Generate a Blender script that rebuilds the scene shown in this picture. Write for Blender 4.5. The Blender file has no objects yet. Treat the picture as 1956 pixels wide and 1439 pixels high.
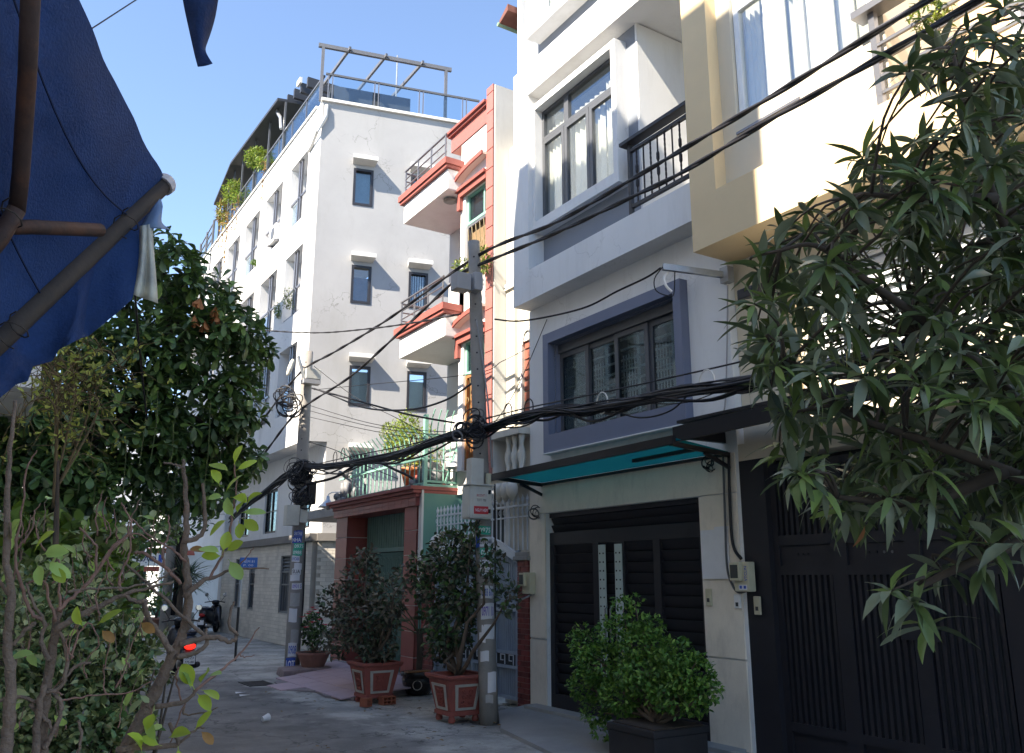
import bpy, bmesh, math, random
import numpy as np
from mathutils import Vector, Matrix

SC = bpy.context.scene
COL = SC.collection
random.seed(7)
RNG = np.random.default_rng(7)

# ------------------------------------------------------------------ camera
FPX, CX, CY = 1620.0, 978.0, 719.5          # survey of the photograph (its own pixels)
PITCH = math.atan(385 / 1620.0)
HEAD = math.radians(32.16)
EYE = Vector((0, 0, 1.8))
FWD = Vector((math.sin(HEAD), math.cos(HEAD), 0))
RGT = Vector((math.cos(HEAD), -math.sin(HEAD), 0))
LOOK = FWD * math.cos(PITCH) + Vector((0, 0, math.sin(PITCH)))
UPV = -FWD * math.sin(PITCH) + Vector((0, 0, math.cos(PITCH)))
cam_d = bpy.data.cameras.new('camera')
cam_d.sensor_width = 36
cam_d.lens = 36 * FPX / 1956
cam_d.clip_start = 0.05
cam_d.clip_end = 900
cam = bpy.data.objects.new('camera', cam_d)
COL.objects.link(cam)
cam.matrix_world = Matrix(((RGT.x, UPV.x, -LOOK.x, EYE.x), (RGT.y, UPV.y, -LOOK.y, EYE.y),
                           (RGT.z, UPV.z, -LOOK.z, EYE.z), (0, 0, 0, 1)))
SC.camera = cam

# ------------------------------------------------------------------ daylight
SUN_TRAVEL = Vector((0.70, 0.125, -0.70)).normalized()
w = bpy.data.worlds.new('World')
SC.world = w
w.use_nodes = True
nt = w.node_tree
nt.nodes.clear()
sky = nt.nodes.new('ShaderNodeTexSky')
sky.sky_type = 'NISHITA'
sky.sun_disc = False
sky.sun_elevation = math.asin(-SUN_TRAVEL.z)
sky.sun_rotation = math.atan2(-SUN_TRAVEL.x, -SUN_TRAVEL.y)
sky.air_density = 1.0
sky.altitude = 2500
sky.dust_density = 0.05
sky.ozone_density = 4.0
bg = nt.nodes.new('ShaderNodeBackground')
bg.inputs['Strength'].default_value = 0.088
wo = nt.nodes.new('ShaderNodeOutputWorld')
nt.links.new(sky.outputs[0], bg.inputs[0])
nt.links.new(bg.outputs[0], wo.inputs[0])
sd = bpy.data.lights.new('sun', 'SUN')
sd.energy = 3.0
sd.angle = math.radians(0.53)
sd.color = (1.0, 0.97, 0.92)
sun = bpy.data.objects.new('sun', sd)
COL.objects.link(sun)
sun.location = (-20, -5, 30)
sun.rotation_euler = SUN_TRAVEL.to_track_quat('-Z', 'Y').to_euler()
SC.view_settings.view_transform = 'Standard'
SC.view_settings.look = 'None'
SC.view_settings.exposure = 2.5
SC.view_settings.gamma = 1.0
SC.view_settings.use_curve_mapping = False
SC.view_settings.use_white_balance = True
SC.view_settings.white_balance_temperature = 7600
SC.view_settings.white_balance_tint = 10
SC.render.engine = 'CYCLES'
SC.cycles.max_bounces = 8
SC.cycles.diffuse_bounces = 4
SC.cycles.transparent_max_bounces = 12
SC.cycles.use_denoising = True

# ------------------------------------------------------------------ surveying: a sight line meets a known plane
def ray(u, v):
    return RGT * ((u - CX) / FPX) - UPV * ((v - CY) / FPX) + LOOK
def gz(u, v, z=0.0):
    d = ray(u, v)
    return EYE + d * ((z - EYE.z) / d.z)
def ax(u, v, X):
    d = ray(u, v)
    return EYE + d * (X / d.x)
def ay(u, v, Y):
    d = ray(u, v)
    return EYE + d * (Y / d.y)
def ad(u, v, dist):
    d = ray(u, v)
    return EYE + d * (dist / math.hypot(d.x, d.y))
def yx(u, v, X):
    return ax(u, v, X).y
def zx(u, v, X):
    return ax(u, v, X).z

# ------------------------------------------------------------------ materials
MATS = {}
def mat(name, col, rough=0.65, var=0.12, scale=2.5, bump=0.0, bscale=60.0, metal=0.0, stain=None, stain_amt=0.5,
        streak=0.0, spec=0.4, alpha=None, trans=0.0, island=0.0, obj_rand=0.0, emit=None, emit_s=0.0, coat=0.0, fine=0.0, crack=0.0):
    if name in MATS:
        return MATS[name]
    m = bpy.data.materials.new(name)
    m.use_nodes = True
    t = m.node_tree
    N, L = t.nodes, t.links
    b = N['Principled BSDF']
    b.inputs['Roughness'].default_value = rough
    b.inputs['Metallic'].default_value = metal
    b.inputs['Specular IOR Level'].default_value = spec
    if coat:
        b.inputs['Coat Weight'].default_value = coat
    geo = N.new('ShaderNodeNewGeometry')
    n1 = N.new('ShaderNodeTexNoise')
    n1.inputs['Scale'].default_value = scale
    n1.inputs['Detail'].default_value = 6
    n1.inputs['Roughness'].default_value = 0.62
    L.new(geo.outputs['Position'], n1.inputs['Vector'])
    mr = N.new('ShaderNodeMapRange')
    mr.inputs['From Min'].default_value = 0.25
    mr.inputs['From Max'].default_value = 0.75
    mr.inputs['To Min'].default_value = 1 - var
    mr.inputs['To Max'].default_value = 1 + var
    L.new(n1.outputs['Fac'], mr.inputs['Value'])
    fac = mr.outputs['Result']
    def mul(a, bsock):
        k = N.new('ShaderNodeMath'); k.operation = 'MULTIPLY'
        L.new(a, k.inputs[0]); L.new(bsock, k.inputs[1])
        return k.outputs[0]
    def rnd(sock, amt):
        k = N.new('ShaderNodeMapRange')
        k.inputs['To Min'].default_value = 1 - amt
        k.inputs['To Max'].default_value = 1 + amt
        L.new(sock, k.inputs['Value'])
        return k.outputs['Result']
    if island:
        fac = mul(fac, rnd(geo.outputs['Random Per Island'], island))
    if obj_rand:
        oi = N.new('ShaderNodeObjectInfo')
        fac = mul(fac, rnd(oi.outputs['Random'], obj_rand))
    if fine:
        nf = N.new('ShaderNodeTexNoise')
        nf.inputs['Scale'].default_value = 90
        nf.inputs['Detail'].default_value = 3
        L.new(geo.outputs['Position'], nf.inputs['Vector'])
        fac = mul(fac, rnd(nf.outputs['Fac'], fine))
    vm = N.new('ShaderNodeVectorMath'); vm.operation = 'SCALE'
    vm.inputs[0].default_value = col[:3]
    L.new(fac, vm.inputs['Scale'])
    colour = vm.outputs['Vector']
    if stain is not None:
        n2 = N.new('ShaderNodeTexNoise')
        n2.inputs['Scale'].default_value = scale * 0.6
        n2.inputs['Detail'].default_value = 9
        n2.inputs['Roughness'].default_value = 0.7
        mp = N.new('ShaderNodeMapping')
        mp.inputs['Location'].default_value = (13.1, 7.7, 3.3)
        if streak:
            mp.inputs['Scale'].default_value = (3, 3, 3 * (1 - streak))
        L.new(geo.outputs['Position'], mp.inputs['Vector'])
        L.new(mp.outputs['Vector'], n2.inputs['Vector'])
        r2 = N.new('ShaderNodeMapRange')
        r2.inputs['From Min'].default_value = 0.5
        r2.inputs['From Max'].default_value = 0.75
        r2.inputs['To Max'].default_value = stain_amt
        L.new(n2.outputs['Fac'], r2.inputs['Value'])
        mx = N.new('ShaderNodeMix'); mx.data_type = 'RGBA'
        L.new(r2.outputs['Result'], mx.inputs[0])
        L.new(colour, mx.inputs[6])
        mx.inputs[7].default_value = (*stain[:3], 1)
        colour = mx.outputs[2]
    if crack:
        v1 = N.new('ShaderNodeTexVoronoi'); v1.feature = 'DISTANCE_TO_EDGE'; v1.inputs['Scale'].default_value = .9
        nw = N.new('ShaderNodeTexNoise'); nw.inputs['Scale'].default_value = 2.5; nw.inputs['Detail'].default_value = 8
        L.new(geo.outputs['Position'], nw.inputs['Vector'])
        av = N.new('ShaderNodeVectorMath'); av.operation = 'ADD'
        L.new(geo.outputs['Position'], av.inputs[0]); L.new(nw.outputs['Color'], av.inputs[1]); L.new(av.outputs[0], v1.inputs['Vector'])
        e1 = N.new('ShaderNodeMapRange'); e1.inputs['From Max'].default_value = .012; e1.inputs['To Min'].default_value = 1; e1.inputs['To Max'].default_value = 0
        L.new(v1.outputs['Distance'], e1.inputs['Value'])
        nm = N.new('ShaderNodeTexNoise'); nm.inputs['Scale'].default_value = .55; nm.inputs['Detail'].default_value = 3
        L.new(geo.outputs['Position'], nm.inputs['Vector'])
        e2 = N.new('ShaderNodeMapRange'); e2.inputs['From Min'].default_value = .5; e2.inputs['From Max'].default_value = .62; e2.inputs['To Max'].default_value = crack
        L.new(nm.outputs['Fac'], e2.inputs['Value'])
        mc = N.new('ShaderNodeMix'); mc.data_type = 'RGBA'
        L.new(mul(e1.outputs['Result'], e2.outputs['Result']), mc.inputs[0]); L.new(colour, mc.inputs[6])
        mc.inputs[7].default_value = (col[0] * .35, col[1] * .34, col[2] * .32, 1)
        colour = mc.outputs[2]
    L.new(colour, b.inputs['Base Color'])
    if bump:
        n3 = N.new('ShaderNodeTexNoise')
        n3.inputs['Scale'].default_value = bscale
        n3.inputs['Detail'].default_value = 4
        L.new(geo.outputs['Position'], n3.inputs['Vector'])
        bp = N.new('ShaderNodeBump')
        bp.inputs['Strength'].default_value = bump
        bp.inputs['Distance'].default_value = 0.01
        L.new(n3.outputs['Fac'], bp.inputs['Height'])
        L.new(bp.outputs['Normal'], b.inputs['Normal'])
    if emit is not None:
        b.inputs['Emission Color'].default_value = (*emit, 1)
        b.inputs['Emission Strength'].default_value = emit_s
    if trans:
        tr = N.new('ShaderNodeBsdfTranslucent')
        L.new(colour, tr.inputs['Color'])
        ms = N.new('ShaderNodeMixShader')
        ms.inputs[0].default_value = trans
        out = N['Material Output']
        L.new(b.outputs[0], ms.inputs[1]); L.new(tr.outputs[0], ms.inputs[2])
        L.new(ms.outputs[0], out.inputs['Surface'])
    if alpha is not None:
        b.inputs['Alpha'].default_value = alpha
    MATS[name] = m
    return m

def glass(name, tint=(0.75, 0.85, 0.9), clear=0.55, rough=0.03, edge=0.5):
    """window glass: part clear, part mirror"""
    if name in MATS:
        return MATS[name]
    m = bpy.data.materials.new(name)
    m.use_nodes = True
    t = m.node_tree
    N, L = t.nodes, t.links
    N.remove(N['Principled BSDF'])
    tr = N.new('ShaderNodeBsdfTransparent'); tr.inputs[0].default_value = (*tint, 1)
    gl = N.new('ShaderNodeBsdfGlossy'); gl.inputs['Roughness'].default_value = rough
    gl.inputs[0].default_value = (0.9, 0.95, 1, 1)
    lw = N.new('ShaderNodeLayerWeight'); lw.inputs['Blend'].default_value = 0.35
    mr = N.new('ShaderNodeMapRange')
    mr.inputs['To Min'].default_value = 1 - clear - 0.25 if clear < 0.75 else 0.06
    mr.inputs['To Max'].default_value = edge
    L.new(lw.outputs['Fresnel'], mr.inputs['Value'])
    ms = N.new('ShaderNodeMixShader')
    L.new(mr.outputs['Result'], ms.inputs[0])
    L.new(tr.outputs[0], ms.inputs[1]); L.new(gl.outputs[0], ms.inputs[2])
    L.new(ms.outputs[0], N['Material Output'].inputs['Surface'])
    MATS[name] = m
    return m

# ------------------------------------------------------------------ mesh builder
class MB:
    def __init__(self, frame=None):
        self.v, self.f, self.mi = [], [], []
        self.k = 0
        self.T = frame
    def p(self, x, y, z):
        q = Vector((x, y, z))
        return self.T @ q if self.T is not None else q
    def mat(self, k):
        self.k = k
        return self
    def add(self, vs, fs):
        n = len(self.v)
        self.v += [tuple(q) for q in vs]
        self.f += [tuple(n + i for i in f) for f in fs]
        self.mi += [self.k] * len(fs)
        return self
    def hexa(self, c):
        return self.add(c, [(0, 3, 2, 1), (4, 5, 6, 7), (0, 1, 5, 4), (1, 2, 6, 5), (2, 3, 7, 6), (3, 0, 4, 7)])
    def box(self, x0, x1, y0, y1, z0, z1):
        x0, x1 = min(x0, x1), max(x0, x1); y0, y1 = min(y0, y1), max(y0, y1); z0, z1 = min(z0, z1), max(z0, z1)
        return self.hexa([self.p(x0, y0, z0), self.p(x1, y0, z0), self.p(x1, y1, z0), self.p(x0, y1, z0),
                          self.p(x0, y0, z1), self.p(x1, y0, z1), self.p(x1, y1, z1), self.p(x0, y1, z1)])
    def quad(self, *pts):
        return self.add([Vector(q) for q in pts], [tuple(range(len(pts)))])
    def prism(self, pts, vec):
        n = len(pts)
        vec = Vector(vec)
        a = [Vector(q) for q in pts]
        return self.add(a + [q + vec for q in a], [tuple(range(n - 1, -1, -1)), tuple(range(n, 2 * n))] +
                        [(i, (i + 1) % n, n + (i + 1) % n, n + i) for i in range(n)])
    def beam(self, a, b, wd, ht, up=(0, 0, 1)):
        a, b = Vector(a), Vector(b)
        d = (b - a).normalized()
        s = d.cross(Vector(up))
        if s.length < 1e-4:
            s = d.cross(Vector((1, 0, 0)))
        s.normalize()
        t = s.cross(d)
        s *= wd / 2; t *= ht / 2
        return self.hexa([a - s - t, a + s - t, b + s - t, b - s - t, a - s + t, a + s + t, b + s + t, b - s + t])
    def tube(self, pts, r, n=8, cap=True):
        pts = [Vector(q) for q in pts]
        rs = r if isinstance(r, (list, tuple)) else [r] * len(pts)
        vs, fs = [], []
        ref = None
        for i, q in enumerate(pts):
            d = (pts[min(i + 1, len(pts) - 1)] - pts[max(i - 1, 0)])
            if d.length < 1e-9:
                d = Vector((0, 0, 1))
            d.normalize()
            if ref is None:
                ref = d.orthogonal().normalized()
            s = (ref - d * ref.dot(d))
            if s.length < 1e-4:
                s = d.orthogonal()
            s.normalize()
            ref = s
            t = d.cross(s)
            for j in range(n):
                an = 2 * math.pi * j / n
                vs.append(q + (s * math.cos(an) + t * math.sin(an)) * rs[i])
        for i in range(len(pts) - 1):
            for j in range(n):
                fs.append((i * n + j, i * n + (j + 1) % n, (i + 1) * n + (j + 1) % n, (i + 1) * n + j))
        if cap:
            fs.append(tuple(range(n - 1, -1, -1)))
            fs.append(tuple((len(pts) - 1) * n + j for j in range(n)))
        return self.add(vs, fs)
    def lathe(self, prof, c, n=16, sx=1, sy=1, axis=None):
        c = Vector(c)
        M = axis.to_track_quat('Z', 'Y').to_matrix() if axis is not None else Matrix.Identity(3)
        vs, fs = [], []
        for r, z in prof:
            for j in range(n):
                an = 2 * math.pi * j / n
                vs.append(c + M @ Vector((r * math.cos(an) * sx, r * math.sin(an) * sy, z)))
        for i in range(len(prof) - 1):
            for j in range(n):
                fs.append((i * n + j, i * n + (j + 1) % n, (i + 1) * n + (j + 1) % n, (i + 1) * n + j))
        fs.append(tuple(range(n - 1, -1, -1)))
        fs.append(tuple((len(prof) - 1) * n + j for j in range(n)))
        return self.add(vs, fs)
    def wall(self, s0, s1, n0, n1, z0, z1, holes=()):
        """a wall in the builder's frame (x = into the wall, y = along) with real openings (y0,y1,z0,z1)"""
        zs = sorted({z0, z1} | {min(max(h[k], z0), z1) for h in holes for k in (2, 3)})
        for a, b in zip(zs[:-1], zs[1:]):
            if b - a < 1e-5:
                continue
            m = (a + b) / 2
            cut = sorted((h[0], h[1]) for h in holes if h[2] < m < h[3])
            y = s0
            for c0, c1 in cut:
                if c0 > y + 1e-5:
                    self.box(n0, n1, y, c0, a, b)
                y = max(y, c1)
            if s1 > y + 1e-5:
                self.box(n0, n1, y, s1, a, b)
        return self
    def build(self, name, mats, parent=None, smooth=False, bevel=0.0, kind=None, label=None):
        off = parent_loc(parent)
        me = bpy.data.meshes.new(name)
        me.from_pydata([(x - off.x, y - off.y, z - off.z) for x, y, z in self.v], [], self.f)
        mats = mats if isinstance(mats, (list, tuple)) else [mats]
        for m in mats:
            me.materials.append(m)
        if len(mats) > 1:
            me.polygons.foreach_set('material_index', self.mi)
        if bevel:
            bm = bmesh.new(); bm.from_mesh(me)
            bmesh.ops.remove_doubles(bm, verts=bm.verts, dist=1e-5)
            bmesh.ops.bevel(bm, geom=[e for e in bm.edges if len(e.link_faces) == 2 and e.calc_face_angle(0) > 0.5], offset=bevel, segments=2, profile=0.6, affect='EDGES')
            bm.to_mesh(me); bm.free()
        if smooth:
            me.polygons.foreach_set('use_smooth', [True] * len(me.polygons))
        o = bpy.data.objects.new(name, me)
        COL.objects.link(o)
        if parent is not None:
            o.parent = parent
        if kind:
            o['kind'] = kind
        if label:
            o['label'] = label
        return o

def parent_loc(p):
    q = Vector((0, 0, 0))
    while p is not None:
        q += p.location
        p = p.parent
    return q

def thing(name, label, cat, loc=(0, 0, 0), group=None):
    o = bpy.data.objects.new(name, None)
    o.empty_display_size = 0.1
    COL.objects.link(o)
    o.location = loc
    o['label'] = label
    o['category'] = cat
    if group:
        o['group'] = group
    return o
def tag(o, label, cat, group=None):
    o['label'] = label
    o['category'] = cat
    if group:
        o['group'] = group
    return o
def structure(o):
    o['kind'] = 'structure'
    return o
def part_copy(o, delta, parent=None, name=None):
    c = o.copy()
    COL.objects.link(c)
    c.location = o.location + Vector(delta)
    if parent is not None:
        c.parent = parent
    return c
def frame_xyz(o, xd, yd, zd=(0, 0, 1)):
    xd, yd, zd = Vector(xd), Vector(yd), Vector(zd)
    return Matrix(((xd.x, yd.x, zd.x, o[0]), (xd.y, yd.y, zd.y, o[1]), (xd.z, yd.z, zd.z, o[2]), (0, 0, 0, 1)))

def text_part(name, txt, origin, right, up, height, m, parent, width=None, bold=0.0, depth=0.0015, mirror=False):
    """flat lettering as a thin mesh standing on a surface"""
    cu = bpy.data.curves.new('lettering', 'FONT')
    cu.body = txt
    cu.align_x = 'CENTER'; cu.align_y = 'CENTER'
    cu.size = 1.0
    cu.extrude = 0.0
    cu.offset = bold
    cu.resolution_u = 2
    tmp = bpy.data.objects.new('lettering', cu)
    COL.objects.link(tmp)
    dg = bpy.context.evaluated_depsgraph_get()
    me = bpy.data.meshes.new_from_object(tmp.evaluated_get(dg))
    COL.objects.unlink(tmp)
    bpy.data.objects.remove(tmp)
    me.name = name
    n = len(me.vertices)
    if n == 0:
        return None
    co = np.empty(n * 3, dtype=np.float32); me.vertices.foreach_get('co', co); co = co.reshape(-1, 3)
    mn, mx = co.min(0), co.max(0)
    c = (mn + mx) / 2
    sy = height / (mx[1] - mn[1])
    sx = sy if width is None else width / (mx[0] - mn[0])
    if mirror:
        sx = -sx
    r, u = Vector(right).normalized(), Vector(up).normalized()
    nn = r.cross(u)
    o0 = Vector(origin) + nn * depth - parent_loc(parent)
    out = np.array([list(o0 + r * float((q[0] - c[0]) * sx) + u * float((q[1] - c[1]) * sy)) for q in co], dtype=np.float32)
    me.vertices.foreach_set('co', out.ravel())
    me.materials.clear(); me.materials.append(m)
    me.update()
    o = bpy.data.objects.new(name, me)
    COL.objects.link(o)
    o.parent = parent
    return o

# ------------------------------------------------------------------ leaves
def leaf_shape(prof, fold=0.12, droop=0.25, wave=0.0, bend=0.0, twist=0.0):
    """prof: (t along, half width); a folded, drooping leaf of length 1 along +Y"""
    vs, fs = [], []
    for t, h in prof:
        z = -droop * t * t
        wv = wave * math.sin(t * 9)
        bx = bend * t * t; tw = twist * t
        vs += [(bx - h * math.cos(tw), t, z + fold * h + wv - h * math.sin(tw)), (bx, t, z), (bx + h * math.cos(tw), t, z + fold * h - wv + h * math.sin(tw))]
    for i in range(len(prof) - 1):
        a = i * 3
        fs += [(a, a + 1, a + 4, a + 3), (a + 1, a + 2, a + 5, a + 4)]
    return np.array(vs, dtype=np.float64), fs
LEAF_LANCE = leaf_shape([(0, .008), (.08, .02), (.25, .095), (.5, .12), (.75, .085), (.92, .035), (1, .004)], .35, .35, .008)
_LP = [(0, .008), (.06, .022), (.2, .085), (.42, .122), (.66, .112), (.85, .064), (.95, .028), (1, .004)]
LEAVES_MANGO = [leaf_shape(_LP, .25, .5, .012, .05, .3), leaf_shape(_LP, .45, .25, .01, -.1, -.5), leaf_shape([(t, h * .78) for t, h in _LP], .2, .75, .015, .12, .6), leaf_shape([(t, h * 1.1) for t, h in _LP], .6, .4, .02, -.06, .9)]
LEAF_OBOV = leaf_shape([(0, .01), (.15, .05), (.45, .15), (.72, .21), (.9, .17), (1, .05)], .3, .22)
LEAF_OVATE = leaf_shape([(0, .02), (.3, .25), (.65, .24), (1, .02)], .3, .2)
LEAF_ROUND = leaf_shape([(0, .012), (.1, .05), (.3, .19), (.5, .27), (.72, .28), (.9, .19), (.97, .09), (1, .02)], .3, .3)
LEAF_BLADE = leaf_shape([(0, .01), (.3, .03), (.7, .025), (1, .002)], .4, .4)

def leaf_matrix(base, d, up, L, wf=1.0):
    d = d.normalized()
    x = d.cross(up)
    if x.length < 1e-3:
        x = d.orthogonal()
    x.normalize()
    z = x.cross(d)
    return np.array([[x.x * L * wf, d.x * L, z.x * L, base.x], [x.y * L * wf, d.y * L, z.y * L, base.y], [x.z * L * wf, d.z * L, z.z * L, base.z]])

def leaves(parent, name, shape, mats, xf, n_obj=0, mass_name='foliage', pick=None):
    """xf: list of 3x4 matrices; the n_obj that show largest become parts of their own, the rest one mass"""
    off = parent_loc(parent)
    offv = np.array(off)
    mats = mats if isinstance(mats, (list, tuple)) else [mats]
    if isinstance(shape, list):
        xf = sorted(xf, key=pick or (lambda m: (m[0, 3] - EYE.x) ** 2 + (m[1, 3] - EYE.y) ** 2 + (m[2, 3] - EYE.z) ** 2)) if n_obj else xf
        near, rest = xf[:n_obj], xf[n_obj:]
        k = len(shape)
        for i in range(k):
            if near[i::k]:
                leaves(parent, name, shape[i], mats, near[i::k], len(near), mass_name)
            if rest[i::k]:
                leaves(parent, name, shape[i], mats, rest[i::k], 0, mass_name)
        return None
    V, F = shape
    if n_obj:
        key = pick or (lambda m: (m[0, 3] - EYE.x) ** 2 + (m[1, 3] - EYE.y) ** 2 + (m[2, 3] - EYE.z) ** 2)
        xf = sorted(xf, key=key)
        base = []
        for m in mats:
            me = bpy.data.meshes.new(name)
            me.from_pydata(V.tolist(), [], F)
            me.polygons.foreach_set('use_smooth', [True] * len(F))
            me.materials.append(m)
            base.append(me)
        for i, m in enumerate(xf[:n_obj]):
            o = bpy.data.objects.new(name, base[RNG.integers(len(mats))])
            COL.objects.link(o)
            o.parent = parent
            M = np.vstack([m, [0, 0, 0, 1]]); M[:3, 3] -= offv
            o.matrix_local = Matrix(M.tolist())
        xf = xf[n_obj:]
    if not xf:
        return None
    A = np.stack(xf)
    A[:, :, 3] -= offv
    P = np.einsum('nij,vj->nvi', A[:, :, :3], V) + A[:, None, :, 3]
    n, k = len(xf), len(V)
    verts = P.reshape(-1, 3)
    Fq = np.array(F, dtype=np.int64)
    faces = (Fq[None] + (np.arange(n) * k)[:, None, None]).reshape(-1, Fq.shape[1])
    me = bpy.data.meshes.new(mass_name)
    me.vertices.add(len(verts)); me.vertices.foreach_set('co', verts.ravel())
    me.loops.add(faces.size); me.loops.foreach_set('vertex_index', faces.ravel().astype(np.int32))
    me.polygons.add(len(faces))
    me.polygons.foreach_set('loop_start', (np.arange(len(faces)) * Fq.shape[1]).astype(np.int32))
    me.polygons.foreach_set('loop_total', np.full(len(faces), Fq.shape[1], dtype=np.int32))
    for m in mats:
        me.materials.append(m)
    me.polygons.foreach_set('material_index', np.repeat(RNG.integers(0, len(mats), n), len(F)).astype(np.int32))
    me.polygons.foreach_set('use_smooth', np.ones(len(faces), dtype=bool))
    me.update(calc_edges=True)
    o = bpy.data.objects.new(mass_name, me)
    COL.objects.link(o)
    o.parent = parent
    o['kind'] = 'stuff'
    return o

def rv():
    return Vector(RNG.normal(size=3)).normalized()
_RP = [(0, .008), (.16, .012), (.24, .06), (.38, .19), (.55, .26), (.74, .265), (.9, .18), (.97, .085), (1, .02)]
LEAVES_ROUND = [leaf_shape(_RP, a, b_, .012, c_, d_) for a, b_, c_, d_ in ((.3, .3, 0, .2), (.55, .12, .12, -.5), (.15, .6, -.1, .5), (.7, .35, .05, .1))]
LEAVES_OBOV = [leaf_shape([(0, .01), (.15, .05), (.45, .15), (.72, .21), (.9, .17), (1, .05)], a, b_, .0, c_, d_) for a, b_, c_, d_ in ((.3, .22, 0, 0), (.15, .4, .08, .4), (.5, .1, -.08, -.4))]
def rosette(c, axis, n, L, lo=0.6, hi=1.7, jit=0.25):
    """leaves fanning out of a twig tip round an axis"""
    axis = axis.normalized()
    s = axis.orthogonal().normalized(); t = axis.cross(s)
    out = []
    a0 = RNG.random() * 6.28
    for i in range(n):
        an = a0 + i * 2.4 + RNG.normal() * 0.2
        th = lo + (hi - lo) * (i + 0.5) / n + RNG.normal() * jit * 0.5
        d = axis * math.cos(th) + (s * math.cos(an) + t * math.sin(an)) * math.sin(th)
        d = (d + Vector((0, 0, -0.12))).normalized()
        out.append(leaf_matrix(c - axis * (0.1 * L * i / n), d, (Vector((0, 0, 1)) + rv() * 0.35 + axis * 0.3), L * (0.75 + 0.45 * RNG.random()), 0.85 + 0.35 * RNG.random()))
    return out
def scatter_leaves(c, rad, n, L, hollow=0.35, upb=0.3):
    """leaves through an uneven blob"""
    out = []
    for _ in range(n):
        d = rv()
        r = (hollow + (1 - hollow) * RNG.random()) ** 0.6
        q = Vector((c[0] + d.x * rad[0] * r, c[1] + d.y * rad[1] * r, c[2] + d.z * rad[2] * r))
        out.append(leaf_matrix(q, (d * 0.6 + rv() * 0.9 + Vector((0, 0, upb))).normalized(), Vector((0, 0, 1)) + rv() * 0.6 + d * 0.5, L * (0.7 + 0.6 * RNG.random())))
    return out
# ------------------------------------------------------------------ palette
M_WHITE = mat('white_paint', (.72, .72, .715), .7, .05, 1.2, .05, 30, stain=(.46, .455, .43), stain_amt=.38, streak=.85, crack=.35)
M_GREYPANEL = mat('grey_blue_paint', (.2, .225, .265), .7, .05, 1.5, .05, 30)
M_TRIM = mat('slate_blue_trim', (.155, .175, .245), .6, .06, 2, .04, 40)
M_ALU = mat('dark_grey_aluminium', (.085, .09, .1), .4, .08, 4)
M_CURTAIN = mat('cream_curtain', (.86, .83, .74), .9, .05, 6, trans=.3)
M_GLASS = glass('window_glass', (.92, .94, .94), .9, edge=.26)
M_GLASSD = glass('dark_window_glass', (.5, .56, .57), .74, edge=.3)
M_DARKROOM = mat('dim_interior', (.035, .037, .04), .9, .2, 3)  # near-black colour stands in for the darkness of unlit interiors
M_IRON = mat('black_iron', (.012, .011, .014), .45, .2, 8)
M_BEIGETILE = mat('beige_wall_tile', (.76, .68, .57), .5, .07, 3.5, .03, 80, stain=(.38, .33, .27), stain_amt=.4, streak=.6, fine=.06)
M_YELLOW = mat('ochre_yellow_paint', (.7, .54, .33), .7, .04, 1.3, .04, 30, stain=(.5, .36, .2), stain_amt=.25)
M_CREAM = mat('cream_paint', (.62, .55, .43), .7, .04, 1.3, .04, 30)
M_WFRAME = mat('white_upvc', (.78, .8, .82), .35, .03, 4)
M_STEEL = mat('brushed_grey_steel', (.2, .2, .215), .35, .06, 6, metal=.6)
M_BLACKGATE = mat('black_gate_enamel', (.019, .018, .023), .5, .15, 5, .06, 90)
M_SLATGATE = mat('black_louvre_enamel', (.007, .007, .008), .5, .2, 6)
M_GATEPLATE = mat('pale_green_steel_plate', (.42, .5, .48), .4, .05, 5)
M_CONC = mat('concrete', (.3, .29, .275), .85, .14, 3, .25, 60, stain=(.16, .155, .15), stain_amt=.5)
M_GALV = mat('galvanised_steel', (.33, .35, .37), .45, .1, 7, metal=.5, stain=(.2, .09, .04), stain_amt=.3)
M_PLASTIC = mat('aged_cream_plastic', (.52, .48, .34), .5, .08, 8, stain=(.35, .27, .15), stain_amt=.4)
M_PAPER = mat('white_paper', (.68, .68, .7), .8, .05, 9)
M_CABLE = mat('black_cable', (.012, .011, .014), .55, .3, 20)
M_BLUEINK = mat('blue_print', (.03, .09, .42), .6, .1, 20)
M_REDINK = mat('red_print', (.5, .03, .04), .6, .1, 20)
M_BLACKINK = mat('black_print', (.03, .03, .04), .6, .1, 20)
M_GREENINK = mat('green_print', (.02, .42, .28), .6, .1, 20)
M_WHITEINK = mat('white_print', (.75, .78, .8), .6, .05, 20)

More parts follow.
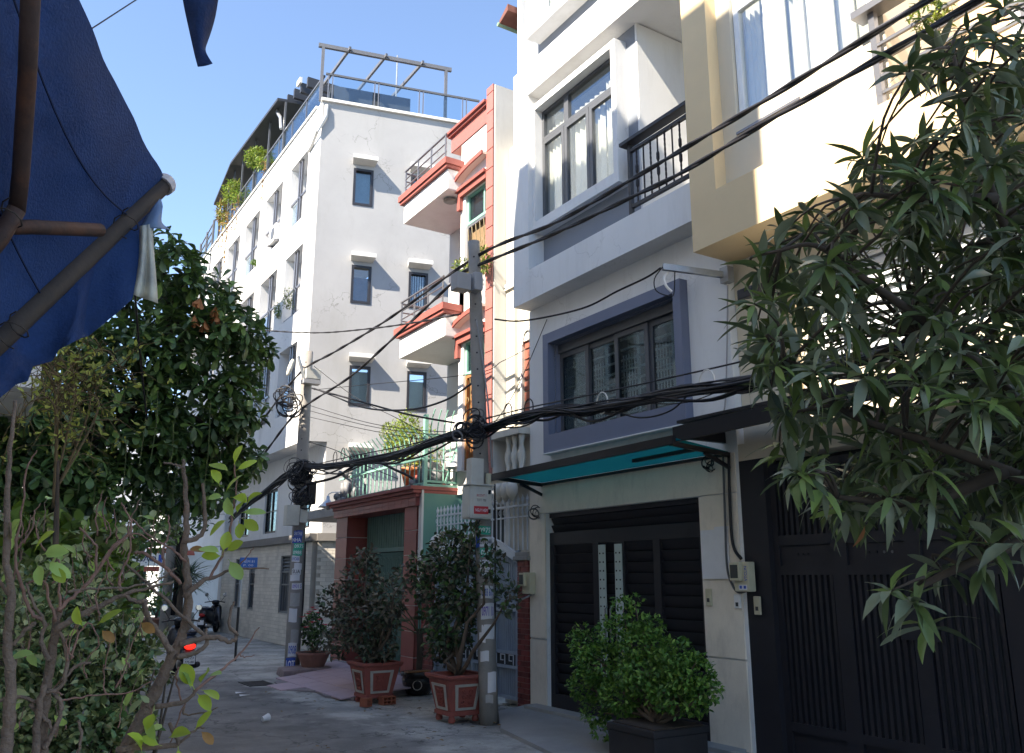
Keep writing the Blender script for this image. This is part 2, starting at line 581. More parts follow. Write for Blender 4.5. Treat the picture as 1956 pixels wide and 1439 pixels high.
# ------------------------------------------------------------------ ground
def road_material():
    m = bpy.data.materials.new('worn_asphalt_and_concrete')
    m.use_nodes = True
    t = m.node_tree; N, L = t.nodes, t.links
    b = N['Principled BSDF']; b.inputs['Roughness'].default_value = .88
    geo = N.new('ShaderNodeNewGeometry')
    sep = N.new('ShaderNodeSeparateXYZ'); L.new(geo.outputs['Position'], sep.inputs[0])
    def noise(sc, det=8, ro=.6, loc=(0, 0, 0), s=(1, 1, 1)):
        n = N.new('ShaderNodeTexNoise'); n.inputs['Scale'].default_value = sc; n.inputs['Detail'].default_value = det; n.inputs['Roughness'].default_value = ro
        mp = N.new('ShaderNodeMapping'); mp.inputs['Location'].default_value = loc; mp.inputs['Scale'].default_value = s
        L.new(geo.outputs['Position'], mp.inputs[0]); L.new(mp.outputs[0], n.inputs['Vector'])
        return n.outputs['Fac']
    def rng(s, a, b2, c=0., d=1.):
        k = N.new('ShaderNodeMapRange'); k.interpolation_type = 'SMOOTHSTEP'
        k.inputs[1].default_value = a; k.inputs[2].default_value = b2; k.inputs[3].default_value = c; k.inputs[4].default_value = d
        L.new(s, k.inputs[0]); return k.outputs[0]
    def mth(op, a, b2):
        k = N.new('ShaderNodeMath'); k.operation = op
        for i, q in enumerate((a, b2)):
            if isinstance(q, (int, float)): k.inputs[i].default_value = q
            else: L.new(q, k.inputs[i])
        return k.outputs[0]
    def mix(f, a, b2):
        k = N.new('ShaderNodeMix'); k.data_type = 'RGBA'; L.new(f, k.inputs[0])
        for i, q in ((6, a), (7, b2)):
            if isinstance(q, tuple): k.inputs[i].default_value = (*q, 1)
            else: L.new(q, k.inputs[i])
        return k.outputs[2]
    # the carriageway is asphalt on the near side, patched concrete towards the houses
    edge = mth('ADD', sep.outputs[0], mth('MULTIPLY', noise(.9, 6, .65), 1.5))
    far = rng(sep.outputs[1], 15.0, 18.5)
    conc = mth('MAXIMUM', rng(edge, 5.0, 5.35), far)
    asph = mix(rng(noise(2.2), .35, .7), (.14, .134, .128), (.205, .197, .187))
    con = mix(rng(noise(1.1, 9, .7), .36, .68), (.23, .22, .205), (.46, .435, .39))
    base = mix(conc, asph, con)
    wet = rng(noise(.8, 9, .72, (4.3, 1.1, 0)), .54, .62, 0, .5)
    base = mix(wet, base, (.075, .072, .07))
    pale = rng(noise(.7, 9, .75, (9.3, 4.4, 0)), .57, .66, 0, .35)
    base = mix(pale, base, (.4, .38, .35))
    cr = N.new('ShaderNodeTexVoronoi'); cr.feature = 'DISTANCE_TO_EDGE'; cr.inputs['Scale'].default_value = .55
    wv = N.new('ShaderNodeVectorMath'); wv.operation = 'ADD'
    nz = N.new('ShaderNodeTexNoise'); nz.inputs['Scale'].default_value = 3; nz.inputs['Detail'].default_value = 7
    L.new(geo.outputs['Position'], nz.inputs['Vector']); L.new(geo.outputs['Position'], wv.inputs[0]); L.new(nz.outputs['Color'], wv.inputs[1])
    L.new(wv.outputs[0], cr.inputs['Vector'])
    crack = rng(cr.outputs['Distance'], 0.0, .012, .8, 0)
    base = mix(crack, base, (.05, .05, .05))
    grain = rng(noise(160, 2, .5), .3, .7, .78, 1.2)
    vm = N.new('ShaderNodeVectorMath'); vm.operation = 'SCALE'; L.new(base, vm.inputs[0]); L.new(grain, vm.inputs['Scale'])
    L.new(vm.outputs[0], b.inputs['Base Color'])
    bp = N.new('ShaderNodeBump'); bp.inputs['Strength'].default_value = .5; bp.inputs['Distance'].default_value = .006
    h = mth('ADD', noise(120, 3, .6), mth('MULTIPLY', mth('ADD', noise(2.5, 8, .7), mth('MULTIPLY', crack, -1.0)), 2.0))
    L.new(h, bp.inputs['Height']); L.new(bp.outputs[0], b.inputs['Normal'])
    return m
M_EARTH = mat('packed_earth', (.12, .1, .08), .95, .25, 2, .4, 30)
structure(MB().quad((-300, -300, -.02), (300, -300, -.02), (300, 400, -.02), (-300, 400, -.02)).build('ground', M_EARTH))
M_ROAD = road_material()
mb = MB()
nx, ny = 26, 90
vs, fs = [], []
for j in range(ny + 1):
    for i in range(nx + 1):
        x = -0.2 + 9.2 * i / nx; y = -6 + 96 * (j / ny) ** 1.15
        vs.append((x, y, .018 * (math.sin(x * 1.9 + .6 * y) * math.sin(y * .83 + x)) - .004 if 0 < i < nx else 0))
for j in range(ny):
    for i in range(nx):
        a = j * (nx + 1) + i
        fs.append((a, a + 1, a + nx + 2, a + nx + 1))
mb.add([Vector(q) for q in vs], fs)
o = mb.build('road', M_ROAD, smooth=True); structure(o)
# smooth grey cement apron in front of the white house gate, with its pale kerb lip
M_APRON = mat('smooth_cement', (.29, .285, .28), .75, .12, 1.6, .12, 50, stain=(.17, .165, .16), stain_amt=.5, fine=.15)
M_LIP = mat('pale_threshold_stone', (.3, .3, .29), .6, .1, 6)
mb = MB()
A = [(5.72, 9.35), (6.35, 10.45), (6.88, 10.47), (6.88, 3.0), (5.0, 3.0), (5.15, 6.6)]
zz = [.035, .05, .1, .1, .035, .035]
n = len(A)
mb.add([Vector((x, y, z)) for (x, y), z in zip(A, zz)] + [Vector((x, y, -.015)) for x, y in A], [tuple(range(n))] + [(i, n + i, n + (i + 1) % n, (i + 1) % n) for i in range(n)])
structure(mb.build('pavement', M_APRON))
structure(MB().box(6.66, 6.885, 6.5, 10.3, .05, .125).build('pavement', M_LIP, bevel=.01))

# pink tiled ramp at the red gateway
M_PINK = mat('pink_cement_tile', (.46, .33, .35), .7, .07, 4, .12, 60, obj_rand=.03, stain=(.36, .27, .28), stain_amt=.25)
M_PINKBED = mat('ramp_mortar', (.24, .2, .2), .9, .15, 4, .2)
ramp = bpy.data.objects.new('ramp', None); COL.objects.link(ramp); ramp['kind'] = 'structure'
def ramp_z(x):
    return .02 + .15 * max(0, min(1, (x - 4.7) / 2.0))
bed = [(4.86, 15.6), (6.75, 17.6), (6.75, 13.2), (5.2, 12.75), (4.95, 13.3), (5.02, 13.9), (4.7, 14.4)]
n = len(bed)
MB().add([Vector((x, y, ramp_z(x) - .006)) for x, y in bed] + [Vector((x, y, -.015)) for x, y in bed],
         [tuple(range(n - 1, -1, -1))] + [(i, (i + 1) % n, n + (i + 1) % n, n + i) for i in range(n)]).build('bed', M_PINKBED, ramp)
def inside(x, y, P):
    c = False
    for i in range(len(P)):
        (x1, y1), (x2, y2) = P[i], P[i - 1]
        if (y1 > y) != (y2 > y) and x < (x2 - x1) * (y - y1) / (y2 - y1) + x1:
            c = not c
    return c
for i in range(6):
    for j in range(13):
        x, y = 4.6 + .4 * i, 12.8 + .4 * j
        if inside(x + .2, y + .2, bed):
            g = .005
            P = [(x + g, y + g), (x + .4 - g, y + g), (x + .4 - g, y + .4 - g), (x + g, y + .4 - g)]
            dz = random.uniform(0, .004)
            MB().add([Vector((a, b, ramp_z(a) + dz)) for a, b in P] + [Vector((a, b, ramp_z(a) - .02)) for a, b in P],
                     [(0, 1, 2, 3), (0, 4, 5, 1), (1, 5, 6, 2), (2, 6, 7, 3), (3, 7, 4, 0)]).build('tile', M_PINK, ramp)

# ------------------------------------------------------------------ shared facade pieces (x into the wall, y along it)
def curtain(parent, x, y0, y1, z0, z1, m, folds=8, amp=.035, T=None, seed=0, name='curtain'):
    r = random.Random(seed)
    n = folds * 6
    ph = [r.uniform(-.6, .6) for _ in range(n + 1)]
    b = MB(T)
    top = [b.p(x + amp * .6 * math.sin(i / n * folds * 6.28 + ph[i] * .5), y0 + (y1 - y0) * i / n, z1) for i in range(n + 1)]
    bot = [b.p(x + amp * math.sin(i / n * folds * 6.28 + ph[i]), y0 + (y1 - y0) * i / n, z0) for i in range(n + 1)]
    b.add(bot + top, [(i, i + 1, n + 2 + i, n + 1 + i) for i in range(n)])
    return b.build(name, m, parent, smooth=True)
def sash(b, x, y0, y1, z0, z1, fw=.06, d=.05):
    b.box(x, x + d, y0, y1, z0, z0 + fw).box(x, x + d, y0, y1, z1 - fw, z1)
    b.box(x, x + d, y0, y0 + fw, z0 + fw, z1 - fw).box(x, x + d, y1 - fw, y1, z0 + fw, z1 - fw)
    return b
def pane(parent, x, y0, y1, z0, z1, m, T=None):
    return MB(T).box(x, x + .008, y0, y1, z0, z1).build('pane', m, parent)

# ================================================================== WHITE HOUSE
WH = thing('white_house', 'tall narrow white house with slate blue window frames and dark louvred gate', 'house', (6.89, 8.4, 0))
X0 = 6.89
wy = [yx(1037, 642, 6.77), yx(1296, 532, 6.77)]
wz = [zx(1041, 865, 6.77), zx(1037, 642, 6.77)]
WIN = (wy[1] + .12, wy[0] - .12, wz[0] + .24, wz[1] - .14)     # y0 y1 z0 z1
GATE = (7.0, 10.05, 0.0, 2.69)
b = MB().wall(6.395, 10.46, X0 + .004, X0 + .25, 2.95, 5.8, [WIN])
b.wall(6.395, 10.46, X0 + .004, X0 + .25, 0, 2.95, [GATE])
b.box(X0 + .25, 12, 10.36, 10.46, 0, 12.6)                      # flank wall
b.build('wall', M_WHITE, WH)
# beige tiled ground floor: piers and lintel with tile joints
for y0, y1 in ((GATE[1], 10.45), (6.43, GATE[0])):
    for z0, z1 in ((0, .97), (.985, 2.69)):
        MB().box(X0 - .02, X0, y0 + .006, y1 - .006, z0 + .004, z1 - .004).build('tile', M_BEIGETILE, WH)
MB().box(X0 - .02, X0, 6.43, 10.44, 2.697, 3.12).build('tile', M_BEIGETILE, WH)
# first-floor band and storeys above
MB().box(6.58, 6.9, 6.4, 10.42, 5.8, 6.28).box(6.9, 8.4, 6.4, 10.42, 6.05, 6.27).build('balcony_band', M_WHITE, WH)
MB().box(6.583, 6.86, 10.0, 10.42, 6.28, 9.2).build('column_strip', M_WHITE, WH)
MB().wall(7.76, 10.0, 6.86, 7.05, 6.28, 9.2, [(8.05, 9.93, 7.05, 8.93)]).build('recessed_wall', M_GREYPANEL, WH)
MB().box(6.58, 6.9, 6.4, 10.42, 9.2, 9.74).box(6.9, 8.6, 6.4, 10.42, 9.22, 9.6).build('upper_band', M_WHITE, WH)
MB().box(7.05, 8.6, 7.72, 7.86, 6.28, 9.2).box(6.862, 7.049, 7.72, 7.757, 6.28, 9.2).build('return_wall', M_WHITE, WH)
MB().box(8.45, 8.6, 6.4, 7.72, 6.28, 9.22).build('balcony_rear_wall', M_WHITE, WH)
MB().wall(6.4, 10.3, 6.86, 7.05, 9.74, 12.6, [(7.6, 9.9, 10.42, 12.4)]).build('attic_wall', M_GREYPANEL, WH)
MB().box(6.66, 6.86, 10.3, 10.42, 9.74, 12.6).build('attic_strip', M_WHITE, WH)
MB().box(6.3, 12, 6.4, 10.46, 12.6, 12.75).build('roof', M_CONC, WH)
# little tiled eave with green gutter and vent lattice at the left end
eave = MB().hexa([Vector(q) for q in ((6.5, 10.47, 11.0), (7.4, 10.47, 11.0), (7.4, 10.74, 10.9), (6.5, 10.74, 10.9), (6.5, 10.47, 11.12), (7.4, 10.47, 11.12), (7.4, 10.74, 10.96), (6.5, 10.74, 10.96))]).build('eave', mat('brown_roof_tile', (.16, .06, .045), .7, .2, 8), WH)
MB().tube([(6.48, 10.76, 10.9), (7.4, 10.76, 10.9)], .035, 8).build('gutter', mat('green_gutter', (.2, .3, .2), .5), eave)
def lined_window(parent, surround, y0, y1, z0, z1, xf, depth, cols, transom, sm, fm, gm, cur, seed, T=None, border=.12, bz=None):
    """a proud surround with sashes, panes and curtains behind"""
    bz = bz or border
    s = MB(T)
    s.box(xf, xf + depth, y0 - border, y1 + border, z1, z1 + border).box(xf, xf + depth, y0 - border, y1 + border, z0 - bz, z0)
    s.box(xf, xf + depth, y0 - border, y0, z0, z1).box(xf, xf + depth, y1, y1 + border, z0, z1)
    s = s.build(surround, sm, parent)
    xw = xf + depth - .06
    for i, (a, c) in enumerate(cols):
        f = sash(MB(T), xw, y0 + a * (y1 - y0), y0 + c * (y1 - y0), z0, (transom or z1), .065, .06).build('window_frame', fm, parent)
        pane(f, xw + .026, y0 + a * (y1 - y0) + .06, y0 + c * (y1 - y0) - .06, z0 + .06, (transom or z1) - .06, gm, T)
    if transom:
        for a, c in ((0, .66), (.66, 1.0)):
            f = sash(MB(T), xw, y0 + a * (y1 - y0), y0 + c * (y1 - y0), transom + .002, z1, .055, .06).build('window_frame', fm, parent)
            pane(f, xw + .026, y0 + a * (y1 - y0) + .05, y0 + c * (y1 - y0) - .05, transom + .05, z1 - .05, gm, T)
    if cur:
        for i, (a, c, top) in enumerate(cur):
            curtain(parent, xw + .12, y0 + a * (y1 - y0), y0 + c * (y1 - y0), z0 - .05, top, M_CURTAIN, 6, .035, T, seed + i)
    return s
lined_window(WH, 'window_surround', 8.05, 9.93, 7.05, 8.93, 6.66, .2, ((0, .365), (.37, .69), (.695, 1)), 8.42, M_WHITE, M_ALU, M_GLASS,
             ((.02, .22, 8.7), (.24, .62, 8.62), (.68, .98, 8.62)), 3, border=.1, bz=.16)
MB().box(7.5, 7.55, 7.87, 10.2, 6.28, 9.2).build('room_wall', mat('pale_room', (.4, .39, .36), .9), WH)
lined_window(WH, 'window_surround', 7.6, 9.92, 10.42, 12.4, 6.6, .3, ((0, .33), (.335, .66), (.665, 1)), None, M_WHITE, M_WFRAME, M_GLASS, ((.02, .5, 12.3), (.55, .98, 12.3)), 9, border=.14, bz=.18)
# first-floor window: four dark sashes in a deep slate surround, white burglar grille behind
y0, y1, z0, z1 = WIN
s = MB()
s.box(6.77, 6.9, y0 - .13, y1 + .13, z1, z1 + .15).box(6.77, 6.9, y0 - .13, y1 + .13, z0 - .25, z0).box(6.77, 6.9, y0 - .13, y0, z0, z1).box(6.77, 6.9, y1, y1 + .13, z0, z1)
s.build('window_surround', M_TRIM, WH)
r_ = MB().box(6.901, 7.1, y0 - .004, y0 + .012, z0, z1).box(6.901, 7.1, y1 - .012, y1 + .004, z0, z1).box(6.901, 7.1, y0 + .013, y1 - .013, z1 - .012, z1 + .004).box(6.901, 7.1, y0 + .013, y1 - .013, z0 - .004, z0 + .012)
r_.build('window_reveal', M_TRIM, WH)
MB().box(6.75, 6.895, y0 - .2, y1 + .14, z0 - .268, z0 - .252).build('sill_lip', M_WHITE, WH)
xw = 6.98
W = y1 - y0
MB().box(xw - .03, xw + .04, y0, y1, z1 - .14, z1).build('window_head', M_ALU, WH)
for a, c, dx in ((0, .27, .03), (.265, .52, 0), (.5, .76, .03), (.74, 1.0, 0)):
    f = sash(MB(), xw + dx, y0 + a * W, y0 + c * W, z0, z1 - .141, .07, .03).build('window_frame', M_ALU, WH)
    pane(f, xw + dx + .012, y0 + a * W + .06, y0 + c * W - .06, z0 + .06, z1 - .2, M_GLASSD)
g = MB()
M_GRILLE = mat('white_grille', (.85, .88, .85), .5)
for k in range(8):
    zk = z0 + .12 + k * (z1 - z0 - .35) / 7
    g.box(7.04, 7.06, y0 + .06, y1 - .06, zk - .014, zk + .014)
for k in range(4):
    yk = y0 + W * (.12 + .25 * k)
    g.box(7.035, 7.065, yk - .014, yk + .014, z0, z1 - .2)
    for j in range(5):
        g.box(7.05, 7.063, yk + .08 + j * .055, yk + .088 + j * .055, z0 + .12, z0 + .9)
        g.box(7.05, 7.063, yk + .05, yk + .35, z0 + .15 + j * .15, z0 + .158 + j * .15)
g.build('burglar_grille', M_GRILLE, WH)
MB().box(7.9, 7.95, 6.5, 10.3, 2.96, 5.7).box(7.15, 7.9, 6.5, 10.3, 2.96, 3.0).box(7.15, 7.9, 6.5, 10.3, 5.6, 5.7).build('room_wall', mat('dusky_room', (.05, .056, .056), .9), WH)  # room darkness is put into the wall colour
# balcony railing
rl = MB().box(6.52, 6.67, 6.41, 7.76, 7.25, 7.295).build('railing', M_IRON, WH)
MB().box(6.58, 6.63, 6.46, 7.66, 7.13, 7.17).build('rail', M_IRON, rl)
MB().box(6.58, 6.63, 6.46, 7.66, 6.36, 6.4).build('rail', M_IRON, rl)
for yk in (6.47, 7.64):
    MB().box(6.575, 6.625, yk - .025, yk + .025, 6.28, 7.25).build('post', M_IRON, rl)
for k in range(8):
    yk = 6.6 + k * .131
    bal = MB()
    pts, rr = [], []
    for i in range(23):
        zt = 6.4 + .73 * i / 22
        pts.append((6.605, yk, zt))
        knot = (k % 3 == 1) and (abs(i - 8) < 1.2 or abs(i - 14) < 1.2)
        rr.append(.024 if knot else (.012 + (.003 * (i % 2) if k % 2 else 0)))
    bal.tube(pts, rr, 6)
    bal.build('baluster', M_IRON, rl)
# teal polycarbonate canopy on black steel
def tinted_sheet():
    m = bpy.data.materials.new('teal_polycarbonate'); m.use_nodes = True
    t = m.node_tree; N, L = t.nodes, t.links
    N.remove(N['Principled BSDF'])
    a = N.new('ShaderNodeBsdfTranslucent'); a.inputs[0].default_value = (.02, .36, .4, 1)
    b = N.new('ShaderNodeBsdfTransparent'); b.inputs[0].default_value = (.1, .78, .74, 1)
    d = N.new('ShaderNodeBsdfDiffuse'); d.inputs[0].default_value = (.03, .33, .37, 1)
    x = N.new('ShaderNodeMixShader'); x.inputs[0].default_value = .62
    y = N.new('ShaderNodeMixShader'); y.inputs[0].default_value = .15
    L.new(a.outputs[0], x.inputs[1]); L.new(b.outputs[0], x.inputs[2])
    L.new(x.outputs[0], y.inputs[1]); L.new(d.outputs[0], y.inputs[2])
    L.new(y.outputs[0], N['Material Output'].inputs['Surface'])
    return m
M_TEAL = tinted_sheet()
cp = thing('door_canopy', 'teal polycarbonate canopy on black steel bars over the louvred gate', 'canopy', (6.5, 8.4, 3.2))
zc = 3.16
MB().hexa([Vector(q) for q in ((6.05, 6.5, zc + .06), (6.86, 6.5, zc - .03), (6.86, 10.1, zc - .03), (6.05, 10.1, zc + .03), (6.05, 6.5, zc + .067), (6.86, 6.5, zc - .023), (6.86, 10.1, zc - .023), (6.05, 10.1, zc + .037))]).build('roof_sheet', M_TEAL, cp)
MB().beam((6.03, 6.45, zc + .03), (6.03, 10.3, zc - .005), .05, .09).build('front_beam', M_IRON, cp)
for yk in (6.5, 10.12):
    MB().beam((6.03, yk, zc + .0), (6.88, yk, zc - .06), .04, .05).build('bracket', M_IRON, cp)
    MB().beam((6.5, yk, zc - .06), (6.87, yk, zc - .2), .03, .04).build('strut', M_IRON, cp)
MB().beam((6.855, 6.5, zc - .055), (6.855, 10.15, zc - .055), .03, .035).build('wall_bar', M_IRON, cp)
MB().beam((6.45, 6.5, zc - .02), (6.45, 7.6, zc - .03), .04, .04).build('cross_bar', M_IRON, cp)
# louvred gate
gt = thing('louvred_gate', 'black louvred steel gate with two tall pale green handle plates', 'gate', (6.93, 8.5, .1))
gx = 6.95
fr = MB()
for a, c in ((7.0, 7.1), (7.76, 7.88), (8.42, 8.6), (8.94, 9.06), (9.95, 10.05)):
    fr.box(gx, gx + .06, a, c, .28, 2.25)
fr.box(gx, gx + .06, 7.0, 10.05, 2.251, 2.42).box(gx, gx + .06, 7.0, 10.05, .1, .279).box(gx, gx + .06, 7.0, 10.05, 2.63, 2.69)
fr.build('frame', M_BLACKGATE, gt)
MB().box(gx + .075, gx + .085, 7.0, 10.05, .1, 2.69).build('backing_sheet', M_SLATGATE, gt)
sl = {}
for a, c in ((7.1, 7.76), (7.88, 8.42), (8.6, 8.94), (9.06, 9.95)):
    for k in range(15):
        zk = .3 + k * .131
        if (a, c) not in sl:
            sl[(a, c)] = MB().hexa([Vector(q) for q in ((gx + .06, a, zk), (gx + .067, a, zk + .004), (gx + .067, c, zk + .004), (gx + .06, c, zk), (gx + .015, a, zk + .114), (gx + .022, a, zk + .118), (gx + .022, c, zk + .118), (gx + .015, c, zk + .114))]).build('slat', M_BLACKGATE, gt)
        else:
            part_copy(sl[(a, c)], (0, 0, k * .131), gt)
for k in range(2):
    zk = 2.43 + k * .1
    MB().hexa([Vector(q) for q in ((gx + .06, 7.02, zk), (gx + .067, 7.02, zk + .004), (gx + .067, 10.03, zk + .004), (gx + .06, 10.03, zk), (gx + .015, 7.02, zk + .09), (gx + .022, 7.02, zk + .095), (gx + .022, 10.03, zk + .095), (gx + .015, 10.03, zk + .09))]).build('slat', M_BLACKGATE, gt)
for a in (8.45, 8.78):
    pl = MB().box(gx - .02, gx - .004, a, a + .14, .55, 2.22).build('handle_plate', M_GATEPLATE, gt, bevel=.004)
    h = MB()
    for k in range(14):
        for dy in (.035, .105):
            h.lathe([(.012, 0), (.012, .004)], (gx - .024, a + dy, .68 + k * .11), 8, axis=Vector((1, 0, 0)))
    h.build('hole', M_SLATGATE, pl, kind='stuff')
for a in (8.64, 8.74):
    MB().tube([(gx - .03, a, 1.0), (gx - .07, a, 1.03), (gx - .07, a, 1.42), (gx - .03, a, 1.45)], .011, 8).build('handle', M_STEEL, gt)

# wall-mounted boxes, switches and the blank plate
def meter(x, y, z, label, stickers):
    t = thing('electric_meter', label, 'electric meter', (x, y, z))
    MB().box(x - .1, x, y - .1, y + .1, z - .16, z + .14).build('housing', M_PLASTIC, t, bevel=.012)
    MB().box(x - .15, x - .1, y - .02, y + .115, z - .05, z + .135).build('window_hood', M_PLASTIC, t, bevel=.008)
    MB().box(x - .154, x - .15, y, y + .1, z - .025, z + .11).build('meter_window', mat('dim_meter_glass', (.05, .055, .05), .15), t)
    if stickers:
        MB().box(x - .1022, x - .1, y - .07, y + .04, z - .14, z - .09).build('sticker', M_PAPER, t)
        for k in range(2):
            MB().box(x - .1035, x - .1022, y + .015 - k * .055 - .018, y + .015 - k * .055 + .014, z - .13, z - .1).build('sticker_print', M_BLUEINK, t)
        text_part('lettering', 'VTCLIN', (x - .1, y - .06, z + .02), (0, 0, 1), (0, 1, 0), .035, M_BLUEINK, t, .15, .02)
    return t
P = ax(1016, 1113, 6.87); meter(6.868, P.y, P.z, 'small cream electric meter box on the left pillar of louvred gate', False)
P = ax(1432, 1100, 6.87); meter(6.868, P.y + .02, P.z, 'larger cream electric meter box with blue lettering beside black gate', True)
def switch(u, v, label, m, hgt=.09):
    P = ax(u, v, 6.865)
    t = thing('doorbell_switch', label, 'switch', P, None)
    MB().box(6.845, 6.87, P.y - .04, P.y + .04, P.z - hgt, P.z + hgt).build('cover', m, t, bevel=.006)
    MB().box(6.838, 6.845, P.y - .018, P.y + .014, P.z - .05, P.z - .01).build('button', mat('dark_button', (.05, .05, .05), .4), t)
switch(1355, 1141, 'cream doorbell switch on the right pillar of louvred gate', M_PLASTIC)
switch(1410, 1149, 'small white breaker box under the larger meter box', M_WHITE, .07)
switch(1448, 1157, 'cream doorbell switch on the black jamb of slatted gate', M_PLASTIC)
P = ax(1368, 1057, 6.865)
pt = thing('blank_plate', 'blank pale grey plate on pillar right of louvred gate', 'wall plate', P)
MB().box(6.85, 6.868, P.y - .19, P.y + .21, P.z - .27, P.z + .25).build('plate', M_PAPER, pt)
MB().box(6.852, 6.868, P.y - .2, P.y + .0, P.z + .25, P.z + .28).build('plate_corner', M_PAPER, pt)

# ================================================================== YELLOW HOUSE
YH = thing('yellow_house', 'cream and ochre yellow house with white windows and steel balcony', 'house', (6.95, 4.2, 0))
MB().box(6.38, 6.7, 6.0, 6.385, 5.9, 13).build('border_strip', M_YELLOW, YH)
MB().box(6.38, 7.6, 1.0, 6.385, 5.3, 5.9).build('border_band', M_YELLOW, YH)
MB().wall(3.98, 6.0, 6.552, 6.8, 5.9, 13, [(4.08, 5.8, 6.7, 9.4)]).build('cream_wall', M_CREAM, YH)
MB().wall(1.0, 6.39, 7.0, 7.25, 3.2, 5.3, [(2.6, 5.35, 3.9, 4.95)]).build('lower_wall', M_CREAM, YH)
MB().box(6.985, 6.998, 5.75, 5.55, 3.3, 5.3).build('border_strip', M_YELLOW, YH)
MB().box(6.9, 7.3, 1.0, 6.4, 3.02, 3.2).build('gate_lintel', M_CREAM, YH)
MB().box(7.9, 8.1, 1.0, 4.0, 5.9, 9).build('balcony_rear_wall', mat('apricot_paint', (.66, .45, .27), .7, .05), YH)
MB().box(6.8, 8.0, 3.98, 4.06, 5.9, 9).build('return_wall', M_CREAM, YH)
MB().box(6.6, 8.0, 1.0, 6.38, 9.6, 9.8).build('floor_slab', M_CREAM, YH)
fw = .055
for (a, c) in ((5.3, 5.79), (4.73, 5.2), (4.09, 4.62)):
    f = sash(MB(), 6.6, a, c, 6.7, 9.2, .07, .06).box(6.6, 6.66, a + .07, c - .07, 8.02, 8.12).build('window_frame', M_WFRAME, YH)
    pane(f, 6.63, a + .06, c - .06, 6.76, 9.14, M_GLASS)
MB().box(6.59, 6.7, 5.2, 5.3, 6.7, 9.3).box(6.59, 6.7, 4.62, 4.73, 6.7, 9.3).build('mullion', M_WFRAME, YH)
MB().box(6.535, 6.552, 4.95, 5.8, 6.5, 6.53).build('sill_rail', M_STEEL, YH)
for i, (a, c) in enumerate(((5.3, 5.52), (5.56, 5.76), (4.76, 4.95), (4.98, 5.17), (4.12, 4.38), (4.4, 4.6))):
    curtain(YH, 6.78, a, c, 6.5, 9.0, M_CURTAIN, 3, .04, None, 40 + i)
MB().box(7.25, 7.3, 4.06, 6.0, 5.9, 9.4).build('room_wall', mat('grey_room', (.3, .3, .3), .9), YH)
sh = MB().box(7.05, 7.09, 5.3, 5.35, 3.9, 4.95).box(7.05, 7.09, 2.6, 2.65, 3.9, 4.95)
sh = sh.build('shutter_frame', M_WFRAME, YH)
MB().box(7.15, 7.18, 2.55, 5.4, 3.85, 5.0).build('shutter_backing', mat('pale_shutter_backing', (.4, .41, .42), .8), YH)
for k in range(9):
    MB().hexa([Vector(q) for q in ((7.02, 2.65, 3.91 + k * .115), (7.03, 2.65, 3.905 + k * .115), (7.03, 5.3, 3.905 + k * .115), (7.02, 5.3, 3.91 + k * .115), (7.08, 2.65, 4.02 + k * .115), (7.09, 2.65, 4.015 + k * .115), (7.09, 5.3, 4.015 + k * .115), (7.08, 5.3, 4.02 + k * .115))]).build('shutter_slat', M_WFRAME, sh)
rl = MB().box(6.36, 6.54, 1.2, 4.18, 6.86, 6.93).build('railing', M_STEEL, YH)
for yk in (4.02, 2.75, 1.5):
    MB().box(6.42, 6.48, yk - .03, yk + .03, 5.9, 6.86).build('post', M_STEEL, rl)
for k in range(5):
    MB().box(6.43, 6.46, 1.2, 4.0, 6.02 + k * .16, 6.05 + k * .16).build('rail', M_STEEL, rl)
MB().box(7.85, 7.9, 2.6, 3.5, 5.9, 8.2).build('balcony_door', M_WFRAME, YH)
# fascia over the black gate
fa = thing('gate_awning', 'dark flat steel awning above the black slatted gate', 'canopy', (6.5, 4.5, 3.3))
MB().beam((6.2, 6.62, 3.28), (6.2, 2.0, 3.36), .05, .16).build('front_beam', M_IRON, fa)
MB().box(6.22, 6.9, 2.0, 6.6, 3.4, 3.43).build('roof_sheet', M_IRON, fa)
MB().beam((6.2, 6.58, 3.3), (6.99, 6.58, 3.3), .05, .12).build('side_beam', M_IRON, fa)
# black slatted gate
bg_ = thing('slatted_gate', 'wide black steel gate with vertical bars behind the mango tree', 'gate', (6.95, 4.2, 0))
gx = 6.97
MB().box(6.9, 7.1, 6.06, 6.42, .05, 3.02).build('jamb', M_BLACKGATE, bg_)
fr = MB()
for a, c in ((5.99, 6.06), (5.2, 5.37), (4.45, 4.6), (3.62, 3.8), (2.8, 2.95)):
    fr.box(gx, gx + .07, a, c, .05, 2.95)
fr.box(gx + .002, gx + .068, 2.0, 6.06, .05, .12).box(gx + .002, gx + .068, 2.0, 6.06, .36, .44).box(gx + .002, gx + .068, 2.0, 6.06, 1.83, 1.92).box(gx + .002, gx + .068, 2.0, 6.06, 2.12, 2.22).box(gx + .002, gx + .068, 2.0, 6.06, 2.88, 2.95)
fr.build('frame', M_BLACKGATE, bg_)
for a, c in ((5.37, 5.99), (4.6, 5.2), (3.8, 4.45), (2.95, 3.62), (2.0, 2.8)):
    MB().box(gx + .03, gx + .04, a, c, 1.92, 2.12).build('panel', M_BLACKGATE, bg_)
    MB().box(gx + .03, gx + .04, a, c, .12, .36).build('panel', M_BLACKGATE, bg_)
    nb = 9
    bar = bar2 = None
    for k in range(nb):
        yk = a + (c - a) * (k + .5) / nb
        if bar is None:
            bar = MB().box(gx + .015, gx + .055, yk - .017, yk + .017, .44, 1.83).build('bar', M_BLACKGATE, bg_)
            bar2 = MB().box(gx + .015, gx + .055, yk - .017, yk + .017, 2.22, 2.88).build('bar', M_BLACKGATE, bg_)
            yb = yk
        else:
            part_copy(bar, (0, yk - yb, 0), bg_); part_copy(bar2, (0, yk - yb, 0), bg_)
